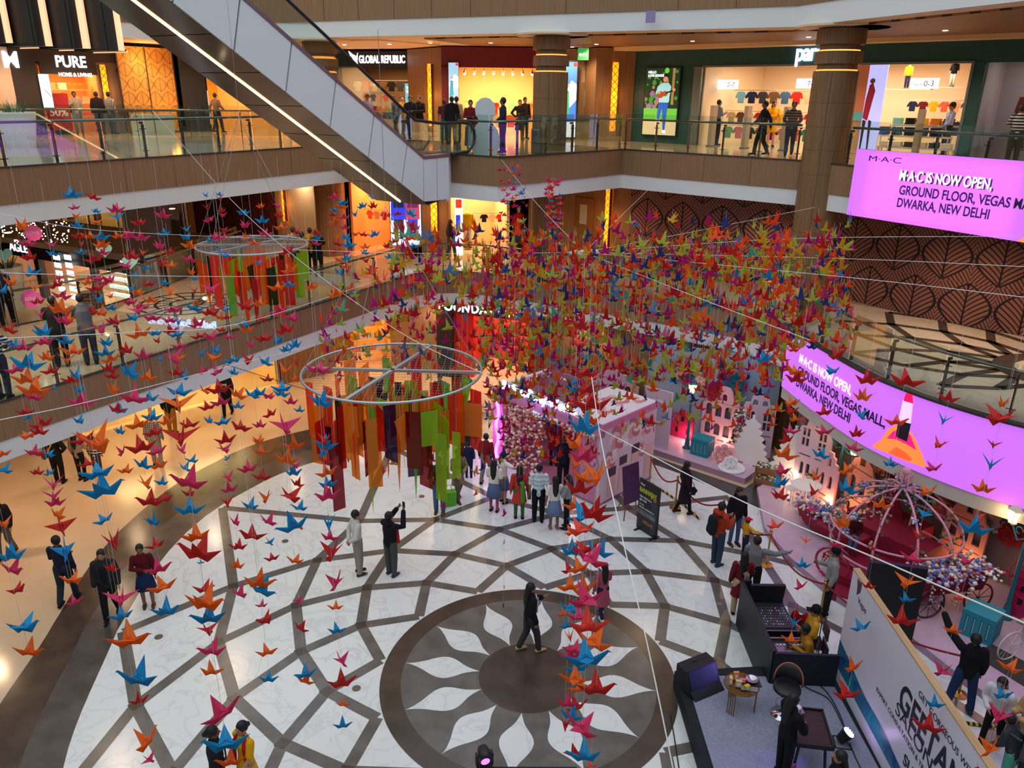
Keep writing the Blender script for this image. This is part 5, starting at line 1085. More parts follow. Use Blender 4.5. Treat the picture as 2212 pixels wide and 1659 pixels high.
for x,y,c,s,ln in ((1089,1172,'M',18,'mustard crane hanging low above the marble before the women'),(1087,1309,'N',20,'navy crane hanging low at the top of the medallion'),(1089,1269,'M',16,'mustard crane hanging just above the medallion ring'),(957,1095,'G',24,'magenta crane hanging at the feet of the man with a phone'),(955,1040,'F',26,'bright orange crane before the yellow bundle'),(1090,1110,'G',26,'magenta crane by the feet of the schoolgirls'),(793,1026,'N',18,'navy crane hanging left below the near chandelier'),(794,1005,'F',18,'orange crane hanging left below the near chandelier'),(775,980,'G',18,'magenta crane hanging left below the near chandelier'),(826,1020,'C',30,'coral crane hanging beside the pointed red strip'),(1028,955,'S',18,'steel blue crane right of the near chandelier'),(1122,1030,'G',18,'magenta crane against the red kurta'),(1025,1025,'G',24,'magenta crane right of the green kurta'),(1028,1067,'F',20,'orange crane below the green kurta')):
    D = 13.5;crane(ATD(x,y,D),s*D/FPX,c,random.uniform(0,6),4,(.1,.1),ln,'low hanging small cranes',False)
    p = ATD(x,y,D);b = MB();b.tube([(p.x,p.y,p.z+1.1),(p.x,p.y,p.z)],.0016,4);tag(b.obj('crane_thread',thread),'thin thread above the '+ln,'thread','threads of the low cranes')
# ---- long wires
wire_m = mat('white_cord',(226,224,222),.6)
for pts,r,lab_ in (([(0,907,6.5),(190,868,7.2),(480,795,9.5),(700,740,13)],.004,'white cord rising from the left edge over the beige floor'),([(0,731,7.5),(300,716,8.5),(553,690,10.5),(860,590,17)],.004,'white cord before the leaning men and the left fascia'),([(0,583,9),(90,592,9.5),(560,597,12.5),(700,585,15)],.004,'white cord before the SEPHORA shopfront'),
        ([(330,240,13.5),(560,490,14),(860,715,13),(1180,868,9.5),(1560,1062,6.5),(1890,1205,5.2),(2300,1384,4.2)],.0055,'long white cord crossing from the escalator to the lower right'),([(1278,815,8.0),(1300,960,7.2),(1345,1165,6.0),(1400,1400,5.0),(1462,1700,4.2)],.0055,'bright white cord running down past the medallion'),
        ([(1262,545,16),(1700,516,15.5),(2300,510,15)],.004,'upper white cord from the hub to the right wall'),([(1262,545,16),(1800,558,14),(2300,580,12)],.004,'middle white cord from the hub to the right wall'),([(1262,545,16),(1810,597,12),(2300,652,9.5)],.004,'lower white cord from the hub to the right wall'),
        ([(1262,545,16),(1500,500,18),(1760,448,21)],.004,'white cord from the hub up to the thick column'),([(1262,545,16),(1340,468,20),(1400,410,25)],.004,'white cord from the hub up to the amber light'),([(1262,545,16),(1160,440,19),(1083,345,24)],.004,'white cord from the hub up to the landing corner'),([(640,540,15),(960,548,15.5),(1262,545,16)],.004,'white cord from the far chandelier to the hub'),
        ([(480,785,12),(690,850,12),(900,905,12.3)],.005,'dark dotted cord behind the near chandelier'),([(0,462,11),(250,500,12),(700,520,16)],.003,'thin cord high before the left bulkhead'),([(1262,545,16),(1500,640,12),(1750,735,9.5)],.004,'white cord from the hub through the dense cranes')):
    P = [ATD(*q) for q in pts];b = MB();b.tube(catmull(P,8),r,5);tag(b.obj('white_wire' if 'dark' not in lab_ else 'dark_wire',wire_m if 'dark' not in lab_ else black_p),lab_,'cord')
p = ATD(1262,545,16);b = MB()
for k in range(5):b.tube([p+Vector((.3*math.cos(a*.5+k),.1*math.sin(a*.7+k),.04*math.sin(a+k))) for a in range(9)],.008,5)
tag(b.obj('wire_knot',wire_m),'knotted bundle of white cords at the hub above the flock','cord knot')
# ---- acrylic chandeliers
ACR = {'orange':(255,120,30),'amber':(250,170,30),'red':(230,40,30),'lime':(190,230,40),'coral':(255,96,70),'green':(20,90,50),'deep_red':(170,16,16),'yellow_green':(150,220,70),'violet':(70,20,110),'pink':(250,80,110),'black':(30,20,16)}
def acrylic(k):
    rgb = ACR[k];m = bpy.data.materials.get('acrylic_'+k)
    if m:return m
    m = bpy.data.materials.new('acrylic_'+k);m.use_nodes = True;n,l = m.node_tree.nodes,m.node_tree.links;n.remove(n['Principled BSDF'])
    t = n.new('ShaderNodeBsdfTransparent');t.inputs[0].default_value = (*[min(1,v*.75+.25) for v in lin(rgb)],1);d = n.new('ShaderNodeBsdfTranslucent');d.inputs[0].default_value = (*lin(rgb),1);d2 = n.new('ShaderNodeBsdfDiffuse');d2.inputs[0].default_value = (*lin(rgb),1);g = n.new('ShaderNodeBsdfGlossy');g.inputs['Roughness'].default_value = .08
    a = n.new('ShaderNodeMixShader');a.inputs[0].default_value = .5;l.new(d.outputs[0],a.inputs[1]);l.new(d2.outputs[0],a.inputs[2])
    c = n.new('ShaderNodeMixShader');c.inputs[0].default_value = .3 if k in ('green','deep_red','violet','black') else .42;l.new(t.outputs[0],c.inputs[1]);l.new(a.outputs[0],c.inputs[2])
    e = n.new('ShaderNodeMixShader');e.inputs[0].default_value = .05;l.new(c.outputs[0],e.inputs[1]);l.new(g.outputs[0],e.inputs[2]);l.new(e.outputs[0],n['Material Output'].inputs[0]);return m
steel_l = mat('galvanised',(178,182,182),.35,.7)
def chandelier(label,cpx,D,R,n,drop,seed,spoke_a,lens):
    random.seed(seed);c = ATD(cpx[0],cpx[1],D);r = thing('acrylic_chandelier',label,'chandelier',c)
    b = MB();b.tube([(R*math.cos(2*PI*i/64),R*math.sin(2*PI*i/64),0) for i in range(64)],.022,8,closed=True);b.obj('ring',steel_l,r,smooth=True)
    for a in spoke_a:b = MB();b.box((0,0,.0),(2*R,.06,.04),a);b.obj('spoke',steel_l,r)
    b = MB()
    for i in range(-12,13):
        x = i*R/12.5;h = math.sqrt(max(0,R*R-x*x))
        b.tube([(x,-h,.012),(x,h,.012)],.0025,3);b.tube([(-h,x,.012),(h,x,.012)],.0025,3)
    b.obj('wire_mesh',mat('mesh_wire',(150,152,150),.5,.5),r)
    ks = ['orange']*6+['amber']*5+['red']*3+['coral']*4+['lime']*4+['yellow_green']*2+['green']*2+['deep_red']*2+['pink']+['violet']+['black']
    tb = MB()
    for i in range(n):
        rr = R*math.sqrt((i+.5)/n)*.97;a = i*2.39996+.3;x,y = rr*math.cos(a),rr*math.sin(a);k = random.choice(ks);w = random.uniform(.07,.15)*R/1.5;L = random.uniform(*lens);top =-random.uniform(.12,.55*drop);ya = random.uniform(0,PI)
        sh = random.random();d = (math.cos(ya),math.sin(ya));th_ = .006
        P = [(-w,0),(w,random.uniform(-.08,.08)),(w,-L),(-w,-L+random.uniform(-.1,.1))] if sh < .72 else ([(-w,0),(w,-.1),(w*.3,-L*1.25)] if sh < .9 else [(-w,-.05),(w,0),(w*.8,-L*1.1),(0,-L*.8)])
        m = len(P);nx,ny =-d[1]*th_,d[0]*th_;V = [(x+p[0]*d[0],y+p[0]*d[1],top+p[1]) for p in P];V += [(q[0]+nx,q[1]+ny,q[2]) for q in V]
        b = MB();b.add(V,[tuple(range(m)),tuple(range(2*m-1,m-1,-1))]+[(j,m+j,m+(j+1)%m,(j+1)%m) for j in range(m)]);b.obj('acrylic_strip',acrylic(k),r)
        tb.tube([(x,y,0),(x,y,top)],.0015,3)
    tag(tb.obj('strip_threads',thread,r),kind='stuff')
    b = MB()
    for k in range(4):a = spoke_a[k%2]+(PI if k > 1 else 0);b.tube([(R*math.cos(a),R*math.sin(a),0),(0,0,2.6)],.004,4)
    b.tube([(0,0,2.6),(0,0,5)],.004,4);b.obj('suspension_cable',steel_l,r)
    return r
chandelier('round steel hoop chandelier with long coloured acrylic strips above the marble floor',(848,800),12.0,1.43,92,1.5,4,(math.radians(-2),math.radians(70)),(.5,1.15))
chandelier('smaller far hoop chandelier of coloured acrylic strips by the left gallery',(545,529),17.5,1.14,60,1.0,9,(math.radians(6),math.radians(62)),(.55,1.0))
# ================================================================ KIOSK, PINK STREET SET, STAGE
pinkw = mat('kiosk_white',(232,222,230),.5);mauve = mat('kiosk_mauve',(158,104,130),.6);rose = mat('kiosk_rose',(214,132,172),.55)
KA,KB,KD = Vector((2.5,19.72)),Vector((4.32,21.55)),Vector((-.56,22.8));ku = (KB-KA).normalized();kv = (KD-KA).normalized()
kz = math.atan2(ku.y,ku.x)      # local x = along the right wall, local y = along the front towards the left
KL,KW,KH = (KB-KA).length,(KD-KA).length,2.5
ks = thing('flower_kiosk','pink pop-up kiosk with flower walls and glowing script lettering','kiosk',(KA.x,KA.y,.0),kz)
def kb(name,m,boxes,smooth=False):
    b = MB()
    for x0,x1,y0,y1,z0,z1 in boxes:b.box(((x0+x1)/2,(y0+y1)/2,(z0+z1)/2),(x1-x0,y1-y0,z1-z0))
    return b.obj(name,m,ks)
kb('floor_plate',mauve,[(0,KL,0,KW,.02,.09)])
rw = kb('right_wall',mat('kiosk_print',(226,206,214),.5),[(0,KL,0,.1,.09,KH)])
kb('back_wall',mauve,[(KL-.1,KL,.1,KW,.09,KH)]);kb('left_wall',pinkw,[(0,KL,KW-.12,KW,.09,KH)])
kb('front_pier',rose,[(0,.12,.1,.75,.09,KH),(-.02,.12,KW-.45,KW,.09,KH-.2)])
kb('front_beam',rose,[(-.04,.14,0,KW,KH-.35,KH)])
rf = kb('roof',pinkw,[(0,KL,0,1.75,KH,KH+.06),(0,.5,1.7,3.4,KH,KH+.05)])
kb('roof_edge',rose,[(-.05,KL+.03,-.05,.0,KH-.12,KH+.07),(-.05,0,0,1.75,KH-.08,KH+.07)])
kb('mauve_roof',mat('mauve_roof',(120,78,104),.6),[(.5,KL,1.75,KW,KH-.25,KH-.2)])
b = MB();random.seed(5)     # printed peonies on the right wall and the roof
def peony(b,c,r,ax,ay,nrm,d):
    for k in range(3):
        for j in range(6):
            a = j*PI/3+k*.5;q = c+ax*(math.cos(a)*r*(.66-.22*k))+ay*(math.sin(a)*r*(.66-.22*k))+nrm*(d+.001*k+.0001*j)
            b.add([q+ax*(math.cos(t*PI/5)*r*(.42-.1*k))+ay*(math.sin(t*PI/5)*r*(.36-.08*k)) for t in range(10)],[tuple(range(10))],(j+k)%3)
X3,Y3,Z3_ = Vector((1,0,0)),Vector((0,1,0)),Vector((0,0,1))
for x,z,r in ((.75,1.95,.42),(1.5,2.05,.36),(.45,1.35,.3),(2.1,1.9,.3),(1.9,1.2,.26)):peony(b,Vector((x,-.002,z)),r,X3,Z3_,-Y3,.002)
for x,y,r in ((.8,.7,.38),(1.7,.9,.42),(2.2,.5,.3),(1.2,1.4,.25)):peony(b,Vector((x,y,KH+.061)),r,X3,Y3,Z3_,.002)
b.obj('printed_peonies',[mat('peony_a',(240,222,222),.6),mat('peony_b',(226,170,172),.6),mat('peony_c',(204,120,124),.6)],rw)
b = MB()
for x,z,w,h,i in ((.55,.95,.34,.26,0),(.55,.5,.34,.6,1),(1.05,1.15,.34,.26,0),(1.05,.6,.34,.7,1),(1.62,1.35,.34,.26,0),(1.62,.85,.34,.7,1),(.6,1.5,.2,.24,2),(1.1,1.68,.22,.24,2),(2.3,.8,.3,1.0,1)):b.box((x,-.012,z),(w,.012,h),mi=i)
b.obj('printed_bottles',[mat('label_plum',(70,36,60),.5),mat('bottle_peach',(232,186,176),.5),mat('cap_white',(240,236,232),.5)],rw)
def blossoms(name,n,fn,cols,r,parent,seed=1,kind='stuff'):
    random.seed(seed);b = MB()
    for i in range(int(n*1.5)):
        p = fn();k = random.uniform(.6,1.25)*r*.74;b.ball(p,k,6,4,random.randrange(len(cols)),(1,1,.8))
    o = b.obj(name,cols,parent,smooth=True);o['kind'] = kind;return o
fl_c = [mat('bloom_cream',(236,222,190),.8),mat('bloom_rose',(196,70,90),.8),mat('bloom_peach',(230,178,150),.8),mat('bloom_wine',(130,40,60),.8),mat('bloom_ivory',(240,234,222),.8)]
blossoms('flower_wall',700,lambda:(KL-.15+random.uniform(-.06,0),random.uniform(.2,KW-.2),random.uniform(.15,KH-.1)),fl_c,.075,ks,2)
blossoms('flower_side',420,lambda:(random.uniform(.1,KL-.15),KW-.18+random.uniform(-.05,.03),random.uniform(.12,KH-.05)),fl_c,.075,ks,3)
blossoms('flower_front',330,lambda:(-.05+random.uniform(-.04,.03),random.uniform(2.2,KW-.5),random.uniform(.12,KH-.4)) if random.random() < .62 else (-.05,random.uniform(.2,KW-.2),random.uniform(KH-.42,KH-.3)),fl_c,.07,ks,4)
b = MB();peony(b,Vector((-.03,.42,1.3)),.36,Y3,Z3_,-X3,.02)
for k in range(3):
    for j in range(7):a = j*.9+k*.4;b.ball((-.06-.03*k,.42+math.cos(a)*(.26-.09*k),1.3+math.sin(a)*(.26-.09*k)),.1,8,5,(j+k)%3,(.35,1,1))
b.obj('paper_peony',[mat('peony_lilac',(214,160,196),.7),mat('peony_pink',(226,150,190),.7),mat('peony_mauve',(190,120,170),.7)],ks,smooth=True)
b = MB();b.tube([(-.06,KW-.25+.06*math.sin(i*1.3),.15+i*.19) for i in range(12)],.05,8);b.obj('neon_strip',mat('neon_magenta',(236,110,255),.4,emit=5,ecol=(226,90,255)),ks,smooth=True)
neon = mat('neon_blue',(230,236,255),.4,emit=6,ecol=(170,190,255))
t_ = text_mesh('lettering','Bath & Body Works',.42,neon,Matrix.Translation((-.06,KW-.45,KH+.06)) @ Matrix.Rotation(-PI/2,4,'Z') @ Matrix.Rotation(PI/2,4,'X'),ks,.03,False,sx=.86)
b = MB();b.box((-.03,KW-1.9,KH+.03),(.03,3.0,.05));b.obj('sign_ledge',rose,ks)
q = KA+ku*1.3+kv*2.2;lamp('kiosk_inner_lamp','POINT',(q.x,q.y,2.1),45,(255,214,220),.3)
q = KA+ku*-.4+kv*(KW-.2);lamp('neon_lamp','POINT',(q.x,q.y,1.2),14,(220,90,255),.2)
q = KA+ku*-.35+kv*(KW-2.0);lamp('lettering_lamp','POINT',(q.x,q.y,2.7),10,(150,170,255),.3)
# ---------------------------------------------------------------- pink street set
plat_m = noisy('platform_lilac',(206,176,196),(196,164,186),scale=3,rough=.45)
def slab2(name,P,z,label,m=plat_m,edge=None):
    b = MB();b.prism([p[:2] for p in P],.01,z,1,0);return tag(b.obj(name,[m,edge or mat('platform_edge',(176,140,166),.5)]),label,'platform')
slab2('set_platform',[(4.54,23.35),(7.08,21.22),(8.05,22.3),(8.15,23.1),(4.9,24.7)],.2,'lilac platform carrying the first pink houses, left of the thick column')
slab2('set_platform',[(7.3,20.7),(6.85,18.4),(7.05,17.0),(7.55,15.5),(8.1,14.6),(8.63,14.0),(9.0,12.95),(9.6,11.6),(14,10.4),(14,14.4),(11.9,15.7),(10.6,17.7),(9.7,19.5),(8.9,21.1),(8.3,21.6)],.18,'large lilac platform under the flower carriage and lamp posts')
wall('wall_set_left',[(4.6,25.0),(7.0,24.0),(8.55,23.4)],0,3.3,mat('set_blue_grey',(146,164,186),.6))
wall('wall_set_right',[(8.95,22.6),(9.35,20.6),(10.0,19.3),(10.9,17.8),(12.2,16.0),(15,13.4)],0,3.3,noisy('set_taupe',(146,126,124),(132,112,112),scale=1.5,rough=.6))
b = MB();b.prism([(4.4,23.3),(7.05,21.0),(8.4,22.4),(9.4,24.6),(4.6,26)],.001,.008);b.obj('floor_set',beige_tile)['kind'] = 'structure'
def arch(x,z,w,h,n=6):return [(x-w/2,z),(x+w/2,z),(x+w/2,z+h-w/2)]+[(x+w/2*math.cos(PI*i/n),z+h-w/2+w/2*math.sin(PI*i/n)) for i in range(1,n)]+[(x-w/2,z+h-w/2)]
def rect(x,z,w,h):return [(x-w/2,z),(x+w/2,z),(x+w/2,z+h),(x-w/2,z+h)]
def gable(w,h,style):
    if style == 'bell':k = [(w/2,0),(w/2,h*.66),(w*.40,h*.70),(w*.33,h*.80),(w*.2,h*.84),(w*.17,h*.93),(w*.1,h*.99),(0,h)]
    elif style == 'step':k = [(w/2,0),(w/2,h*.72),(w*.42,h*.74),(w*.42,h*.82),(w*.27,h*.84),(w*.27,h*.92),(w*.14,h*.94),(w*.12,h)]
    elif style == 'tri':k = [(w/2,0),(w/2,h*.62),(w*.62,h*.6),(0,h)]
    else:k = [(w/2,0),(w/2,h*.76),(w*.46,h*.82),(w*.3,h*.84),(w*.26,h*.93),(w*.16,h*.97),(0,h)]
    return k+[(-x,z) for x,z in reversed(k) if x > 0]
def house(p,face,w,h,style,m,wins,label,group=None,base=.18):
    r = thing('house_facade',label,'house cut-out',(p[0],p[1],base),face,group)
    b = MB();b.sheet(gable(w,h,style),wins,.07,Matrix.Translation((0,.035,0)) @ Matrix.Rotation(PI/2,4,'X'));b.obj('front_board',m,r)
    b = MB();b.sheet(rect(0,.05,w*.94,h*.72),[],.02,Matrix.Translation((0,.1,0)) @ Matrix.Rotation(PI/2,4,'X'));b.obj('window_backing',mat('window_dark',(92,84,100),.5),r)
    b = MB();b.box((0,.2,.04),(w,.35,.08));b.obj('plinth',mat('plinth_white',(232,226,226),.5),r)
    return r
def grid(x,z,nx,nz,w,h,dx,dz):return [rect(x+i*dx,z+j*dz,w,h) for i in range(nx) for j in range(nz)]
hp = mat('house_pink',(226,176,196),.6);hl = mat('house_lilac',(222,196,214),.6);hc = mat('house_coral',(220,150,136),.6);hm = mat('house_magenta',(176,26,84),.55)
af = math.atan2(-1.0,1.25)
house((6.95,23.75),af,1.45,2.05,'bell',hp,[arch(-.5+.33*i,.95,.22,.42) for i in range(4)]+[arch(-.5+.33*i,.3,.22,.42) for i in range(4)]+[rect(-.35+.35*i,.12,.25,.05) for i in range(3)]+[arch(0,1.55,.16,.24)]+[rect(0,1.45,1.2,.03)],'pink arched-window house cut-out behind the small teal crate')
house((7.85,22.95),af+.25,1.0,2.15,'round',hl,grid(-.32,.9,2,2,.1,.28,.13,.32)+grid(.2,.9,2,2,.1,.28,.13,.32)+[rect(-.25,.7,.36,.04),rect(.25,.7,.36,.04)]+[arch(-.28,.3,.12,.3),arch(-.1,.3,.12,.3),arch(.25,.3,.12,.3)]+[arch(-.15,1.72,.16,.2),arch(.15,1.72,.16,.2)],'tall lilac gabled house cut-out beside the thick column')
house((5.75,24.2),af,.8,1.05,'tri',hm,[arch(0,.62,.12,.2),rect(-.2,.2,.12,.2),rect(.2,.2,.12,.2)],'small magenta house cut-out behind the slim lamp post')
house((3.55,26.2),math.atan2(-.35,1),2.0,1.9,'step',hp,[arch(-.6+.3*i,.9,.2,.45) for i in range(5)]+[arch(-.6+.3*i,.25,.2,.45) for i in range(5)]+[rect(-.4,1.5,.12,.2)],'long pink house cut-out behind the kiosk roof',base=.02)
af2 = math.atan2(-1,.42)
house((8.75,20.55),af2+.28,1.05,2.35,'round',hl,grid(-.36,1.35,2,2,.1,.26,.13,.3)+grid(.16,1.35,2,2,.1,.26,.13,.3)+[rect(-.25,1.05,.36,.05),rect(.25,1.05,.36,.05),arch(0,2.02,.14,.2)]+[arch(-.3,.45,.12,.4),arch(-.1,.45,.12,.4),arch(.25,.45,.14,.4)],'tall lilac house cut-out left of the double lamp post')
house((8.85,19.6),af2,.7,1.7,'step',hp,[arch(0,1.25,.12,.28),arch(-.18,.62,.15,.4),arch(.12,.62,.15,.4),rect(-.1,.35,.3,.05),rect(.0,.2,.4,.05)],'narrow pink stepped-gable house cut-out behind the lamp post')
house((9.45,18.9),af2-.1,1.05,2.15,'bell',hc,[arch(-.02,1.6,.2,.32),rect(0,1.45,.8,.04)]+[arch(-.28,.75,.22,.5),arch(.1,.75,.22,.5),rect(0,.55,.8,.04),arch(-.3,.15,.16,.3),arch(0,.15,.16,.3)],'coral bell-gabled house cut-out right of the double lamp post')
house((11.15,16.75),af2+.12,1.05,1.95,'bell',hc,[arch(0,1.45,.16,.3),rect(.05,1.25,.7,.035)]+[arch(-.3,.7,.2,.42),arch(0,.7,.2,.42),arch(.3,.7,.2,.42)]+[rect(0,.5,.9,.03),arch(-.2,.08,.16,.22),arch(.15,.08,.16,.22)],'coral gabled house cut-out behind the flower cart')
house((11.45,14.55),af2+.2,.8,1.45,'tri',hm,[rect(-.15,.3,.1,.18),rect(.12,.3,.1,.18),rect(-.15,.62,.1,.18)],'magenta windmill house cut-out at the right edge')
b = MB();
for k in range(8):a = k*PI/4;b.box((.3*math.cos(a),-.06,1.0+.3*math.sin(a)),(.5,.015,.03),R=Matrix.Rotation(-a,3,'Y'))
b.tube([(.5*math.cos(i*PI/12),-.06,1.0+.5*math.sin(i*PI/12)) for i in range(24)],.015,5,closed=True)
o = b.obj('windmill_sails',hm,[q for q in COL.objects if q.name.startswith('house_facade')][-1])
lamp('house_foot_lamp','POINT',(8.75,19.3,.45),14,(255,190,120),.1);lamp('house_foot_lamp','POINT',(9.25,18.55,.45),14,(255,170,100),.1);lamp('house_foot_lamp','POINT',(10.95,16.35,.4),10,(255,180,110),.1);lamp('house_foot_lamp','POINT',(5.8,23.9,.4),12,(255,150,140),.1);lamp('house_foot_lamp','POINT',(6.9,23.4,.4),9,(255,190,150),.1);lamp('house_foot_lamp','POINT',(8.35,20.9,.5),10,(255,220,170),.1)
def flat_tree(p,rz,h,label):
    k = [(.0,0),(.07,0),(.07,.05)];n = 7;pts = [(.09,0),(.09,.04)]
    for i in range(n):w = .30*(1-i/n)+.05;z = .04+(.92-.04)*i/n;pts += [(w+.05,z+.01),(w+.06,z+.04),(w-.03,z+.10)]
    pts += [(.02,.95),(.025,1.0)]
    P = [(x*h,z*h) for x,z in pts]+[(-x*h,z*h) for x,z in reversed(pts)]
    b = MB();b.sheet(P,[],.05,Matrix.Translation((0,.025,0)) @ Matrix.Rotation(PI/2,4,'X'));o = b.obj('flat_tree',mat('tree_white',(238,234,236),.55));o.location = (p[0],p[1],.18);o.rotation_euler = (0,0,rz);return tag(o,label,'tree cut-out')
flat_tree((7.45,22.2),af,1.7,'white flat tree cut-out before the tall lilac house');flat_tree((8.45,21.3),af2+.5,1.75,'white flat tree cut-out right of the thick column')
lampm = mat('lamp_post_teal',(20,106,124),.4);lglow = mat('lantern_glow',(255,226,170),.5,emit=5,ecol=(255,204,130))
def lamp_post(p,h,label,heads,rz=0,cream_top=False):
    r = thing('street_lamp',label,'lamp post',(p[0],p[1],.18),rz);b = MB()
    b.lathe([(.15,0),(.15,.04),(.09,.1),(.07,.3),(.05,.4),(.04,h*.75),(.055,h*.76),(.035,h*.78),(.03,h)],(0,0,0),14);b.obj('post',lampm,r,smooth=True)
    if len(heads) > 1:
        b = MB()
        for x,z in heads:b.tube([(0,0,h*.86),(x*.5,0,h*.80),(x,0,z-.32)],.022,6);b.tube([(x*.5+.08*math.cos(a*.6),0,h*.9+.08*math.sin(a*.6)) for a in range(9)],.012,5)
        b.lathe([(.09,0),(.1,.08),(.02,.16),(.015,.2)],(0,0,h-.02),10);b.obj('bracket',lampm,r)
    for x,z in heads:
        hd = MB();hd.lathe([(.05,-.34),(.07,-.3),(.085,-.3)],(x,0,z),6);hd.lathe([(.16,.0),(.17,.03),(.1,.1),(.05,.14),(.03,.2),(.0,.23)],(x,0,z),6)
        for k in range(6):a = k*PI/3;hd.tube([(x+.085*math.cos(a),.085*math.sin(a),z-.3),(x+.15*math.cos(a),.15*math.sin(a),z)],.01,4)
        hh = hd.obj('lantern_head',lampm if not cream_top else mat('lantern_cream',(214,206,176),.5),r);g = MB();g.lathe([(.075,-.29),(.138,-.01)],(x,0,z),6);g.obj('lantern_glass',lglow,hh)
        lamp('street_lamp_bulb','POINT',Vector((p[0],p[1],.18))+Matrix.Rotation(rz,3,'Z') @ Vector((x,-.2,z-.1)),7,(255,206,140),.08)
    return r
lamp_post((9.15,19.65),2.15,'teal lamp post with two glowing lanterns among the pink houses',[(-.42,2.35),(.36,2.05)],math.radians(-60))
lamp_post((5.77,23.4),2.0,'slim teal lamp post behind the small teal crate',[(0,2.25)])
lamp_post((11.1,14.65),2.35,'teal lamp post with a cream lantern at the right edge',[(-.38,2.5),(.36,2.4)],math.radians(-70),True)
tealc = mat('crate_teal',(22,136,156),.5)
def crate(c,d,rz,label,lid=True):
    r = thing('wooden_crate',label,'crate',(c[0],c[1],.185),rz);b = MB();w,dd,h = d
    b.box((0,0,h/2),(w*.96,dd*.96,h));b.obj('box_body',tealc,r);b = MB()
    for s in (-1,1):
        for z in (.03,h-.03):b.box((0,s*dd/2,z),(w,.03,.07));b.box((s*w/2,0,z),(.03,dd,.07))
        n = 5
        for i in range(n):x = (i-(n-1)/2)*w/(n-.6);b.box((x,s*dd/2,h/2),(w/n*.72,.025,h-.02));y = (i-(n-1)/2)*dd/(n-.6);b.box((s*w/2,y,h/2),(.025,dd/n*.72,h-.02))
    b.obj('slats',tealc,r);b = MB();b.box((0,0,h+.015),(w*1.04,dd*1.04,.05));b.obj('lid',tealc,r)
    b = MB()
    for s in (-1,1):
        for i in range(4):x = (i-1.5)*w/4.4;b.box((x,s*(dd/2-.004),h/2),(.016,.01,h-.2));b.box((s*(w/2-.004),(i-1.5)*dd/4.4,h/2),(.01,.016,h-.2))
    b.obj('gaps',mat('crate_gap',(190,206,208),.5),r);return r
crate((6.17,22.98),(.56,.5,.55),math.radians(-38),'small teal slatted crate by the slim lamp post');crate((10.18,14.06),(.62,.58,.58),math.radians(-47),'large teal slatted crate at the right of the set');crate((8.35,19.15),(.62,.3,.24),math.radians(-15),'low pale teal crate at the foot of the double lamp post')
# big paper flowers
def paper_flower(p,nrm,r,cols,label):
    nrm = Vector(nrm).normalized();ax = Vector((-nrm.y,nrm.x,0)).normalized();ay = nrm.cross(ax)
    b = MB();random.seed(int(p[0]*100+p[2]*10))
    for k in range(4):
        m = 8-k;rr = r*(1-.23*k)
        for j in range(m):
            a = 2*PI*j/m+k*.5;d = ax*math.cos(a)+ay*math.sin(a);e = nrm.cross(d);n0 = nrm*(.02+.07*k*r)
            cup = nrm*(.12*r+.10*r*k);V = [n0,d*rr*.55-e*rr*.34+n0+nrm*.05*r,d*rr*.9-e*rr*.26+cup,d*rr+cup*1.15,d*rr*.9+e*rr*.26+cup,d*rr*.55+e*rr*.34+n0+nrm*.05*r,d*rr*.5+n0]
            b.add(V,[(0,1,6),(1,2,6),(2,3,6),(3,4,6),(4,5,6),(5,0,6)],k%len(cols))
    o = b.obj('paper_flower',[mat('petal_%d_%d_%d'%c,c,.75) for c in cols]);o.location = p;return tag(o,label,'paper flower')
def on_set(x,y,path,off=.12):
    r = px_ray(x,y)
    for i in range(len(path)-1):
        a,c = Vector(path[i]),Vector(path[i+1]);t = c-a;det = r.x*(-t.y)+t.x*r.y
        if abs(det) < 1e-9:continue
        k = (a.x*(-t.y)+t.x*a.y)/det;u = (r.x*a.y-r.y*a.x)/det;u = ((Vector((r.x,r.y))*k-a).dot(t))/t.length_squared
        if -.02 <= u <= 1.02 and k > 0:
            q = Vector((r.x*k,r.y*k));n = Vector((t.y,-t.x)).normalized();q = q+n*off;return Vector((q.x,q.y,HC+r.z*k)),Vector((n.x,n.y,0))
WSL = [(4.6,25.0),(7.0,24.0),(8.55,23.4)];WSR = [(8.95,22.6),(9.35,20.6),(10.0,19.3),(10.9,17.8),(12.2,16.0),(15,13.4)]
crim,tealf,corf,blushf,roseg = [(170,20,40),(140,14,34)],[(20,110,130),(14,92,112)],[(226,130,120),(206,104,98)],[(226,190,184),(206,166,160)],[(216,160,160),(200,136,140)]
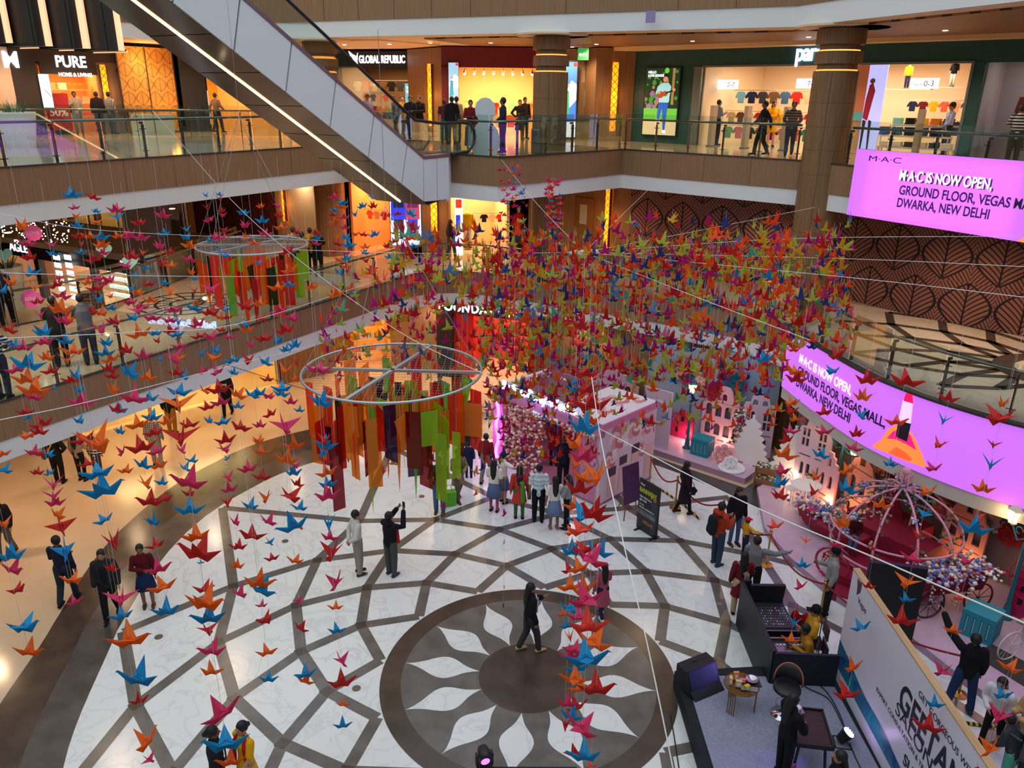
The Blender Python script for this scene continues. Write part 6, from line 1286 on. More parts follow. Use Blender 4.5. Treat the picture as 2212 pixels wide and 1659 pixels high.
for x,y,r,cols,path,lab_ in ((1553,845,.42,crim,WSL,'crimson paper flower behind the arched-window house'),(1490,815,.3,tealf,WSL,'teal paper flower above the slim lamp post'),(1590,825,.4,tealf,WSL,'large teal paper flower left of the thick column'),(1515,815,.26,blushf,WSL,'blush paper flower beside the teal one over the small crate'),(1470,795,.36,roseg,WSL,'rose paper flower high on the blue-grey set wall'),(1575,875,.32,crim,WSL,'dark red paper flower right of the arched-window house'),(1690,915,.3,crim,WSL,'crimson paper flower at the edge of the thick column'),
        (1753,915,.34,roseg,WSR,'dusty rose paper flower left above the lilac house'),(1835,943,.34,tealf,WSR,'teal paper flower just under the ribbon screen'),(1918,1003,.36,corf,WSR,'coral paper flower under the lipstick picture'),(1948,1030,.3,crim,WSR,'crimson paper flower behind the pink bow'),(1988,1050,.46,tealf,WSR,'big teal paper flower right of the pink bow'),(2052,1058,.34,corf,WSR,'coral paper flower tucked under the screen edge'),(2062,1098,.48,corf,WSR,'big coral paper flower above the coral gabled house'),(2098,1078,.26,tealf,WSR,'small teal paper flower right of the big coral one'),(2142,1113,.42,blushf,WSR,'big blush paper flower at the right of the set wall'),(2190,1148,.36,crim,WSR,'crimson paper flower behind the cream lantern'),(2195,1110,.34,tealf,WSR,'teal paper flower at the right edge under the screen')):
    h = on_set(x,y,path)
    if h:paper_flower(h[0],h[1],r,cols,lab_)
for x,y,r,cols,lab_ in ((1563,985,.38,[(232,178,176),(216,140,140)],'pink paper rose standing right of the small teal crate'),(1578,1002,.26,[(244,240,240),(224,220,222)],'white paper rose on the round white base')):
    p = G(x,y,.4);paper_flower(p,(-.3,-1,.55),r,cols,lab_)
b = MB();b.lathe([(.4,0),(.42,.03),(.4,.06)],(0,0,0),28);o = b.obj('display_plinth',mat('tree_white',(238,234,236),.55));o.location = G(1580,1012,.2);tag(o,'round white base under the white paper rose','base')
# flower pole by the lilac house, flower crates, bistro table, small stand
leaf = mat('leaf_green',(54,92,48),.7);blue_c = [mat('bloom_blue',(96,118,190),.8),mat('bloom_pale',(214,216,226),.8),mat('bloom_lav',(150,140,200),.8),mat('bloom_cream',(236,222,190),.8)]
p = G(1592,990,.2);t = thing('flower_column','white stand twined with teal and cream flowers before the lilac house','flower stand',p);b = MB();b.tube([(0,0,0),(0,0,1.5)],.03,8);b.tube([(.3*math.cos(a*.5)-.0,0,1.2+.3*math.sin(a*.5)) for a in range(7)],.015,6);b.obj('pole',mat('tree_white',(238,234,236),.55),t)
blossoms('flowers',150,lambda:(random.gauss(0,.1),random.gauss(0,.08),random.uniform(.5,1.7)),[leaf,fl_c[0],mat('bloom_teal',(60,140,140),.8),fl_c[4],fl_c[1]],.06,t,11)
t = thing('flower_crate_rack','wooden two-tier crate of succulents at the foot of the thick column','flower crate',G(1657,1052,.02),math.radians(-25));wd = wood('crate_wood',(150,110,72),(120,84,52),axis='X')
b = MB()
for z in (.12,.5):
    b.box((0,0,z),(.75,.4,.04))
    for s in (-1,1):b.box((0,s*.2,z+.1),(.75,.03,.16));b.box((s*.37,0,z+.1),(.03,.4,.16))
for sx_ in (-1,1):
    for sy_ in (-1,1):b.box((sx_*.36,sy_*.19,.33),(.05,.05,.66))
b.obj('crate_frame',wd,t)
for z in (.25,.66):blossoms('succulents',60,lambda:(random.uniform(-.33,.33),random.uniform(-.16,.16),z+random.uniform(-.03,.08)),[leaf,mat('sage',(150,160,130),.8),fl_c[2],mat('bloom_white',(230,226,214),.8)],.06,t,12)
t = thing('bistro_table','white bistro table with curled iron legs on the lilac platform','table',G(1735,1098,.18));wh = mat('iron_white',(232,228,228),.45)
b = MB();b.lathe([(.4,.72),(.42,.735),(.4,.755),(.0,.76)],(0,0,0),28);b.obj('table_top',wh,t);b = MB();b.tube([(0,0,0),(0,0,.72)],.03,8);b.obj('stem',wh,t)
for k in range(3):
    a = k*2*PI/3;b = MB();b.tube([(math.cos(a)*x,math.sin(a)*x,z) for x,z in ((.02,.3),(.16,.22),(.3,.06),(.36,.0),(.3,.05))],.016,6);b.obj('leg',wh,t)
t = thing('bistro_chair','white curled iron chair beside the bistro table','chair',G(1708,1085,.18),.6);b = MB();b.lathe([(.2,.44),(.21,.46),(.0,.47)],(0,0,0),20);b.obj('seat',wh,t)
for k in range(4):a = k*PI/2+.4;b = MB();b.tube([(math.cos(a)*.17,math.sin(a)*.17,.44),(math.cos(a)*.14,math.sin(a)*.14,.25),(math.cos(a)*.22,math.sin(a)*.22,0)],.014,6);b.obj('leg',wh,t)
b = MB();b.tube([(-.18,.14,.45),(-.2,.2,.75),(0,.22,.95),(.2,.2,.75),(.18,.14,.45)],.014,6);b.tube([(.09*math.cos(i*.5),.21,.7+.09*math.sin(i*.5)) for i in range(13)],.01,5);b.obj('backrest',wh,t)
t = thing('flower_pedestal','pale pedestal stand with orange flowers before the lilac house','flower stand',G(1752,1060,.18));b = MB();b.lathe([(.14,0),(.1,.1),(.16,.5)],(0,0,0),16);b.obj('pot',mat('pot_blush',(232,206,196),.5),t);blossoms('flowers',40,lambda:(random.gauss(0,.1),random.gauss(0,.1),.55+random.gauss(0,.05)),[fl_c[2],mat('bloom_orange',(220,110,60),.8),fl_c[4],leaf],.055,t,13)
t = thing('round_side_table','tall small round-topped white table before the tall lilac house','table',G(1762,1060,.18));b = MB();b.lathe([(.2,1.42),(.21,1.44),(0,1.45)],(0,0,0),20);b.obj('table_top',wh,t);b = MB();b.lathe([(.15,0),(.02,.03),(.02,1.42)],(0,0,0),10);b.obj('stem',wh,t)
# carriage: pink ribs, ivy, crimson seat blocks, flower boat and cart
cc = (9.15,16.3);t = thing('flower_carriage','round carriage of pink hoops twined with ivy over crimson seats','carriage',(cc[0],cc[1],.18));pk = mat('hoop_pink',(222,156,176),.5)
R0 = 1.45
for k in range(5):
    a = k*PI/5+.2;b = MB();b.tube([(R0*math.sin(q)*math.cos(a)*(1 if abs(math.cos(q)) < 2 else 1),R0*math.sin(q)*math.sin(a),1.2+1.15*math.cos(q)) for q in [(-2.55+5.1*i/30) for i in range(31)]],.026,7);b.obj('hoop',pk,t,smooth=True)
for z,rr in ((.75,1.36),(1.35,1.44)):
    b = MB();b.tube([(rr*math.cos(PI*i/18),rr*math.sin(PI*i/18),z) for i in range(36)],.026,7,closed=True);b.obj('ring',pk,t,smooth=True)
b = MB()
for k in range(14):a = k*.9;b.tube([(0,0,2.35),(.1*math.cos(a),.1*math.sin(a),2.6),(.2*math.cos(a),.2*math.sin(a),2.72),(.16*math.cos(a+.3),.16*math.sin(a+.3),2.55),(.3*math.cos(a),.3*math.sin(a),2.3)],.014,5)
b.ball((0,0,2.78),.1,10,6);b.obj('pink_bow',mat('bow_pink',(226,160,180),.7),t,smooth=True)
def ivy_pt():
    a = random.randrange(5)*PI/5+.2;q = random.uniform(-2.2,2.2);return (R0*math.sin(q)*math.cos(a)+random.gauss(0,.06),R0*math.sin(q)*math.sin(a)+random.gauss(0,.06),1.2+1.15*math.cos(q)+random.gauss(0,.06))
random.seed(8);b = MB()
for i in range(420):p = Vector(ivy_pt());a = random.uniform(0,6.3);d = Vector((math.cos(a),math.sin(a),random.uniform(-.8,.3)))*.075;e = Vector((-d.y,d.x,.02));b.add([p,p+d*.6+e*.6,p+d*1.3,p+d*.6-e*.6],[(0,1,2,3)])
tag(b.obj('ivy',mat('ivy',(58,92,54),.7),t),kind='stuff')
random.seed(6);spots_ = [ivy_pt() for _ in range(20)];blossoms('hydrangeas',140,lambda:tuple(c+random.gauss(0,.045) for c in random.choice(spots_)),blue_c[:3],.045,t,14)
crimson = noisy('crimson_velvet',(150,8,52),(134,6,46),scale=8,rough=.75)
def block(name,c,d,rz,label,cat='seat block'):b = MB();b.box((0,0,d[2]/2),d);o = b.obj(name,crimson);o.location = c;o.rotation_euler = (0,0,rz);return tag(o,label,cat)
block('crimson_platform',(9.15,16.35,.182),(2.2,1.9,.3),math.radians(-55),'crimson base block under the pink hoops','platform')
block('seat_block',(9.55,16.75,.484),(1.7,.8,.55),math.radians(-55),'crimson seat block at the back of the carriage');block('seat_block',(8.55,16.9,.484),(.5,.6,.4),math.radians(-55),'crimson seat block under the boy in a cap')
b = MB();b.prism([(-.5,0),(.5,0),(.1,.95)],0,.06);o = b.obj('crimson_pennant',crimson);o.data.transform(Matrix.Rotation(PI/2,4,'X'));o.location = (9.75,17.95,1.0);o.rotation_euler = (0,0,math.radians(-55));o.location.z = .95;tag(o,'pointed crimson panel behind the carriage','panel')
b = MB();b.prism([(-.8,-.5),(.8,-.65),(.95,.55),(-.6,.6)],0,.78);o = b.obj('panel_support',crimson);o.location = (9.7,17.75,.182);o.rotation_euler = (0,0,math.radians(-55));tag(o,'crimson block behind the carriage hoops','seat block')
block('crimson_step',(7.85,15.55,.012),(.62,.55,.2),math.radians(-40),'lower crimson step beside the man in a grey vest','step');block('crimson_step',(8.05,15.95,.19),(.6,.5,.25),math.radians(-40),'upper crimson step beside the carriage','step')
t = thing('flower_boat','crimson curved planter heaped with blue and white flowers left of the carriage','planter',(8.42,18.1,.18),math.radians(-62));b = MB();b.lathe([(.25,0),(.5,.15),(.62,.42),(.58,.44)],(0,0,0),20,sx=1.7,sy=.75);b.obj('planter_body',crimson,t,smooth=True)
blossoms('flowers',230,lambda:(random.gauss(0,.45),random.gauss(0,.18),.5+abs(random.gauss(0,.09))),blue_c+[fl_c[2]],.065,t,15)
t = thing('flower_pedestal','cream and peach roses between the planter and the carriage','flowers',(9.25,17.75,.2));b = MB();b.lathe([(.3,0),(.25,.6)],(0,0,0),14);b.obj('pot',crimson,t);blossoms('flowers',90,lambda:(random.gauss(0,.3),random.gauss(0,.15),.68+random.gauss(0,.07)),[fl_c[0],fl_c[2],fl_c[4],mat('bloom_wine',(130,40,60),.8)],.07,t,16)
t = thing('flower_cart','crimson cart with big wheels spilling blue and white flowers','cart',(9.85,15.05,.18),math.radians(12));b = MB()
b.box((0,0,.72),(1.5,.55,.4),taper=1.1);b.obj('cart_body',crimson,t)
for x in (-.62,.62):
    b = MB();b.tube([(x,-.33+.0,.36)]*1+[(x,-.33,.36+.001)],.04,8);b.tube([(x+.36*math.cos(i*PI/14),-.34,.37+.36*math.sin(i*PI/14)) for i in range(28)],.022,6,closed=True)
    for k in range(8):a = k*PI/4;b.tube([(x,-.34,.37),(x+.36*math.cos(a),-.34,.37+.36*math.sin(a))],.01,4)
    b.obj('wheel',mat('wheel_maroon',(84,16,30),.5),t)
blossoms('flowers',280,lambda:(random.uniform(-.85,1.0),random.gauss(-.1,.2),.95+abs(random.gauss(0,.1))),blue_c+[fl_c[1],fl_c[4]],.065,t,17);blossoms('trailing_flowers',90,lambda:(random.choice((-.6,-.35,.0,.35))+random.gauss(0,.03),-.34+random.gauss(0,.03),random.uniform(.25,.95)),[blue_c[1],fl_c[4],mat('bloom_mauve',(196,160,190),.8)],.035,t,18)
t = thing('hoop_frame','magenta ring with pale blossoms behind the man in a grey vest','hoop',G(1792,1250,.18),math.radians(-45));b = MB();b.tube([(.4*math.cos(i*PI/20),0,.42+.4*math.sin(i*PI/20)) for i in range(40)],.03,8,closed=True);b.obj('ring',mat('ring_magenta',(176,30,90),.5),t,smooth=True);blossoms('blossoms',40,lambda:(-.15+random.gauss(0,.1),random.gauss(0,.03),.4+random.gauss(0,.2)),[mat('blossom_pale',(236,206,206),.8)],.03,t,19)
t = thing('white_bicycle','white bicycle with red and cream flowers at the right edge','bicycle',(10.75,13.4,.18),math.radians(20));wb = mat('bike_white',(214,206,206),.4)
for x in (-.48,.48):
    b = MB();b.tube([(x+.33*math.cos(i*PI/16),0,.34+.33*math.sin(i*PI/16)) for i in range(32)],.015,6,closed=True)
    for k in range(12):a = k*PI/6;b.tube([(x,0,.34),(x+.33*math.cos(a),0,.34+.33*math.sin(a))],.003,3)
    b.obj('wheel',wb,t)
b = MB();b.tube([(-.48,0,.34),(-.12,0,.36),(.32,0,.8),(-.25,0,.78),(-.48,0,.34)],.016,6);b.tube([(-.12,0,.36),(-.28,0,.88)],.016,6);b.tube([(.48,0,.34),(.3,0,.95),(.2,.22,1.0)],.016,6);b.tube([(.3,0,.95),(.2,-.22,1.0)],.016,6);b.obj('frame',wb,t);b = MB();b.box((-.3,0,.9),(.22,.12,.05));b.obj('saddle',mat('saddle',(150,110,90),.5),t);blossoms('flowers',90,lambda:(.45+random.gauss(0,.14),random.gauss(0,.12),.95+random.gauss(0,.12)),[fl_c[1],fl_c[0],blue_c[0],mat('bloom_red',(190,30,36),.8)],.06,t,20)
# garden arch by the kiosk
t = thing('garden_arch','lilac board with a round arch behind the kiosk','arch board',(4.75,23.55,.2),math.radians(-40));b = MB();b.sheet(rect(0,0,1.0,2.0),[circ(0,1.25,.38,24)],.06,Matrix.Rotation(PI/2,4,'X'));b.obj('board',hl,t);b = MB();b.tube([(.38*math.cos(i*PI/18),-.08,1.25+.38*math.sin(i*PI/18)) for i in range(36)],.03,7,closed=True);b.obj('ring',mat('ring_ivory',(214,206,200),.5),t)
# ---------------------------------------------------------------- LED screens
led = mat('led_violet',(206,110,255),.4,emit=.68,ecol=(208,112,255))
led_b = mat('led_black',(28,10,44),.5);led_w = mat('led_white',(244,226,255),.4,emit=1.0)
FB1 = Front((9.58,22.6),(14.2,14.35));zt_,zb_ = 9.73,7.94
t = thing('led_screen','big violet screen with M·A·C IS NOW OPEN lettering on the second gallery edge','screen',FB1.W(0,-.14,zb_),FB1.rz);b = MB();b.box((FB1.L/2,.06,.895),(FB1.L,.16,1.79));b.obj('cabinet',black_p,t);b = MB();b.box((FB1.L/2,-.025,.895),(FB1.L,.01,1.79));b.obj('display',led,t)
RX = Matrix.Rotation(PI/2,4,'X')
def on_scr(F_,t,x,y,d=-.17):a,z = F_.px(x,y,d);return a,z-zb_
def led_text(body,x,y,x2,size,m,bold=True,d=-.034):
    a,z = on_scr(FB1,t,x,y);a2,_ = on_scr(FB1,t,x2,y)
    tt = text_mesh('lettering',body,size,m,Matrix.Translation((a,d,z)) @ RX,t,.002,bold);w = max(v.co.x for v in tt.data.vertices)-a;k = (a2-a)/w
    for v in tt.data.vertices:v.co.x = a+(v.co.x-a)*k
led_text('M·A·C IS NOW OPEN,',1945,390,2150,.36,led_b,True,-.032);led_text('M·A·C IS NOW OPEN,',1941,388,2146,.36,led_w);led_text('GROUND FLOOR, VEGAS MALL,',1941,419,2262,.33,led_b);led_text('DWARKA, NEW DELHI',1936,446,2141,.33,led_b);led_text('M·A·C',1875,347,1947,.2,led_b,False)
a,z = on_scr(FB1,t,2212,510);b = MB();b.add([(a-.12,-.033,0),(a+2.2,-.033,0),(a+2.2,-.033,1.0),(a+1.0,-.033,.85),(a+.4,-.033,.45)],[(0,1,2,3,4)]);b.obj('picture',mat('led_orange',(255,140,70),.4,emit=.9),t)
# ribbon screen on the round terrace: follows the curved edge
RP = [Vector(p) for p in catmull([Vector(p) for p in E1R[:10]],8)];RL = [0]
for i in range(1,len(RP)):RL.append(RL[-1]+(RP[i]-RP[i-1]).length)
RZT,RZB = 4.63,2.78
t = thing('ribbon_screen','curved violet ribbon screen with lipstick picture along the round terrace edge','screen',(RP[0].x,RP[0].y,RZB));O_ = Vector((RP[0].x,RP[0].y,RZB))
def rib(s,z,d):
    s = max(0,min(RL[-1]-.001,s))
    for i in range(1,len(RP)):
        if s <= RL[i]:
            k = (s-RL[i-1])/(RL[i]-RL[i-1]);q = RP[i-1].lerp(RP[i],k);tt = (RP[min(i+1,len(RP)-1)]-RP[max(i-2,0)]).normalized();nn = Vector((tt.y,-tt.x));q = q+nn*d;return Vector((q.x,q.y,z))-O_
b = MB();b.band([tuple(p) for p in RP],RZB,RZT,-.12);b.v = [tuple(Vector(v)-O_) for v in b.v];b.obj('cabinet',black_p,t)
b = MB();b.v = [];vs = []
for s in RL:vs += [rib(s,RZB,.135),rib(s,RZT,.135)]
b.add(vs,[(2*i,2*i+2,2*i+3,2*i+1) for i in range(len(RL)-1)]);b.obj('display',led,t)
def rib_px(x,y):
    """Where the sight line through a pixel meets the ribbon: (arc length, height)."""
    best = None;r = px_ray(x,y)
    for i in range(1,len(RP)):
        a,c = RP[i-1],RP[i];tt = c-a;det = r.x*(-tt.y)+tt.x*r.y
        if abs(det) < 1e-9:continue
        k = (a.x*(-tt.y)+tt.x*a.y)/det;u = (Vector((r.x,r.y))*k-a).dot(tt)/tt.length_squared
        if -.001 <= u <= 1.001 and k > 0 and (best is None or k < best[0]):best = (k,RL[i-1]+u*tt.length,HC+r.z*k)
    return best[1],best[2]
def bend(me,d):
    bm = bmesh.new();bm.from_mesh(me);bmesh.ops.subdivide_edges(bm,edges=[e for e in bm.edges if e.calc_length() > .25],cuts=3,use_grid_fill=False);bm.to_mesh(me);bm.free()
    for v in me.vertices:s,z,dd = v.co.x,v.co.y,v.co.z;v.co = rib(s,z,d+dd)
    me.update()
def rib_text(body,x,y,x2,y2,size,m,d):
    s0,z0 = rib_px(x,y);s1,z1 = rib_px(x2,y2);tt = text_mesh('lettering',body,size,m,Matrix.Identity(4),t,.002,True);w = max(v.co.x for v in tt.data.vertices);k = (s1-s0)/w
    for v in tt.data.vertices:v.co.x = s0+v.co.x*k;v.co.y = z0+v.co.y
    bend(tt.data,d)
RT_ = ((1735,785,1852,832,'M·A·C IS NOW OPEN,',led_w),(1733,808,1925,902,'GROUND FLOOR, VEGAS MALL,',led_b),(1730,829,1850,888,'DWARKA, NEW DELHI',led_b))
s0 = rib_px(1737,780)[0];s1 = rib_px(1924,895)[0];zc = rib_px(1850,830)[1]
for i,(x,y,x2,y2,body,m) in enumerate(RT_):
    sa = rib_px(x,y)[0];sb_ = rib_px(x2,y2)[0];za = 3.86-.36*i;tt = text_mesh('lettering',body,.36,m,Matrix.Identity(4),t,.002,True);w = max(v.co.x for v in tt.data.vertices)
    for v in tt.data.vertices:v.co.x = sa+v.co.x*(sb_-sa)/w;v.co.y = za+v.co.y
    bend(tt.data,.15)
def rib_poly(pts,m,d,name='picture'):
    b = MB();P = [rib_px(*p) for p in pts];me_b = MB();me_b.add([(s,z,0) for s,z in P],[tuple(range(len(P)))]);o = me_b.obj(name,m,t);bm = bmesh.new();bm.from_mesh(o.data);bmesh.ops.triangulate(bm,faces=bm.faces[:]);bm.to_mesh(o.data);bm.free();bend(o.data,d);return o
pm_ = lambda n,c,e=.85:mat('led_'+n,c,.4,emit=e)
rib_poly([(1893,963),(1913,947),(1928,925),(1945,915),(1966,918),(1985,945),(1998,975),(2010,1008),(1960,991),(1930,978)],pm_('skin',(255,132,62)),.141)
rib_poly([(1925,945),(1938,930),(1960,922),(1975,938),(1988,970),(1968,958),(1945,947)],pm_('lips',(255,20,120)),.143);rib_poly([(1928,976),(1945,963),(1965,975),(1978,988),(1975,994),(1950,986)],pm_('chin',(255,90,40)),.1435)
rib_poly([(1944,941),(1950,905),(1977,912),(1968,952)],pm_('case',(30,14,30),.3),.145);rib_poly([(1950,906),(1960,862),(1981,868),(1976,913)],pm_('silver',(226,190,230),.9),.146);rib_poly([(1961,864),(1965,850),(1972,842),(1980,846),(1982,870)],pm_('stick',(255,10,90)),.147)
b = MB();b.band([tuple(p) for p in RP],2.42,2.76,-.1);struct(b.obj('trim_terrace_soffit',mat('soffit_grey',(206,200,190),.7)))
b = MB();b.band([tuple(p) for p in RP],Z1-.02,Z1+.04,-.2);struct(b.obj('trim_terrace_kerb',mat('dark_metal',(74,70,68),.4,.6)))
lamp('screen_glow','AREA',FB1.W(2.5,-.35,8.8),22,(206,120,255),4,(PI/2,0,FB1.rz),sy=1.6)
# ---------------------------------------------------------------- rope barriers, easel and standee
brass_m = mat('brass',(190,150,80),.25,1.0);rope_m = mat('rope_red',(140,14,24),.7)
ST = [G(1402,1048),G(1458,1098),G(1556,1152),G(1655,1222),G(1770,1335),Vector((8.9,12.4,0))]
for i,p in enumerate(ST):
    r = thing('rope_stanchion','brass rope stanchion, %s from the left along the marble edge'%ORD[i],'stanchion',p,0,'brass stanchions');b = MB();b.lathe([(.16,0),(.16,.03),(.05,.06)],(0,0,0),20);b.obj('base',brass_m,r,smooth=False);b = MB();b.lathe([(.024,.05),(.024,.9),(.04,.91),(.04,.95),(.02,.97)],(0,0,0),12);b.obj('pole',brass_m,r);b = MB();b.ball((0,0,1.0),.04,10,6);b.obj('finial',brass_m,r)
for i in range(len(ST)-1):
    a,c = ST[i]+Vector((0,0,.9)),ST[i+1]+Vector((0,0,.9));b = MB();b.tube([a.lerp(c,k/12)-Vector((0,0,.34*math.sin(PI*k/12))) for k in range(13)],.022,7);tag(b.obj('barrier_rope',rope_m,smooth=True),'red velvet rope, %s span from the left between the brass stanchions'%ORD[i],'rope','red ropes')
hz = mat('hazard_tape',(220,190,40),.6);n_,l_,bs_ = nodes(hz);tc_ = n_.new('ShaderNodeTexCoord');wv = n_.new('ShaderNodeTexWave');wv.inputs['Scale'].default_value = 3.2;l_.new(tc_.outputs['Object'],wv.inputs[0]);l_.new(mixc(n_,l_,math_node(n_,l_,'GREATER_THAN',wv.outputs['Fac'],.5),(24,22,20),(222,192,44)),bs_.inputs['Base Color'])
b = MB();P = [G(1408,1048),G(1440,1068),G(1480,1095),G(1511,1124)];b.tube([p+Vector((0,0,.04)) for p in P],.03,6);tag(b.obj('cable_cover',hz),'black and yellow striped cable cover on the marble by the standee','cable cover')
b = MB();P = [G(2068,1563),G(2120,1570),G(2150,1572)];b.tube([p+Vector((0,0,.04)) for p in P],.035,6);tag(b.obj('cable_cover',hz),'black and yellow striped cable cover behind the salon banner','cable cover')
plum = mat('board_plum',(74,30,82),.5);wht = mat('print_white',(232,228,232),.5)
def text_lines(parent,lines,M0):
    for body,x,y,s,m,bold in lines:text_mesh('lettering',body,s,m,M0 @ Matrix.Translation((x,y,0)),parent,.001,bold)
p0,p1 = G(1340,1108),G(1383,1100);ez = math.atan2(p1.y-p0.y,p1.x-p0.x);ez = math.radians(38)
t = thing('easel_board','plum notice board with white script leaning on a wooden easel','notice board',(3.3,19.15,0),ez);b = MB();b.box((0,0,.62),(.62,.03,1.1),R=Matrix.Rotation(-.14,3,'X'));o = b.obj('board',plum,t);o.location = (0,0,.45)
M0 = Matrix.Translation((0,-.02,.45)) @ Matrix.Rotation(-.14,4,'X') @ Matrix.Translation((0,0,.62)) @ RX
text_lines(t,[('Workshop Week',-.24,.45,.07,wht,False),('schedule',-.15,.36,.07,wht,False)]+[(s,-.22,.26-.09*i,.055,wht,False) for i,s in enumerate(('MON  4 PM','TUE  5 PM','WED  4 PM','THU  5 PM','FRI  6 PM','SAT  4 PM','SUN  5 PM'))] if False else [('~ ~ ~ ~',-.2,.42,.1,wht,False)]+[('- - - - - -',-.22,.3-.1*i,.09,wht,False) for i in range(8)],M0)
for x,y in ((-.26,-.06),(.26,-.06),(0,.45)):b = MB();b.tube([(x,y,0),(x*.35,.1 if y > 0 else .02,1.25)],.018,6);b.obj('leg',wood('easel_wood',(140,100,60),(120,84,48)),t)
b = MB();b.box((0,-.03,.5),(.56,.05,.03));b.obj('tray',MATS['easel_wood'],t)
t = thing('event_standee','black standee announcing RANNVIJAY in yellow on the marble floor','standee',(3.66,18.3,0),math.radians(-57));b = MB();b.box((0,0,.78),(.78,.04,1.5));b.obj('board',mat('board_black',(22,24,30),.5),t)
yel = mat('print_yellow',(214,220,40),.5);org = mat('print_orange',(190,120,50),.5);M0 = Matrix.Translation((0,-.022,.78)) @ RX
text_lines(t,[('Meet',-.34,.58,.08,wht,True),('20th February',-.34,.22,.08,wht,True),('@ 6 PM',-.34,.12,.08,wht,True),('For the',-.34,-.0,.06,wht,True),('GRAND OPENING of',-.34,-.09,.062,wht,True),('Dinner n Gyms',-.34,-.25,.1,wht,True),('VEGAS',-.16,-.5,.13,org,True)],M0);q_ = text_mesh('lettering','RANNVIJAY',.2,yel,M0 @ Matrix.Translation((-.36,.37,0)),t,.001,True,sx=.62)
b = MB();b.add([(.16,-.022,.1),(.32,-.022,.1),(.34,-.022,.62),(.38,-.022,.95),(.3,-.022,1.06),(.16,-.022,1.06),(.1,-.022,.95),(.14,-.022,.6)],[tuple(range(8))],0);b.add([(x,-.023,z) for x,z in circ(.23,1.14,.075,12,1.2)],[tuple(range(12))],1);b.obj('printed_person',[mat('suit_print',(50,54,66),.6),mat('skin_p',(150,100,80),.5)],t)
b = MB();b.box((-.05,-.021,.57),(.7,.004,.16));b.obj('printed_band',mat('band_grey',(90,92,96),.5),t)
for x in (-.3,.3):b = MB();b.box((x,.0,.015),(.06,.35,.03));b.obj('foot',black_p,t)
# ---------------------------------------------------------------- stage, console, banner
carpet = noisy('stage_carpet',(150,152,172),(134,136,158),scale=24,rough=.95,detail=6);skirt = noisy('stage_skirt',(20,22,36),(14,16,28),scale=8,rough=.8)
t = thing('stage','low black-edged stage with a grey carpet at the lower right','stage',(3.3,12.5,0));b = MB();b.prism([(-.02,.02),(0.1,-6),(3.3,-6),(3.2,-.22),(1.86,.2)],.02,.385);b.obj('platform',skirt,t);b = MB();b.prism([(.17,-.55),(.22,-6),(3.0,-6),(2.98,-.3),(1.8,-.12),(.6,-.12)],.386,.4);b.obj('carpet',carpet,t)
t = thing('stage','corner of another low black stage at the bottom edge','stage',(-.42,10.12,0));b = MB();b.prism([(0,0),(1.6,.02),(1.6,-2),(0,-2)],.02,.38);b.obj('platform',skirt,t);b = MB();b.prism([(.05,-.05),(1.6,-.03),(1.6,-2),(.05,-2)],.381,.395);b.obj('carpet',carpet,t)
blk = noisy('console_black',(16,19,34),(12,14,26),scale=6,rough=.55)
t = thing('mixing_booth','black panelled booth around the sound mixer behind the stage','booth',(5.08,14.5,0));b = MB()
def wallseg(b,p,q,z0,z1,th=.06):d = Vector(q)-Vector(p);a = math.atan2(d.y,d.x);c = (Vector(p)+Vector(q))/2;b.box((c.x,c.y,(z0+z1)/2),(d.length,th,z1-z0),a)
wallseg(b,(0,0),(-.02,-2.3),.01,1.15);b.obj('side_panel',blk,t);b = MB();wallseg(b,(-.02,-2.3),(1.2,-2.36),.41,1.12);b.obj('front_panel',blk,t);b = MB();wallseg(b,(1.2,-2.2),(1.22,-.6),.01,.5) if False else wallseg(b,(0,.0),(.2,.02),.01,1.15);b.obj('back_panel',blk,t)
t = thing('mixer_case','open black flight case with a mixing desk inside the booth','mixing desk',(5.55,13.75,0));b = MB();b.box((0,0,.4),(.72,1.0,.78));b.obj('case_body',blk,t);b = MB();b.box((0,.52,1.0),(.74,.07,.46),R=Matrix.Rotation(.12,3,'X'));b.obj('lid',blk,t);b = MB();b.box((0,.02,.8),(.66,.84,.02));b.obj('desk_panel',mat('desk_grey',(40,42,52),.4),t)
b = MB();random.seed(2)
for i in range(12):
    for j in range(7):b.box((-.28+i*.05,-.3+j*.09,.82),(.018,.022,.02),mi=random.choice((0,0,0,1,2)))
tag(b.obj('faders',[mat('knob_grey',(120,122,130),.4),mat('knob_red',(170,40,40),.4),mat('knob_white',(220,220,226),.4)],t),kind='stuff');b = MB();b.box((0,.47,.8),(.72,.02,.02));b.box((0,-.5,.8),(.72,.02,.02));b.obj('metal_edge',mat('steel',(150,150,150),0.3,1.0),t)
t = thing('equipment_rack','black amplifier rack at the front of the booth','rack',(5.62,12.78,0));b = MB();b.box((0,0,.37),(.66,.7,.72));b.obj('case_body',blk,t);b = MB();b.box((0,-.28,.75),(.6,.05,.03));b.box((0,.02,.74),(.6,.25,.02));b.box((0,.3,.75),(.66,.04,.04));b.obj('metal_edge',mat('steel',(150,150,150),0.3,1.0),t);b = MB()
for i in range(8):b.box((-.25+.07*i,.1,.76),(.03,.05,.015))
b.obj('controls',mat('knob_white',(220,220,226),.4),t)
FBn = Front((6.385,12.45),(6.27,7.2));bz0,bz1 = .4,2.83
t = thing('salon_banner','long white salon banner wall with blue painted edge standing behind the stage','banner',FBn.W(0,0,bz0),FBn.rz);b = MB();H_ = bz1-bz0;b.box((FBn.L/2,.03,H_/2),(FBn.L,.06,H_));b.obj('panel',mat('banner_white',(222,222,236),.35,spec=.5),t)
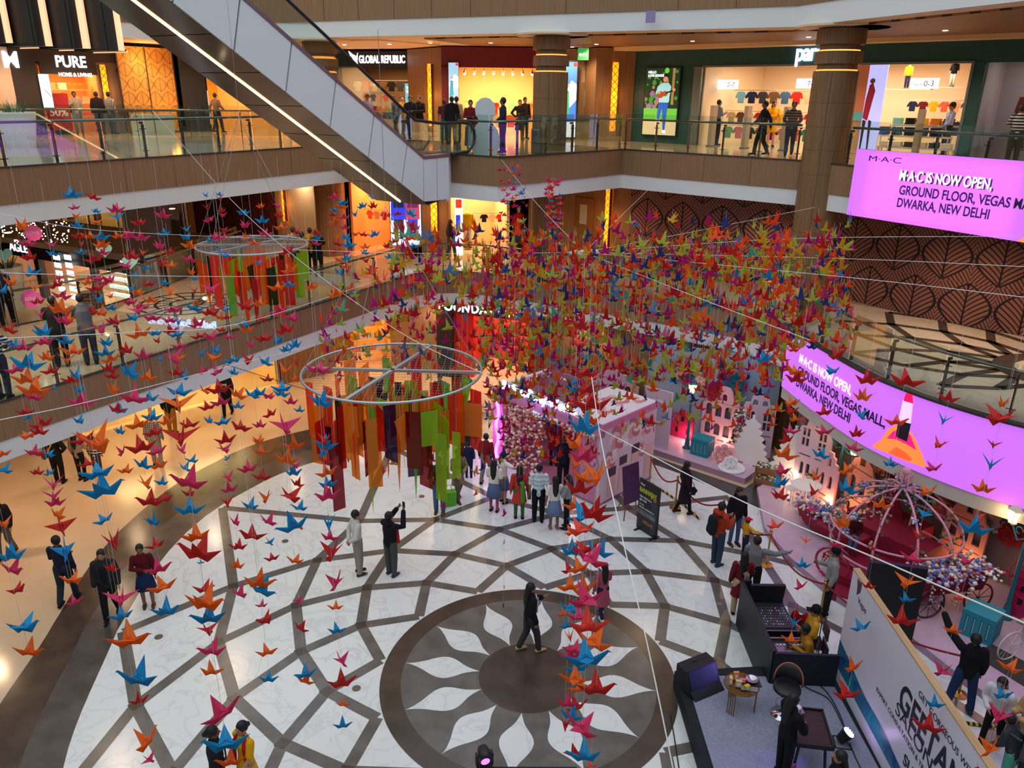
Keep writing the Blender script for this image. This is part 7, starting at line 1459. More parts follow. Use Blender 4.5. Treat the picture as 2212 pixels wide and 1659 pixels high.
b = MB();b.box((FBn.L/2,.05,H_+.012),(FBn.L,.12,.025));b.box((FBn.L/2,.1,H_*.5),(FBn.L,.04,.06));b.obj('wood_frame',wood('frame_pine',(206,170,124),(186,148,104),axis='X'),t)
pa = noisy('paint_blue',(22,60,130),(36,150,160),scale=2.2,rough=.35,detail=6,dist=1.6,lo=.3,hi=.7)
b = MB();b.add([(0,-.003,.28),(FBn.L,-.003,.28),(FBn.L,-.003,.5)]+[(FBn.L*k/20,-.003,.85-.42*(k/20) ** .6+.03*math.sin(k)) for k in range(19,-1,-1)],[tuple(range(23))]);b.obj('painted_band',pa,t)
ink = mat('banner_ink',(26,26,44),.5)
def btext(body,x,y,size,bold=False,x2=None,y2=None,d=-.006):
    a,z = FBn.px(x,y,0);z -= bz0;tt = text_mesh('lettering',body,size,ink,Matrix.Translation((a,d,z)) @ RX,t,.001,bold)
    if x2:a2,_ = FBn.px(x2,y2,0);w = max(v.co.x for v in tt.data.vertices)-a;k = (a2-a)/w;
    if x2:
        for v in tt.data.vertices:v.co.x = a+(v.co.x-a)*k
    return a,z
btext('GET GORGEOUS WITH',1984,1501,.16,False);btext('GEETANJALI',1940,1519,.66,True,2150,1830);btext('SALON',1933,1536,.33,False,2010,1665);btext('EXPERT CONSULTATION & TREATMENTS',1893,1491,.125,False);btext('SUNDAY',1950,1646,.28,True)
a,z = FBn.px(1852,1285,0);btext('Vegas',1853,1300,.16,False);b = MB();z -= bz0;b.add([(a-.02,-.005,z-.02),(a+.1,-.005,z+.12),(a+.1,-.005,z+.3),(a-.1,-.005,z+.3),(a-.04,-.005,z+.1)],[tuple(range(5))]);b.obj('emblem',mat('emblem_brown',(90,50,40),.5),t)
b = MB();b.box((0,0,1.05),(1.1,.12,2.1));o = b.obj('black_screen_board',mat('board_pitch',(8,8,12),.5));o.location = (7.95,13.75,0.0);o.rotation_euler = (0,0,math.radians(-12));tag(o,'tall pitch-black board standing behind the salon banner','board')
b = MB();b.prism([(9.7,13.35),(10.25,13.7),(10.95,12.7),(10.3,12.2)],.185,.2);tag(b.obj('brown_mat',noisy('mat_brown',(72,62,58),(58,50,48),scale=30,rough=.95)),'dark brown mat on the platform edge at the right','mat')
# stage furniture
t = thing('monitor_speaker','black wedge monitor speaker on the stage corner','speaker',(3.68,12.08,.4),math.radians(28));b = MB();b.add([(-.36,-.3,0),(.36,-.3,0),(.36,.3,0),(-.36,.3,0),(-.36,-.14,.12),(.36,-.14,.12),(.36,.3,.46),(-.36,.3,.46),(-.36,.02,.46),(.36,.02,.46)],[(0,3,2,1),(0,1,5,4),(4,5,9,8),(8,9,6,7),(2,3,7,6),(0,4,8,7,3),(1,2,6,9,5)])
o = b.obj('cabinet',mat('speaker_black',(14,14,20),.6),t);b = MB();b.add([(-.33,-.145,.125),(.33,-.145,.125),(.33,.01,.44),(-.33,.01,.44)],[(0,1,2,3)]);o = b.obj('grille',noisy('grille',(26,24,56),(18,18,40),scale=60,rough=.5),t);o.location = (0,-.006,.004);b = MB();b.box((0,.2,.465),(.12,.04,.015));b.obj('handle',mat('board_pitch',(8,8,12),.5),t)
gold = mat('table_gold',(150,116,66),.3,.9)
t = thing('gold_side_table','round gold slatted side table holding cosmetics on the stage','table',(4.28,11.55,.4));b = MB()
for rr in (.31,.28,.25,.22):b.tube([(rr*math.cos(i*PI/16),rr*math.sin(i*PI/16),.52) for i in range(32)],.011,6,closed=True)
b.lathe([(.2,.5),(.2,.515)],(0,0,0),24);b.obj('table_top',gold,t)
for k in range(3):
    a =-2.4+k*2.09;b = MB()
    for j in range(4):s = (j-1.5)*.045;x,y = .28*math.cos(a),.28*math.sin(a);b.tube([(x-s*math.sin(a),y+s*math.cos(a),0),(x-s*math.sin(a),y+s*math.cos(a),.52)],.01,5)
    b.obj('leg',gold,t)
z = .93;cos_ = [((-.08,.12),(.1,.05,.17),'orange',(226,140,80),'orange and white upright box on the gold table'),((-.2,.02),(.05,.1,.14),'cream',(214,190,130),'cream box at the left of the gold table'),((-.08,-.06),(.11,.06,.13),'tan',(206,184,140),'tan box in the middle of the gold table'),((.02,.05),(.13,.05,.07),'pinkbox',(236,100,110),'pink box behind the tan box on the gold table'),((.06,-.12),(.1,.07,.08),'goldbox',(216,170,40),'shiny gold box at the front of the gold table')]
for (x,y),d,nm,rgb,lab_ in cos_:
    t2 = thing('cosmetics_box',lab_,'box',(4.28+x,11.55+y,z),random.uniform(-.4,.4));b = MB();b.box((0,0,d[2]/2),d);b.obj('carton',mat('carton_'+nm,rgb,.4),t2);b = MB();b.box((0,-d[1]/2-.001,d[2]*.5),(d[0]*.6,.003,d[2]*.5));b.obj('label_panel',mat('carton_label',(240,236,226),.5),t2)
b = MB();b.box((0,0,.006),(.3,.12,.012),.3);o = b.obj('tablet_tray',mat('tray_grey',(150,150,154),.3,.6));o.location = (4.38,11.42,z+.005);o.rotation_euler = (0,0,-.5);tag(o,'flat grey palette tray at the front of the gold table','tray');b = MB();b.box((0,0,.006),(.26,.26,.014));o = b.obj('black_folder',black_p);o.location = (4.5,11.6,z);tag(o,'black folder under the silver bowl on the gold table','folder')
b = MB();b.lathe([(.05,0),(.11,.05),(.115,.055),(.1,.05),(.04,.012),(0,.01)],(0,0,0),24);o = b.obj('silver_bowl',mat('silver',(200,198,206),.2,1.0),smooth=True);o.location = (4.48,11.62,z+.014);tag(o,'silver bowl on the gold table','bowl')
def stool(p,rz,label):
    t = thing('swivel_chair',label,'chair',(p[0],p[1],.4),rz);ch = mat('chrome',(200,200,210),.1,1.0);bk = mat('leather_black',(22,22,26),.4)
    b = MB();b.lathe([(.22,0),(.22,.012),(.06,.03),(.03,.05)],(0,0,0),32);b.obj('base',ch,t,smooth=True);b = MB();b.tube([(0,0,.03),(0,0,.34)],.03,12);b.tube([(0,0,.3),(0,0,.55)],.022,12);b.obj('column',ch,t,smooth=True);b = MB();b.tube([(.16*math.cos(i*PI/12),.16*math.sin(i*PI/12)+.04,.22) for i in range(24)],.01,6,closed=True);b.obj('foot_ring',ch,t)
    b = MB();b.lathe([(0,.53),(.2,.53),(.245,.57),(.24,.62),(.18,.645),(0,.64)],(0,0,0),24);b.obj('seat',bk,t,smooth=True);b = MB();n = 15;pts = [(.25*math.cos(PI*i/(n-1)),.2*math.sin(PI*i/(n-1))+.05,.66+.3*math.sin(PI*i/(n-1)) ** .7) for i in range(n)]
    vs = [(x,y,.66) for x,y,z in pts]+[(x,y,z) for x,y,z in pts];vs += [(x*.93,y*.9,z) for x,y,z in vs];m = 2*n
    b.add(vs,[(i,i+1,n+i+1,n+i) for i in range(n-1)]+[(m+i+1,m+i,m+n+i,m+n+i+1) for i in range(n-1)]+[(n+i,n+i+1,m+n+i+1,m+n+i) for i in range(n-1)]);b.obj('backrest',bk,t,smooth=True);b = MB();b.tube([(x,y,z+.005) for x,y,z in pts],.014,6);b.obj('back_rim',mat('rim_copper',(170,100,60),.4,.3),t,smooth=True)
stool((5.05,11.38),math.radians(-25),'black swivel salon chair with a chrome base on the stage')
t = thing('black_tray_table','dark tray-topped table behind the woman on the stage','table',(5.1,10.4,.4),math.radians(-8));b = MB();dk = mat('table_dark',(30,22,26),.45);b.box((0,0,.62),(.62,.86,.05));
for s in (-1,1):b.box((s*.3,0,.66),(.03,.86,.05));b.box((0,s*.42,.66),(.62,.03,.05))
b.obj('table_top',dk,t);b = MB();b.box((0,0,.648),(.56,.8,.004));b.obj('tray_surface',noisy('tray_maroon',(62,26,34),(50,20,28),scale=30,rough=.6),t)
for s in (-1,1):
    for u in (-1,1):b = MB();b.tube([(s*.26,u*.36,0),(s*.2,u*.3,.6)],.025,6);b.obj('leg',dk,t)
b = MB();b.box((0,0,.05),(.26,.2,.1));o = b.obj('metal_box',mat('silver',(200,198,206),.2,1.0));o.location = (4.95,10.7,1.05);tag(o,'silver box on the dark tray table','box');b = MB();b.ball((0,0,0),.09,10,6,sc=(1.2,.8,.5));o = b.obj('white_napkin',wht,smooth=True);o.location = (4.95,10.7,1.19);tag(o,'crumpled white tissue on the silver box','tissue')
b = MB();b.box((0,0,.1),(.22,.02,.2));o = b.obj('colour_palette',noisy('palette_mix',(80,90,180),(220,110,150),scale=12,rough=.5));o.location = (4.72,10.05,.4);tag(o,'colourful packet leaning at the foot of the dark tray table','packet')
def par(p,rz,label,col,name='par_light',e=6,z=.4):
    t = thing(name,label,'stage light',(p[0],p[1],z),rz);b = MB();R_ = Matrix.Rotation(-.9,3,'X');ax = Vector((0,-math.sin(-.9)*-1,0));d = Vector((0,.55,.83));b.tube([Vector((0,0,.16))-d*.12,Vector((0,0,.16))+d*.1],[.08,.115],16);b.obj('lamp_body',black_p,t);b = MB();b.tube([Vector((0,0,.16))+d*.101,Vector((0,0,.16))+d*.105],.1,16);b.obj('lens',mat('led_lens_plain'+name,(206,190,255),.3,emit=2.5),t)
    b = MB()
    for i in range(19):rr = 0 if i == 0 else (.045 if i < 7 else .085);a = i*PI/3 if i < 7 else i*PI/6;u = Vector((1,0,0));w = d.cross(u);b.ball(Vector((0,0,.16))+d*.108+u*rr*math.cos(a)+w*rr*math.sin(a),.016,6,4,i%3)
    b.obj('led_beads',[mat('bead_white',(255,250,255),.3,emit=e*2),mat('bead_blue',(90,110,255),.3,emit=e*2),mat('bead_magenta',(255,90,220),.3,emit=e*2)],t);b = MB();b.tube([(-.14,-.15,0),(-.14,.12,0),(-.13,0,.16)],.014,6);b.tube([(.14,-.15,0),(.14,.12,0),(.13,0,.16)],.014,6);b.tube([(-.14,-.15,0),(.14,-.15,0)],.014,6);b.obj('bracket',black_p,t);return t
par((5.9,10.72),math.radians(-100),'round LED stage light glowing white and violet on the carpet',None)
lamp('par_beam','SPOT',(5.75,10.7,.75),60,(110,90,255),.04,(0,math.radians(100),math.radians(25)),1.3);lamp('par_beam','SPOT',(5.2,11.9,.8),70,(150,130,255),.03,(0,math.radians(100),math.radians(-5)),.9);lamp('par_beam','SPOT',(5.9,9.6,.8),40,(170,110,255),.03,(0,math.radians(96),math.radians(10)),.9)
t = thing('moving_head_light','black moving-head stage light with a violet lens at the bottom edge','stage light',(-.38,10.08,.4),.3);b = MB();b.box((0,0,.05),(.24,.2,.1));b.obj('base',black_p,t);b = MB();b.box((-.13,0,.2),(.03,.1,.24));b.box((.13,0,.2),(.03,.1,.24));b.obj('yoke',black_p,t);b = MB();b.tube([(0,.12,.3),(0,-.02,.3),(0,-.14,.28)],[.09,.115,.1],14);b.obj('head',black_p,t,smooth=True);b = MB();b.tube([(-.02,-.14,.28),(-.02,-.146,.279)],.075,14);b.obj('lens',mat('lens_violet',(210,80,255),.3,emit=4),t)
cab = mat('cable_black',(14,14,18),.6)
for pts,lab_ in (([(1720,1470),(1748,1488),(1790,1510),(1818,1560),(1830,1590)],'black cable looping from the booth to the round stage light'),([(1760,1470),(1790,1500),(1815,1545),(1828,1585)],'black power cable beside the banner foot'),([(1835,1605),(1850,1640),(1870,1680)],'black cable running forward from the round stage light')):
    b = MB();b.tube(catmull([G(x,y,.42) for x,y in pts],5),.011,5);tag(b.obj('cable',cab),lab_,'cable')
b = MB();b.tube(catmull([G(1448,1545,.02),G(1456,1590,.02),G(1462,1630,.02),G(1470,1680,.02)],5),.012,5);tag(b.obj('cable',cab),'black cable with a blue plug on the floor left of the stage','cable')
t = thing('shell_chair','red moulded shell chair inside the booth','chair',(6.25,13.95,0),math.radians(150));b = MB();n = 9;vs = []
prof = [(-.2,.43,.2),(-.1,.42,.22),(.05,.43,.22),(.15,.47,.22),(.2,.56,.21),(.24,.7,.2),(.27,.82,.16),(.28,.87,.09)]
for y,z,w in prof:
    for j in range(n):u =-1+2*j/(n-1);vs.append((u*w,y-.06*u*u*(1 if z > .5 else 0),z+.05*u*u))
vs += [(x,y+.012,z-.012) for x,y,z in vs];m = len(prof)*n
b.add(vs,[(i*n+j,i*n+j+1,(i+1)*n+j+1,(i+1)*n+j) for i in range(len(prof)-1) for j in range(n-1)]+[(m+i*n+j,m+(i+1)*n+j,m+(i+1)*n+j+1,m+i*n+j+1) for i in range(len(prof)-1) for j in range(n-1)]);b.obj('seat_shell',mat('shell_red',(196,24,24),.35),t,smooth=True)
for x in (-.16,.16):
    for y in (-.16,.14):b = MB();b.tube([(x*.6,y*.6,.42),(x*1.2,y*1.2,0)],.014,6);b.obj('leg',wood('easel_wood',(140,100,60),(120,84,48)),t)
# planters, bins, snow-figure cut-out on the galleries
def planter(p,h,r,label):
    t = thing('planter',label,'planter',p);b = MB();b.lathe([(r*.72,0),(r,h),(r*.92,h),(r*.88,h-.08),(0,h-.08)],(0,0,0),24);b.obj('pot',mat('planter_white',(222,218,212),.5),t);random.seed(int(p[0]*10));b = MB()
    for i in range(70):a = random.uniform(0,6.3);L = random.uniform(.3,.6);d = Vector((math.cos(a)*random.uniform(.2,.8),math.sin(a)*random.uniform(.2,.8),1)).normalized();e = Vector((-d.y,d.x,0))*.03;q = Vector((math.cos(a)*r*.4,math.sin(a)*r*.4,h-.1));b.add([q-e,q+d*L*.6-e*.8,q+d*L,q+d*L*.6+e*.8,q+e],[(0,1,2,3,4)])
    tag(b.obj('foliage',leaf,t),kind='stuff');return t
planter(G(45,318,Z2),1.1,.62,'tall white planter on the second gallery at the left edge');planter(G(28,668,Z1),1.35,.5,'tall white planter on the first gallery at the left edge')
for x,w,lab_ in ((312,42,'white box counter before the gold lattice screen, left one'),(358,36,'white box counter before the gold lattice screen, right one')):p = G(x,291,Z2);b = MB();b.box((0,0,.42),(w/42*.85,.5,.84));o = b.obj('box_counter',mat('planter_white',(222,218,212),.5));o.location = p;o.rotation_euler = (0,0,.5);tag(o,lab_,'counter')
t = thing('snowman_board','white snowman-shaped board seen from behind at the landing railing','cut-out board',G(1048,335,Z2),.1);b = MB();P = [(.38*math.cos(a),.42+.42*math.sin(a)) for a in [(-PI/2+i*2*PI/28) for i in range(28)] if not (PI*.36 < a < PI*.64)];
out = [(.34,0),(.46,.25),(.47,.5),(.4,.75),(.28,.9),(.2,1.0),(.22,1.1),(.3,1.2),(.32,1.4),(.27,1.58),(.14,1.7),(0,1.73)];b.sheet(out+[(-x,z) for x,z in reversed(out) if x > 0],[],.04,RX);b.obj('board',mat('board_white',(206,212,214),.6),t);b = MB();b.tube([(0,.04,1.0),(0,.45,0)],.02,6);b.obj('strut',wd,t)
t = thing('litter_bin','steel litter bin on the landing left of the first column','bin',G(1160,333,Z2));b = MB();b.lathe([(.2,0),(.2,.75),(.19,.8)],(0,0,0),20);b.obj('bin_body',mat('steel',(150,150,150),0.3,1.0),t);b = MB();b.lathe([(.15,.8),(.13,.81),(0,.81)],(0,0,0),20);b.obj('lid',black_p,t)
for x,y,lab_,top in ((238,0,'',0),):pass
for x,y,r,lab_,c in ((72,503,.22,'round pink LOVE sticker on the far hall glass at the left',(226,90,170)),(68,645,.26,'pink love sticker low on the far hall glass',(226,90,170))):
    p = ATD(x,y,26);t = thing('hanging_badge',lab_,'badge',p,math.radians(25));b = MB();b.sheet([(r*(1+.06*math.cos(i*12*PI*2/48))*math.cos(2*PI*i/48),r*(1+.06*math.cos(i*12*PI*2/48))*math.sin(2*PI*i/48)) for i in range(48)],[],.03,RX);b.obj('disc',mat('badge_pink',c,.5,emit=.15),t);text_mesh('lettering','LOVE',.13,wht,Matrix.Translation((-.16,-.04,-.04)) @ RX,t,.002,True);b = MB();b.tube([(0,0,r),(0,0,3)],.004,4);b.obj('string',thread,t)
for x,y,lab_ in ((225,540,'pale teal heart hanging left of the SEPHORA lettering'),(281,566,'pale teal heart hanging before the SEPHORA lettering'),(8,550,'pale teal heart hanging at the left edge')):
    p = ATD(x,y,25);t = thing('hanging_heart',lab_,'heart',p,math.radians(25),'teal hanging hearts');b = MB();b.sheet([(.013*(16*math.sin(a) ** 3),.013*(13*math.cos(a)-5*math.cos(2*a)-2*math.cos(3*a)-math.cos(4*a))) for a in [2*PI*i/36 for i in range(36)]],[],.03,RX);b.obj('heart_plate',mat('heart_teal',(140,206,206),.5),t);b = MB();b.tube([(0,0,.3),(0,0,3)],.004,4);b.obj('string',thread,t)
b = MB();random.seed(4)
for i in range(90):p = ATD(random.uniform(0,150),random.uniform(478,525),27);b.ball(p,.018,5,3)
tag(b.obj('fairy_lights',mat('fairy',(255,240,210),.5,emit=12)),'tiny fairy lights hung in the far hall at the left','fairy lights',kind='stuff')
t = thing('red_slide','glossy red curved slide in the far hall before the cosmetics shop','slide',(-17.5,31.5,0),.4);b = MB();b.tube(catmull([Vector(p) for p in ((0,0,3.2),(.3,0,2.3),(1.1,-.2,1.5),(2.4,-.3,1.2),(3.2,-.3,1.1))],5),.32,10,flat=.6);b.obj('chute',mat('slide_red',(170,16,24),.3),t,smooth=True);b = MB();b.tube([(0,0,0),(-.1,0,3.2)],.3,10);b.obj('tower',mat('slide_red',(170,16,24),.3),t);b = MB();b.tube([(2.8,-.3,0),(2.8,-.3,1.1)],.08,8);b.obj('support',black_p,t)
for x,y,lab_ in ((343,1377,'round brass floor drain at the left of the marble'),(616,1170,'round brass floor drain in the upper left of the marble'),(770,1488,'round brass floor drain left of the medallion'),(911,1073,'round brass floor drain before the man with a phone')):
    b = MB();b.lathe([(.085,0),(.085,.006),(0,.007)],(0,0,.0135),20);o = b.obj('floor_drain',mat('drain_brass',(120,108,90),.4,.6));o.location = G(x,y);tag(o,lab_,'floor drain')
p_ = AT(1404,37,26.4);b = MB();b.box((0,0,0),(.3,.03,.34));o = b.obj('wall_box',mat('box_lilac',(150,136,176),.5));o.location = p_+Vector((0,-.12,0));o.rotation_euler = (0,0,math.radians(-27));tag(o,'small lilac box fixed on the white top bulkhead','box')
# ================================================================ PEOPLE
ARM = {'down':((.23,-.03,1.13),(.24,.05,.88)),'phone':((.22,.06,1.14),(.10,.30,1.24)),'up':((.25,.20,1.32),(.10,.38,1.60)),'back':((.27,-.10,1.13),(.05,-.18,.96)),'hip':((.37,-.06,1.15),(.19,.03,1.0)),'fold':((.24,.08,1.13),(-.02,.22,1.13)),'rail':((.24,.22,1.2),(.15,.42,1.12)),'selfie':((.36,.16,1.56),(.48,.34,1.82)),'side':((.40,.12,1.32),(.60,.26,1.36)),'fwd':((.22,.08,1.13),(.2,.28,.98)),'aft':((.23,-.15,1.14),(.22,-.18,.90)),'lap':((.23,.06,1.13),(.08,.26,1.02)),'hold':((.25,.1,1.14),(.06,.26,1.05))}
SKIN = [(150,104,78),(166,118,90),(132,90,66),(178,130,102)]
def remesh(o,v,it=4):
    m = o.modifiers.new('remesh','REMESH');m.mode = 'VOXEL';m.voxel_size = v;m.use_smooth_shade = True
    if it:s = o.modifiers.new('smooth','SMOOTH');s.factor = .5;s.iterations = it
    return o
def caps(b,pts,r,flat=1.0,n=10,ref=(1,0,0)):
    b.tube(pts,r,n,flat=flat,ref=ref);rr = r if isinstance(r,(list,tuple)) else [r]*len(pts)
    for p,q in ((pts[0],rr[0]),(pts[-1],rr[-1])):b.ball(p,q*.97,8,6,sc=(1,flat,min(1,flat+.2)))
def stripes(name,c1,c2,ax,sc,check=False):
    if name in MATS:return MATS[name]
    m = mat(name,c1,.85);n,l,b = nodes(m);tc = n.new('ShaderNodeTexCoord');sp = n.new('ShaderNodeSeparateXYZ');l.new(tc.outputs['Object'],sp.inputs[0])
    g = lambda a:math_node(n,l,'GREATER_THAN',math_node(n,l,'FRACT',math_node(n,l,'MULTIPLY',sp.outputs[a],sc)),.55)
    f = math_node(n,l,'MULTIPLY',math_node(n,l,'ADD',g('X'),g('Z')),.5) if check else g(ax)
    l.new(mixc(n,l,f,c1,c2),b.inputs['Base Color']);return m
def cm(c):
    if c == 'check':return stripes('cloth_check',(52,50,52),(206,200,190),'X',16,True)
    if c == 'zebra':return stripes('cloth_zebra',(24,24,26),(226,222,216),'Z',11)
    if c == 'tee':return stripes('cloth_tee',(176,208,226),(226,232,232),'Z',8)
    if c == 'brownstripe':return stripes('cloth_brownstripe',(60,48,44),(140,120,106),'Z',12)
    if c == 'navystripe':return stripes('cloth_navystripe',(24,28,44),(190,206,220),'Z',12)
    if c == 'print':return noisy('cloth_print',(70,84,44),(168,150,96),scale=18,rough=.85)
    if isinstance(c,str):return cloth(NAMED[c])
    return cloth(c)
pn = 0
def person(foot,z,face,h,hair,top,bot,arms,legs,label,shoes=(30,26,26),skin=None,hairc=(16,13,13),extra=(),sit=False,pos=None,lean=0.0,group=None):
    """One figure: continuous body with head, hands and fingers; hair, clothes and shoes as parts. face: heading in degrees (0 right, 90 away)."""
    global pn;pn += 1;s = h/1.7;child = h < 1.35
    p = Vector(pos) if pos is not None else G(foot[0],foot[1],z)
    r = thing('person',label,'person',p,math.radians(face)-PI/2,group);dist = (p-Vector((0,0,HC))).length
    far = dist > 24;vx = .021 if far else .0125;sk = mat('skin_%d'%(pn%4),SKIN[pn%4],.55) if skin is None else mat('skin_x',skin,.55)
    dz =-.44 if sit else 0.0
    def V(x,y,zz):
        zz += dz
        if zz > .9+dz:y += (zz-.9-dz)*lean
        return Vector((x,y,zz))*s
    hipz = .92;hs = 1.12 if child else 1.0
    lg = {'stand':(((.1,.02,.49),(.1,-.01,.08)),((.1,.01,.49),(.1,.02,.08))),'walk':(((.09,.13,.5),(.09,.18,.085)),((.09,-.03,.48),(.09,-.2,.11))),'sit':(((.12,.42,.93),(.12,.46,.52)),((.1,.40,.93),(.05,.5,.56))),'wide':(((.16,.02,.49),(.2,0,.08)),((.16,.02,.49),(.2,.02,.08)))}[legs]
    body = MB();limbs = []
    for i,sx in enumerate((1,-1)):
        k,a = [V(q[0]*sx,q[1],q[2]) for q in lg[i]];hp_ = V(.09*sx,0,hipz);limbs.append((hp_,k,a))
        caps(body,[hp_,k,a],[.085*s,.058*s,.04*s]);fd = Vector((0.01*sx,.15*s,0));caps(body,[a+Vector((0,-.03*s,-.03*s)),a+fd+Vector((0,0,-.045*s))],[.04*s,.03*s])
    caps(body,[V(0,0,.9),V(0,0,1.08),V(0,0,1.3),V(0,0,1.4)],[.14*s,.12*s,.145*s,.11*s],.68);caps(body,[V(0,-.01,1.4),V(0,.005,1.5)],[.058*s,.052*s])
    hc = V(0,.012,1.595);R_ = .094*s*hs;body.ball(hc,R_,14,10,sc=(.86,1.0,1.12));body.ball(hc+Vector((0,.022,-.052))*s,.067*s*hs,12,8,sc=(.88,.95,1.0));caps(body,[hc+Vector((0,.092,.012))*s,hc+Vector((0,.112,-.018))*s],[.010*s,.015*s],n=6)
    for sx in (1,-1):body.ball(hc+Vector((.082*sx,-.005,-.01))*s,.022*s,6,5,sc=(.5,.9,1.4))
    hands = []
    for i,sx in enumerate((1,-1)):
        e,w = [V(q[0]*sx,q[1],q[2]) for q in ARM[arms[i]]];sh = V(.175*sx,0,1.385);limbs.append((sh,e,w));caps(body,[sh,e,w],[.055*s,.042*s,.028*s])
        d = (w-e).normalized();side = d.cross(Vector((1,0,0)));side = (side if side.length > .3 else d.cross(Vector((0,0,1)))).normalized();nrm = d.cross(side).normalized();pe = w+d*.075*s;caps(body,[w,pe],[.026*s,.036*s],.55,8,side);hands.append((w+d*.12*s,d,side))
        if not far:
            for j in range(4):o_ = side*(j-1.5)*.021*s;L_ = (.062,.075,.07,.052)[j]*s;caps(body,[pe+o_,pe+o_+d*L_*.55+nrm*.006,pe+o_*1.05+d*L_+nrm*.02*s],[.011*s,.0105*s,.009*s],n=6)
            caps(body,[w+d*.03*s+side*.03*s,w+d*.075*s+side*.06*s,w+d*.105*s+side*.062*s],[.013*s,.012*s,.010*s],n=6)
    remesh(body.obj('body',sk,r),vx,2 if not far else 3)
    # face
    if not far or True:
        for sx in (1,-1):
            b = MB();b.ball(hc+Vector((.034*sx,.083,.014))*s,.0125*s,6,5,sc=(1.3,.5,.75));b.obj('eye',mat('eye_dark',(22,16,14),.3),r)
        b = MB();b.ball(hc+Vector((0,.086,-.052))*s,.022*s,8,5,sc=(1.1,.4,.32));b.obj('mouth',mat('lips',(140,70,66),.5),r)
    # hair and headwear
    hm_ = mat('hair_%d'%hairc[0],hairc,.6);b = MB();back = Vector((0,-.018,.022))*s
    if hair != 'bald':
        b.ball(hc+back,R_*1.12,14,10,sc=(.9,.98,1.08))
        if hair == 'long':caps(b,[hc+Vector((0,-.05,.02))*s,hc+Vector((0,-.095,-.14))*s,hc+Vector((0,-.11,-.34))*s,hc+Vector((0,-.105,-.46))*s],[.095*s,.1*s,.09*s,.05*s],.6)
        if hair == 'bob':caps(b,[hc+Vector((0,-.04,0))*s,hc+Vector((0,-.06,-.13))*s],[.1*s,.1*s],.8)
        if hair == 'bun':b.ball(hc+Vector((0,-.12,.0))*s,.05*s,8,6)
        if hair == 'tail':caps(b,[hc+Vector((0,-.1,.02))*s,hc+Vector((0,-.16,-.1))*s,hc+Vector((0,-.13,-.25))*s],[.035*s,.04*s,.02*s])
    if len(b.v):remesh(b.obj('hair',hm_,r),vx*1.2,3)
    for e in extra:
        if e[0] in ('cap','beanie'):
            b = MB();b.lathe([(R_*1.1,0),(R_*1.13,.03*s),(R_*.95,.09*s),(R_*.5,.125*s),(0,.13*s)],hc+Vector((0,-.012,.035))*s,16)
            if e[0] == 'cap':b.box(hc+Vector((0,.13,.045))*s,(.14*s,.11*s,.012*s))
            b.obj('cap',cm(e[1]),r,smooth=True)
    # lower garment
    bt,bc = bot;b = MB()
    if bt in ('trousers','leggings'):
        k_ = 1.0 if bt == 'trousers' else .8
        for hp_,k,a in limbs[:2]:caps(b,[hp_,k,a+Vector((0,0,.02*s))],[.105*s*(k_+.1 if k_ < 1 else 1),.078*s*k_,.064*s*k_])
        caps(b,[V(-.06,0,.95),V(.06,0,.95)],[.12*s,.12*s],n=10);remesh(b.obj('trousers',cm(bc),r),vx*1.15,3)
    elif bt in ('skirt','longskirt'):
        zl = .52 if bt == 'skirt' else .12;P = [V(0,0,zl),V(0,0,.75),V(0,0,.98)];b.lathe([(.24*s,P[0].z),(.2*s,P[1].z),(.145*s,P[2].z)],(0,0,0),20,sy=.78);b.obj('skirt',cm(bc),r,smooth=True)
    # upper garment
    tt,tc = top[0],top[1];slv = top[2] if len(top) > 2 else 1.0;b = MB();jk = .02 if tt in ('jacket','hoodie') else 0.0
    caps(b,[V(0,0,.90),V(0,0,1.06),V(0,0,1.29),V(0,0,1.40)],[(.165+jk)*s,(.15+jk)*s,(.172+jk)*s,(.12+jk)*s],.7);caps(b,[V(0,-.008,1.42),V(0,-.004,1.45)],[.075*s,.064*s])
    if tt == 'hoodie':b.ball(V(0,-.1,1.45),.1*s,8,6,sc=(1.2,.7,.7))
    for sh,e,w in limbs[2:]:
        q = e.lerp(w,max(0,slv*2-1)*.96) if slv > .5 else sh.lerp(e,slv*2);P = [sh,e,q] if slv > .5 else [sh,q];caps(b,P,[(.072+jk*.6)*s,(.062+jk*.6)*s,(.05+jk*.5)*s][:len(P)] if slv > .5 else [.074*s,.068*s])
    if tt in ('kurta','dress'):
        zl = .55 if tt == 'kurta' else .42;a0,a1 = V(0,0,zl),V(0,0,1.0);b.lathe([(.225*s,a0.z),(.19*s,(a0.z+a1.z)/2),(.15*s,a1.z)],(0,0,0),18,sy=.72)
    remesh(b.obj({'jacket':'jacket','hoodie':'hooded_top','kurta':'kurta','dress':'dress'}.get(tt,'shirt'),cm(tc),r),vx*1.15,3)
    if len(top) > 3:
        b = MB();b.sheet([(-.05*s,V(0,0,.98).z),(.05*s,V(0,0,.98).z),(.062*s,V(0,0,1.38).z),(0,V(0,0,1.30).z),(-.062*s,V(0,0,1.38).z)],[],.02,Matrix.Translation((0,(.15+jk)*s*.72+.035*s+lean*.4*s,0)) @ RX);b.obj('shirt_front',cm(top[3]),r)
    for hp_,k,a in limbs[:2]:
        b = MB();caps(b,[a+Vector((0,-.05*s,-.036*s)),a+Vector((0,.06*s,-.03*s)),a+Vector((0,.16*s,-.048*s))],[.046*s,.05*s,.034*s],.8);b.obj('shoe',cloth(shoes),r,smooth=True)
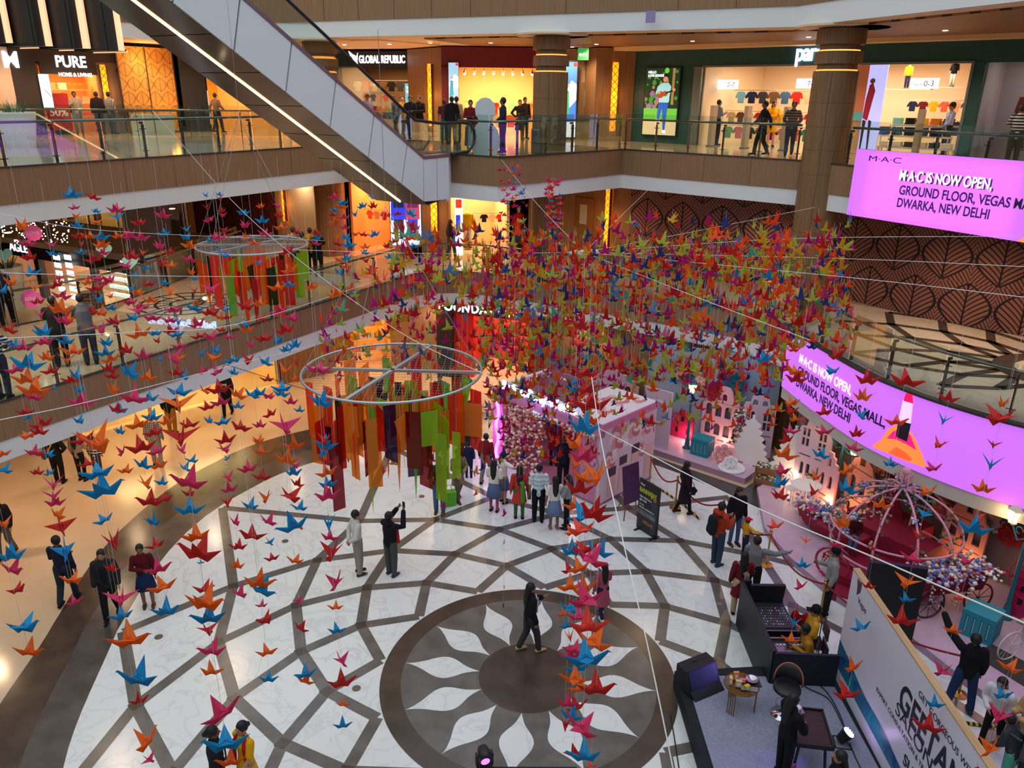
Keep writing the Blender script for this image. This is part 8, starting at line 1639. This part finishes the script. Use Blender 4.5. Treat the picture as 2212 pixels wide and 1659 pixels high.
    for e in extra:
        if e[0] == 'scarf':b = MB();caps(b,[V(-.16,.1,1.0),V(-.13,.1,1.3),V(-.07,.02,1.46),V(.07,.02,1.46),V(.13,.1,1.3),V(.17,.1,.92)],.05*s,.5);remesh(b.obj('scarf',cm(e[1]),r),vx*1.3,3)
        if e[0] == 'shawl':b = MB();caps(b,[V(.1,-.14,.62),V(.08,-.16,1.2),V(-.1,-.02,1.46),V(-.14,.12,1.1),V(-.12,.14,.7)],.07*s,.45);remesh(b.obj('shawl',cm(e[1]),r),vx*1.3,3)
        if e[0] == 'strap':b = MB();b.tube([V(-.15,.1,1.05),V(-.05,.13,1.25),V(.1,.03,1.46),V(.02,-.15,1.25),V(-.16,-.08,1.0)],.018*s,6);b.obj('bag_strap',cm(e[1]),r)
        if e[0] == 'text':text_mesh('lettering',e[1],.11*s,cloth((230,230,226)),Matrix.Translation((-.12*s,.175*s,V(0,0,1.2).z)) @ Matrix.Rotation(PI,4,'Z') @ Matrix.Translation((-.24*s,0,0)) @ RX,r,.003,True)
        M_ = Matrix.Translation(p) @ Matrix.Rotation(math.radians(face)-PI/2,4,'Z')
        if e[0] == 'phone':
            q,d,sd = hands[e[1]];b = MB();b.box((0,0,0),(.075,.012,.15));o = b.obj('phone',mat('phone_black',(20,20,24),.2));o.matrix_world = M_ @ Matrix.Translation(q+Vector((0,.015,.03)));tag(o,e[2],'phone')
        if e[0] == 'pack':
            o = thing('backpack',e[2],'backpack',M_ @ V(0,-.24,1.0),math.radians(face)-PI/2);b = MB();caps(b,[Vector((0,0,0)),Vector((0,0,.33))*s],[.15*s,.13*s],.6);remesh(b.obj('pack_body',cm(e[1]),o),vx*1.3,3);b = MB();caps(b,[Vector((0,-.08,.02))*s,Vector((0,-.08,.14))*s],[.1*s,.09*s],.4);b.obj('front_pocket',cm(e[1]),o,smooth=True)
            for sx in (1,-1):b = MB();b.tube([Vector((.1*sx,.08,.38))*s,Vector((.13*sx,.3,.4))*s,Vector((.14*sx,.38,.2))*s,Vector((.15*sx,.2,.02))*s],.02*s,6);b.obj('strap',cm(e[1]),o)
        if e[0] == 'bag':
            o = thing(e[4] if len(e) > 4 else 'bag',e[2],'bag',M_ @ V(*e[3]),math.radians(face));b = MB();caps(b,[Vector((-.1,0,0)),Vector((.1,0,0))],.11,.45,ref=(0,0,1));b.box((0,0,.0),(.26,.1,.22));remesh(b.obj('bag_body',cm(e[1]),o),vx*1.2,3);b = MB();b.tube([Vector((-.1,0,.1)),Vector((-.06,0,.26)),Vector((.06,0,.26)),Vector((.1,0,.1))],.012,6);b.obj('handle',cm(e[1]),o)
    return r
T = 'trousers';ST_,WK = 'stand','walk';dn = ('down','down');sw = ('fwd','aft')
# atrium floor, centre
person((1143,1407),0,20,1.68,'long',('jacket','black',1,'white'),(T,'charcoal'),('down','phone'),WK,'woman in a black jacket walking across the sunflower medallion',(190,160,130))
person((1299,1334),0,110,1.42,'long',('dress',(176,84,104)),('leggings','navy'),('phone','down'),WK,'girl in a dusty pink dress at the medallion rim behind the crane column',(226,224,220))
person((776,1240),0,28,1.75,'short',('shirt',(206,206,202)),(T,(150,142,134)),('back','back'),ST_,'man in a white shirt and grey trousers, hands behind his back',(70,50,42))
person((846,1243),0,55,1.74,'short',('hoodie',(26,26,34)),(T,(78,82,80)),('up','up'),ST_,'man in a black and red hooded top raising his phone',(50,60,90),extra=(('phone',0,'phone raised by the man in the black and red top'),('scarf','red')))
person((950,1108),0,-95,1.72,'short',('jacket',(58,52,46),1,'maroon'),(T,'denim blue'),('hold','phone'),ST_,'man in a dark jacket and jeans looking at his phone, yellow bundle on his arm',(90,56,46),extra=(('phone',1,'phone of the man in a dark jacket'),('bag','mustard','yellow cloth bundle held by the man in a dark jacket',(.16,.2,1.05),'cloth_bundle')))
person((990,1080),0,-60,1.6,'bun',('kurta','print'),(T,(110,92,86)),('hold','hold'),WK,'woman in a patterned green kurta with a brown scarf',(90,60,50),extra=(('scarf',(120,100,84)),('bag',(206,160,150),'small pink handbag of the woman in green kurta',(.1,.2,1.0))))
t = thing('tote_bag','bright green tote bag beside the man with a phone','bag',G(968,1075,.25),.3);b = MB();b.box((0,0,.22),(.42,.2,.42),taper=1.08);b.obj('bag_body',cloth((110,190,60)),t);b = MB();b.tube([(-.12,0,.43),(-.08,0,.62),(.08,0,.62),(.12,0,.43)],.012,6);b.obj('handle',cloth((110,190,60)),t)
t.location.z = .02
person((1013,1032),0,95,1.2,'short',('shirt','navy'),(T,'navy'),dn,ST_,'small boy in dark navy clothes left of the kiosk')
person((1004,1000),0,80,1.6,'short',('shirt',(196,150,60)),(T,'charcoal'),dn,ST_,'person in an ochre shirt behind the acrylic strips')
person((1050,1042),0,70,1.6,'short',('shirt',(130,30,36)),(T,'grey'),dn,WK,'man in a maroon shirt at the left of the kiosk')
person((1067,1105),0,75,1.6,'long',('shirt','white',.4),('skirt',(90,110,150)),('down','fwd'),ST_,'long-haired girl in white shirt and blue skirt, nearest the acrylic strips',(24,22,24))
person((1087,1086),0,30,1.6,'tail',('shirt','white',.4),('skirt',(78,98,140)),('side','down'),ST_,'girl in white shirt and blue skirt reaching towards the flower wall',(24,22,24),extra=(('bag',(60,80,120),'denim shoulder bag of the girl reaching to the flowers',(-.2,-.05,.95)),))
person((1121,1120),0,92,1.62,'long',('kurta',(196,62,58)),('leggings',(60,110,60)),dn,ST_,'woman in a red kurta with a green shawl facing the kiosk',extra=(('shawl',(86,150,56)),('bag','brown','brown handbag of the woman in red kurta',(.28,0,.8))))
person((1162,1127),0,88,1.74,'short',('shirt','tee',.42),(T,'black'),dn,ST_,'man in a pale blue striped T-shirt facing the kiosk',(26,24,26))
person((1196,1143),0,100,1.58,'long',('shirt','white',.4),('skirt',(116,136,176)),('fold','down'),ST_,'long-haired girl in white top and pale blue skirt by the kiosk corner',(150,110,96))
person((1224,1142),0,160,1.62,'long',('shirt',(150,150,156)),('leggings','black'),('phone','fold'),ST_,'girl in a grey top and black leggings by the kiosk corner')
person(None,0,95,1.7,'bun',('shirt',(30,34,56)),(T,'black'),('phone','fold'),ST_,'person in dark navy standing inside the kiosk entrance',pos=(1.55,20.9,0))
person(None,0,-95,1.6,'long',('kurta',(130,24,44)),('leggings','black'),('hold','down'),ST_,'woman in dark red inside the kiosk before the flower wall',pos=(1.35,22.3,.09))
person((1474,1110),0,10,1.62,'long',('dress',(44,24,46)),('leggings','black'),('down','down'),WK,'woman in a dark plum dress and black tights by the rope',(40,28,28),extra=(('scarf','black'),('bag','black','black handbag of the woman in the plum dress',(.2,.1,.85))))
person((1545,1220),0,25,1.76,'short',('hoodie',(176,62,34)),(T,(50,66,86)),('phone','phone'),ST_,'man in a rust orange hooded top holding a phone',(50,60,80),extra=(('pack',(30,36,48),'dark backpack of the man in rust orange'),('phone',0,'phone of the man in rust orange')))
person((1583,1176),0,-75,1.66,'long',('jacket','black'),('leggings','denim blue'),dn,ST_,'smiling woman in a black jacket and blue jeans by the rope',(60,40,40))
person((1606,1198),0,10,1.06,'short',('shirt',(222,160,40)),(T,'navy'),('side','down'),ST_,'small boy in a yellow sweater and red cap stretching his arm',(30,40,60),extra=(('cap','red'),))
person((1592,1328),0,80,1.64,'long',('kurta',(112,26,36)),(T,(196,168,132)),('fwd','down'),ST_,'woman with a brown shawl and beige trousers by the mixing booth',extra=(('shawl',(140,116,112)),))
person((1618,1300),0,60,1.74,'short',('shirt',(124,126,132)),(T,'black'),('side','fwd'),ST_,'man in a grey shirt leaning over the mixing booth',pos=None)
person((1782,1324),0,165,1.7,'short',('jacket',(150,150,150)),(T,(34,34,42)),('phone','down'),ST_,'man in a grey waistcoat and dark cap by the crimson steps',extra=(('beanie','black'),))
person(None,0,-110,1.1,'short',('jacket',(70,14,24)),(T,'denim blue'),('lap','lap'),'sit','small boy in a green cap sitting on the crimson seat',pos=(8.42,16.72,.72),sit=True,extra=(('cap',(60,80,60)),))
for x,y,lab_,c,tr in ((6.05,12.85,'man in an ochre sweater sitting in the booth, nearer the stage',(186,130,40),'denim blue'),(6.3,13.45,'man in a yellow T-shirt and cap sitting in the booth behind',(214,158,50),'black')):
    person(None,0,172,1.68,'short',('shirt',c,1 if 'ochre' in lab_ else .45),(T,tr),('lap','phone'),'sit',lab_,pos=(x,y,.0),sit=True,lean=.25 if 'ochre' in lab_ else 0,extra=(() if 'ochre' in lab_ else (('cap','black'),))+(('phone',1,'phone of the '+lab_.split(' sitting')[0]),))
    t = thing('folding_chair','metal chair under the '+lab_.split(' sitting')[0],'chair',(x+.04,y,.0),math.radians(82));b = MB();b.box((0,0,.37),(.42,.4,.04));b.obj('seat',post_m,t);b = MB();b.box((0,-.22,.72),(.4,.03,.3));b.obj('backrest',post_m,t)
    for u in (-.18,.18):
        for v in (-.17,.17):b = MB();b.tube([(u,v,0),(u,v,.37 if v > 0 else .8)],.012,6);b.obj('leg',post_m,t)
# stage
person(None,0,15,1.66,'long',('jacket',(24,22,30),1,'white'),(T,'black'),('hold','lap'),ST_,'woman in a black blazer gesturing at the dark tray table',pos=(4.58,10.02,.4))
q = G(1812,1655,1.75);person(None,0,165,1.62,'long',('jacket','black'),(T,'black'),dn,ST_,'dark-haired woman at the bottom edge before the banner',pos=(q.x,q.y,.4))
# bottom left couple, left walkers
q = G(458,1582,1.6);person(None,0,20,1.7,'bun',('jacket',(34,36,44),1,(70,50,80)),(T,'denim blue'),dn,WK,'woman in a dark jacket at the bottom edge, left of the couple',pos=(q.x,q.y,0))
q = G(522,1570,1.58);person(None,0,235,1.66,'bun',('kurta',(226,170,20),.4),('longskirt',(226,170,20)),('aft','fwd'),WK,'woman in a yellow dress and red scarf at the bottom edge',pos=(q.x,q.y,0),extra=(('scarf',(180,24,30)),))
person((150,1302),0,95,1.74,'short',('shirt',(30,36,60)),(T,(40,50,60)),('down','fold'),WK,'man in a navy shirt walking on the brown floor ring')
person((245,1333),0,-75,1.72,'short',('jacket',(40,42,44),1,'black'),(T,'black'),dn,WK,'man in a black jacket with glasses beside the woman in maroon')
person((323,1309),0,-70,1.6,'tail',('shirt',(92,18,28)),('skirt',(28,44,84)),('fold','down'),ST_,'woman in a maroon cardigan and blue skirt on the floor ring',(84,60,44))
person((18,1202),0,-85,1.72,'short',('jacket',(36,38,50),1,(30,44,84)),(T,(96,92,90)),dn,WK,'man in a dark jacket and grey trousers at the left edge')
person((131,1043),0,88,1.72,'short',('jacket','black'),(T,'black'),('hip','down'),ST_,'man in black with a yellow strap and a blue shoulder bag',extra=(('strap','yellow'),('bag',(50,66,100),'blue shoulder bag of the man in black',(-.2,-.1,.95))))
person((180,1038),0,80,1.62,'long',('shirt',(150,134,124)),('leggings','black'),('fwd','down'),ST_,'woman in a taupe top between the man with bag and the boy')
person((214,1028),0,92,1.3,'short',('shirt','zebra'),(T,'charcoal'),dn,ST_,'boy in a black and white striped sweater')
person((342,1005),0,95,1.72,'short',('shirt','check'),(T,(160,148,138)),dn,ST_,'man in a black and white checked shirt and grey trousers')
person((374,938),0,85,1.76,'short',('jacket',(26,24,26)),(T,(150,100,30)),dn,ST_,'man in a black sweater and mustard trousers')
person((494,898),0,-85,1.72,'short',('shirt',(36,36,46)),(T,'black'),dn,WK,'man in a dark sweater lettered ONE walking on the beige floor',extra=(('text','ONE'),))
person((952,905),0,-90,1.7,'short',('shirt',(34,38,50)),(T,'black'),('phone','hold'),ST_,'man in dark clothes behind the hanging acrylic strips')
# behind the banner
person((2068,1535),0,75,1.76,'short',('jacket','black'),(T,(36,56,96)),('down','selfie'),'wide','man in a black jacket raising a phone behind the banner',(60,50,66),extra=(('phone',1,'phone raised by the man in black behind the banner'),))
person((2135,1612),0,215,1.62,'long',('hoodie',(222,220,222)),('leggings','black'),('lap','down'),WK,'person in a white hooded top behind the banner',(150,110,96),lean=.3)
person((2196,1660),0,190,1.68,'short',('jacket',(190,156,110)),(T,'charcoal'),('phone','fold'),ST_,'person in a tan jacket at the right edge behind the banner')
person((2166,1700),0,120,1.4,'short',('jacket',(60,64,72)),(T,(90,180,160)),('fwd','fwd'),ST_,'child with a grey backpack at the lower right corner',extra=(('pack',(84,86,92),'grey backpack of the child at the lower right corner'),),lean=.3)
# first gallery
person((200,787),Z1,125,1.74,'short',('jacket',(92,94,98)),(T,(60,66,84)),('rail','rail'),ST_,'man in a grey jacket leaning over the far rail of the bridge',lean=.25)
person((138,792),Z1,115,1.74,'short',('jacket',(30,30,30)),(T,'black'),('rail','rail'),ST_,'man in black leaning beside the grey-jacketed man',lean=.2)
person((20,702),Z1,110,1.74,'short',('shirt',(30,40,66),.42),(T,'black'),dn,WK,'man in a navy T-shirt walking by the white planter on the bridge')
person((12,862),Z1,95,1.72,'short',('shirt','navystripe'),(T,(40,44,60)),('rail','fold'),ST_,'man in a striped shirt at the left edge of the bridge')
for x,y,f,c,tr,lab_ in ((640,590,120,(150,140,130),'charcoal','man in a grey T-shirt in the group by the brown column'),(660,604,95,(170,110,40),'charcoal','man in a rust shirt in the group by the brown column'),(676,592,110,(196,150,40),'black','man in a yellow shirt in the group by the brown column'),(690,598,100,'black','black','man in black in the group by the brown column')):person((x,y),Z1,f,1.72,'short',('shirt',c),(T,tr),('rail','fold'),ST_,lab_)
person((974,563),Z1,30,1.66,'long',('jacket',(44,26,36)),(T,'black'),('fold','down'),WK,'woman in dark clothes walking before the first gallery clothes shop')
person((1120,568),Z1,-90,1.7,'short',('shirt',(60,40,50)),(T,'black'),dn,WK,'man in a dark shirt before the first gallery clothes shop',extra=(('cap','red'),))
# second gallery
for x,y,f,hr,tp_,bt_,am,lg_,lab_ in ((150,289,80,'bald',('jacket','black'),(T,'charcoal'),dn,ST_,'bald man in black before the PURE shop'),(174,290,-60,'short',('shirt',(170,150,136)),(T,'grey'),('phone','down'),ST_,'man in a pale shirt before the PURE shop'),(221,291,100,'short',('jacket',(40,28,30)),(T,'black'),dn,ST_,'man in a dark brown jacket before the amber light'),(247,290,70,'short',('shirt','check'),(T,'charcoal'),dn,ST_,'man in a checked shirt left of the gold lattice screen'),(473,287,60,'short',('shirt',(120,96,80)),(T,'black'),sw,WK,'man in a taupe shirt walking past the yellow framed shop'),
        (852,304,-80,'short',('jacket',(130,150,170),1,'charcoal'),(T,'charcoal'),dn,ST_,'man in a pale blue jacket behind the escalator foot'),(871,300,-70,'short',('shirt',(176,130,50)),(T,'beige'),dn,ST_,'man in a mustard shirt behind the escalator foot'),(889,306,-90,'short',('jacket',(34,32,44)),(T,'navy'),('fold','fold'),ST_,'man in navy with folded hands behind the escalator foot'),(907,304,-100,'short',('jacket',(30,22,24)),(T,'black'),('phone','fold'),ST_,'man in black holding a phone behind the escalator foot'),(961,310,95,'bun',('kurta',(90,40,50),.4),('longskirt',(20,90,90)),dn,ST_,'woman in a teal skirt before the dark red shop'),(977,312,100,'short',('jacket','black'),(T,'black'),dn,ST_,'man in black before the dark red shop'),(987,308,90,'short',('shirt',(190,156,120)),(T,'brown'),dn,ST_,'man in a beige shirt before the dark red shop'),
        (1017,322,-80,'bun',('kurta',(110,20,36)),('longskirt',(70,16,30)),('fold','down'),ST_,'woman in a wine red dress beside the snowman board'),(1086,331,165,'short',('shirt',(36,40,62)),(T,(26,28,44)),('fwd','down'),ST_,'guard in navy uniform standing right of the snowman board'),(1122,303,-85,'bun',('dress',(30,26,28)),('leggings',(120,80,66)),('hip','fold'),ST_,'woman in a black dress with a hand on her hip'),(1133,300,-60,'short',('shirt',(36,30,34)),(T,'black'),dn,ST_,'man in dark clothes inside the dark red shop'),
        (1545,314,15,'short',('shirt',(112,118,140)),(T,(30,32,44)),('phone','down'),ST_,'shop guard in a grey blue shirt at the left of the teal shop'),(1641,336,182,'short',('shirt',(26,25,28)),(T,'black'),sw,WK,'man in black striding left past the teal shop'),(1662,318,-90,'long',('kurta',(226,160,20)),('leggings',(230,150,160)),('fold','phone'),ST_,'woman in a yellow kurta and pink leggings in the teal shop entrance'),(1702,337,-110,'short',('shirt','brownstripe'),(T,(50,60,90)),('back','back'),WK,'man in a brown striped sweater before the teal shop'),(2037,338,180,'short',('shirt',(150,160,206)),(T,(34,36,44)),('down','fwd'),ST_,'guard in a pale blue shirt and dark cap right of the thick column'),(2180,362,60,'short',('shirt','navystripe'),(T,'charcoal'),('rail','rail'),ST_,'man in a striped sweater above the big screen at the right edge')):
    person((x,y),Z2,f,1.72 if hr != 'bun' else 1.62,hr,tp_,bt_,am,lg_,lab_,extra=(('cap',(40,36,40)),) if 'cap' in lab_ else ())
# ================================================================ LAMPS under the galleries (recessed downlights)
def downlight(x,y,z,power=360,col=(255,216,172),size=0.12):
    b = MB();b.lathe([(0.075,0.0),(0.075,0.012)],(0,0,0),12)
    o = b.obj('downlight',mat('downlight_lens',(255,232,200),0.4,emit=6.0,ecol=(255,222,180)),loc=(x,y,z-0.014));struct(o)
    lamp('downlight_lamp','SPOT',(x,y,z-0.04),power,col,size,(0,0,0),2.5)
for x,y in ((-9.5,35.2),(-7.2,35.6),(-5.2,34.8),(-3.4,33.6),(-1,33),(2.3,35.0),(3.1,33.0),(6.3,30.5),(9.5,27.8),(12.3,24.6),(14.5,20.5),(-17.5,33.5),(-15,36.5),(-20,32),(-12,37.2)):
    downlight(x,y,12.9)
for x,y in ((-9.5,22),(-11.5,17.8),(-9,28.5),(-6.2,30.6),(-3.5,31.0),(-0.5,30.5),(2.6,30.2),(-9.2,33.8),(-12.3,21.5),(8,26),(12.2,21.5),(14.2,18.5),(-13.5,15.5)):
    downlight(x,y,7.94,200)
for x,y in ((-11.5,19.5),(-10,23),(-13.3,16.5),(-8.2,26.8),(-6.2,29.6),(-12.5,22.8),(-15.5,19),(-3.6,30.3),(-1,29.9),(-14.5,13),(2.6,27.9)):
    downlight(x,y,3.34,170,(255,214,172))
for x,y in ((-20,36),(-24,38),(-18,34),(-27,41)):lamp('void_lamp','POINT',(x,y,8.5),300,(255,225,190),0.4)
